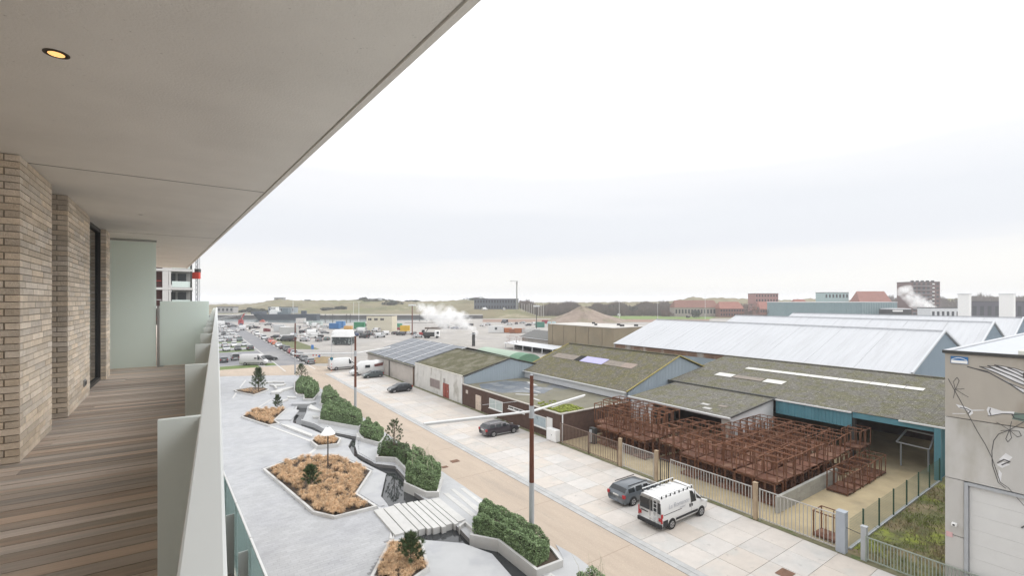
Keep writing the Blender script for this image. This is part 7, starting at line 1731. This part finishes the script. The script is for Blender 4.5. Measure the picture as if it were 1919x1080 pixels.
far_block('apartment_house', 'pinkish brick apartment house with a flat roof left of the teal shed', 1416, 1459, 450, 551, mat('pink_brick', (.36, .20, .18), var=.1), 5, 8)
far_block('brick_house', 'long low brick building with a red roof below the far dunes', 1265, 1348, 440, 563, mat('greyish_front', (.34, .30, .27), var=.1), 1, 14, m_brk)
far_block('brick_house', 'row of brick houses right of the long low brick building', 1350, 1395, 430, 566, m_brk, 2, 9, m_rtile); far_block('brick_house', 'brick house below the pinkish apartment house', 1425, 1452, 400, 566, m_brk, 2, 6, m_rtile)
far_block('teal_white_building', 'pale teal flat roofed building behind the teal shed', 1546, 1591, 470, 549, mat('pale_teal_front', (.36, .48, .49), var=.05), 3, 7)
far_block('red_roof_house', 'large house with a bright red roof behind the teal shed', 1612, 1672, 450, 546, m_brk, 2, 9, m_rtile); far_block('brick_house', 'low red roofed house peeping over the left half of the teal shed', 1492, 1520, 420, 561, m_brk, 2, 5, m_rtile)
tw = far_block('apartment_tower', 'dark red and grey apartment tower with balconies behind the steam cloud', 1710, 1762, 450, 529, mat('tower_brick', (.16, .10, .09), var=.1), 8, 6, depth=18)
for f in range(8):
    MB().box(-13.4, -1.5, 3.5 + f * 3.7, 4.5, -.07, 3.9 + f * 3.7).build('balcony', mat('grey_balcony', (.34, .36, .38), var=.08), tw, local=True); MB().box(6, -.5, 5.0 + f * 3.7, 8, -.07, 6.2 + f * 3.7).build('bay_window', m_white, tw, local=True)
for k in range(5): MB().box(-10 + k * 5, 4, 33.5, -8.4 + k * 5, 6, 35.2).build('roof_unit', m_flash, tw, local=True)
t = thing('teal_shed', 'long teal grey cladded shed behind the white roofs', 'building', (*dist(1575, 300)[:2], 0), 0)
x0, x1, x2 = [(q - 1575) / FPX * 300 for q in (1470, 1616, 1682)]
m_tg = mat('teal_grey_cladding', (.21, .285, .30), rough=.6, var=.08, scale=.15); m_tg2 = mat('lighter_teal_cladding', (.27, .35, .36), rough=.6, var=.06, scale=.15)
MB().box(x0, 0, 0, x1, 20, 14.2).build('wall', m_tg, t, local=True); MB().box(x1 + .01, 0, 0, x2, 20, 14.2).build('wall', m_tg2, t, local=True)
rb = MB(); k = x0 + .5
while k < x2 - .5: rb.box(k, -.15, .2, k + .5, -.01, 14.0); k += 1.6
rb.build('cladding_rib', m_tg, t, local=True); MB().box(x0 - .2, -.2, 14.21, x2 + .2, 20.2, 14.6).build('roof', m_wclad, t, local=True)
t = thing('dark_rooftop_plant', 'dark roof plant housing with white pipes right of the teal shed', 'building', (*dist(1690, 285)[:2], 0), 0)
MB().box(-6, 0, 0, 6.2, 10, 10).build('wall', m_flash, t, local=True); MB().box(-5.6, -.4, 8.6, .5, -.02, 9.6).build('pipe', m_white, t, local=True); MB().box(-5.8, 0, 10.01, 6, 9, 10.6).build('roof', m_wclad, t, local=True)
far_block('grey_depot', 'low pale depot under the apartment tower', 1745, 1800, 300, 578, m_wclad, 1, 6, depth=10); far_block('dark_depot', 'long dark depot behind the vent towers', 1820, 1960, 320, 566, mat('purplish_dark', (.10, .095, .11), var=.1), 1, 10, depth=10)
far_block('long_dark_hall', 'long dark grey hall on the horizon left of the antenna mast', 889, 972, 445, 561, mat('dark_slate_hall', (.12, .13, .15), var=.1), 2, 16, depth=20, zb=6.0); far_block('quay_shed', 'pale low shed at the dune foot left', 407, 438, 452, 576, mat('pale_shed', (.38, .37, .37), var=.1), 1, 4, depth=8, zb=3.0); far_block('quay_shed', 'bluish long shed behind the grey ship', 503, 552, 452, 576.5, mat('bluish_shed', (.30, .34, .38), var=.1), 1, 9, depth=8, zb=3.0)
far_block('dark_jetty_hut', 'low dark hut on the meadow right of the steam', 880, 931, 420, 590, mat('weathered_timber', (.14, .12, .10), var=.2), 1, 7, depth=6)

# construction block seen between the screen and the soffit
Y = 74.0; x1w = (362 - CX) / FPX * Y; WB = 6.6
t = thing('unfinished_apartment_block', 'unfinished apartment block with pale slab edges and dark open storeys', 'building', (x1w - NV[0] * WB / 2, Y - NV[1] * WB / 2, 0), AN)
x0, x1 = -WB / 2, WB / 2
W_ = x1 - x0; m_lgs = mat('pale_slab_edge', (.58, .57, .55), var=.06)
for f in range(9):
    z = f * 2.95; MB().box(-W_ / 2, 0, z + 2.6, W_ / 2, 12, z + 2.95).build('floor_slab', m_lgs, t, local=True)
    for x in (-W_ / 2 + 2.7, -W_ / 2 + 3.5): MB().box(x, .05, z + .004, x + (.75 if x < -W_ / 2 + 3 else .25), 1.0, z + 2.595).build('column', m_lgs, t, local=True)
    MB().box(-W_ / 2 + .1, 3, z + .004, -W_ / 2 + 2.65, 3.2, z + 2.595).build('brick_infill', mat('dark_red_infill', (.12, .06, .055), var=.2), t, local=True)
    MB().box(-W_ / 2 + 3.8, 2.2, z + .004, W_ / 2 - .1, 2.4, z + 2.595).build('rear_wall', m_grey, t, local=True)
    for x in (.1, 1.5): MB().box(x - .2, 2.1, z + .5, x + .9, 2.19, z + 2.3).build('window', m_win, t, local=True)
    MB().box(-W_ / 2 + .1, .1, z + 1.0, -W_ / 2 + 2.6, .16, z + 1.06).build('guard_rail', m_white if f % 2 else mat('signal_red', (.55, .08, .06)), t, local=True)
    MB().box(-W_ / 2 + 3.9, .05, z + .05, W_ / 2 - .2, .09, z + 1.0).build('glass_guard', m_frost, t, local=True)
    MB().box(W_ / 2 - .35, .0, z + .004, W_ / 2 - .1, .4, z + 2.595).build('edge_column', m_flash, t, local=True)
Y = 78; x = (371 - CX) / FPX * Y; t = thing('builders_hoist', 'red builders hoist cage on a lattice mast beside the unfinished block', 'hoist', (x, Y, 0), 0)
ms = MB()
for sx in (-.2, .2):
    for sy in (-.2, .2): ms.bar((sx, sy, 0), (sx, sy, 23.3), .06)
for k in range(30): ms.bar((-.2, -.2, k * .78), (.2, -.2, k * .78 + .7), .04); ms.bar((.2, -.2, k * .78 + .7), (.2, .2, k * .78 + .75), .04); ms.bar((-.2, .2, k * .78), (-.2, -.2, k * .78 + .7), .04)
ms.build('lattice_mast', m_galv, t, local=True); MB().box(-.65, -.7, 19.3, .65, -.22, 20.4).build('hoist_cage', mat('hoist_red', (.60, .07, .05), var=.08), t, local=True); MB().box(-.35, -.3, 20.41, .35, .3, 21.0).build('drive_unit', m_flash, t, local=True)
# far end of the terrace row: pale slab edge of the next balcony
t = thing('next_balcony_edge', 'cream rounded slab edge of the next balcony below the end of the soffit', 'balcony edge', (*Q(24.7, -5.0)[:2], ZC - .1), math.atan2(MS[1], MS[0]))
MB().tube([(-3, 0, -.05), (3.6, 0, -.05), (4.2, .1, -.1), (4.5, .3, -.5), (4.6, .5, -1.6)], .14, 8).build('rounded_edge', mat('cream_edge', (.62, .59, .52), var=.05), t, local=True)

# fuller far car park and quay
K = 0; SEEN = {}
extra = [(446, 622), (455, 619), (463, 618), (428, 614), (418, 616), (437, 613), (410, 620), (425, 609), (411, 610), (452, 612), (518, 634), (529, 638), (556, 622), (566, 625), (578, 620), (600, 619), (556, 617), (610, 615), (645, 632), (655, 629), (663, 631), (690, 625), (676, 624), (720, 628), (740, 627), (752, 629),
         (765, 627), (598, 640), (572, 640), (830, 616), (842, 615), (853, 617), (870, 617), (905, 612), (915, 610), (990, 611), (946, 606), (1000, 609), (503, 610), (512, 614), (480, 616), (471, 612), (552, 629), (540, 640), (585, 634), (623, 612), (700, 616)]
for px, py in extra:
    q = at(px, py); ty_ = (HATCH, VANL, SVAN, ESTATE, SVAN, SEDAN, SUV)[K % 7]; ci = (0, 0, 2, 4, 0, 3, 1, 2, 0, 5, 4)[K % 11]
    isv = ty_ in (VANL, SVAN)
    nm_ = '%s %s' % (CNAMES[ci][0], 'van' if isv else 'car'); pl_ = ('grey ship bow', 'red boat', 'pale trailers', 'blue containers', 'kiosk trailer', 'site office', 'yellow container', 'tipper lorry', 'white cabin')[min(8, max(0, int((px - 430) / 52)))]
    SEEN[(nm_, pl_)] = SEEN.get((nm_, pl_), -1) + 1; od = SEEN[(nm_, pl_)]
    o = assemble(ty_, 'parked_van' if isv else 'parked_car', '%s%s in the far rows of the lots, near the %s' % (('', 'second ', 'third ', 'fourth ')[od], nm_, pl_), 'van' if isv else 'car', (q[0], q[1], 0), AU + (K % 3) * .7, CNAMES[ci][1], 'far vehicles on the lots', False)
    K += 1
# quay clutter: pallets, stacked pipes, bins
for px, py, l_, h, col, lab in ((812, 617, 9, 1.2, (.16, .13, .11), 'low dark heap of pipes below the steam plume'), (870, 610, 12, 1.0, (.14, .15, .10), 'long low dark planting beyond the steam plume'), (500, 622, 3, 1.8, (.20, .06, .06), 'dark red skip beside the asphalt road end'), (576, 603, 8, .9, (.20, .21, .20), 'low grey kerb stack along the quay'), (690, 612, 6, 1.6, (.15, .14, .13), 'dark pallet stack left of the site office'),
                              (985, 618, 10, 1.0, (.46, .45, .43), 'long pale row of concrete blocks behind the orange skips'), (850, 608, 20, .8, (.42, .40, .37), 'long pale wall at the meadow edge'), (800, 606, 30, .7, (.44, .43, .41), 'long pale harbour edge beam')):
    q = at(px, py); m = mat('clutter_%d' % px, col, var=.25, scale=1.2); t = thing('storage_stack', lab, 'stack', (q[0], q[1], 0), .05)
    n = max(3, int(l_ / 1.6))
    for k in range(n): MB().box(-l_ / 2 + k * l_ / n + .04, -random.uniform(.0, .3), 0, -l_ / 2 + (k + 1) * l_ / n - .04, 1.2, h * random.uniform(.7, 1.1)).build('block', m, t, local=True)

# air: one closed box of thin even haze round the whole scene
hz = MB().box(-9500, -9500, -2.0, 9500, 9500, 42.0).build('haze', m_white); hz['kind'] = 'stuff'; hz['label'] = 'thin pale haze over the harbour'
hm = bpy.data.materials.new('haze'); hm.use_nodes = True; hn = hm.node_tree; hn.nodes.remove(hn.nodes['Principled BSDF']); pv = hn.nodes.new('ShaderNodeVolumePrincipled')
pv.inputs['Color'].default_value = (.93, .95, 1, 1); pv.inputs['Density'].default_value = .0003; hn.links.new(pv.outputs[0], hn.nodes['Material Output'].inputs['Volume'])
hz.data.materials.clear(); hz.data.materials.append(hm)
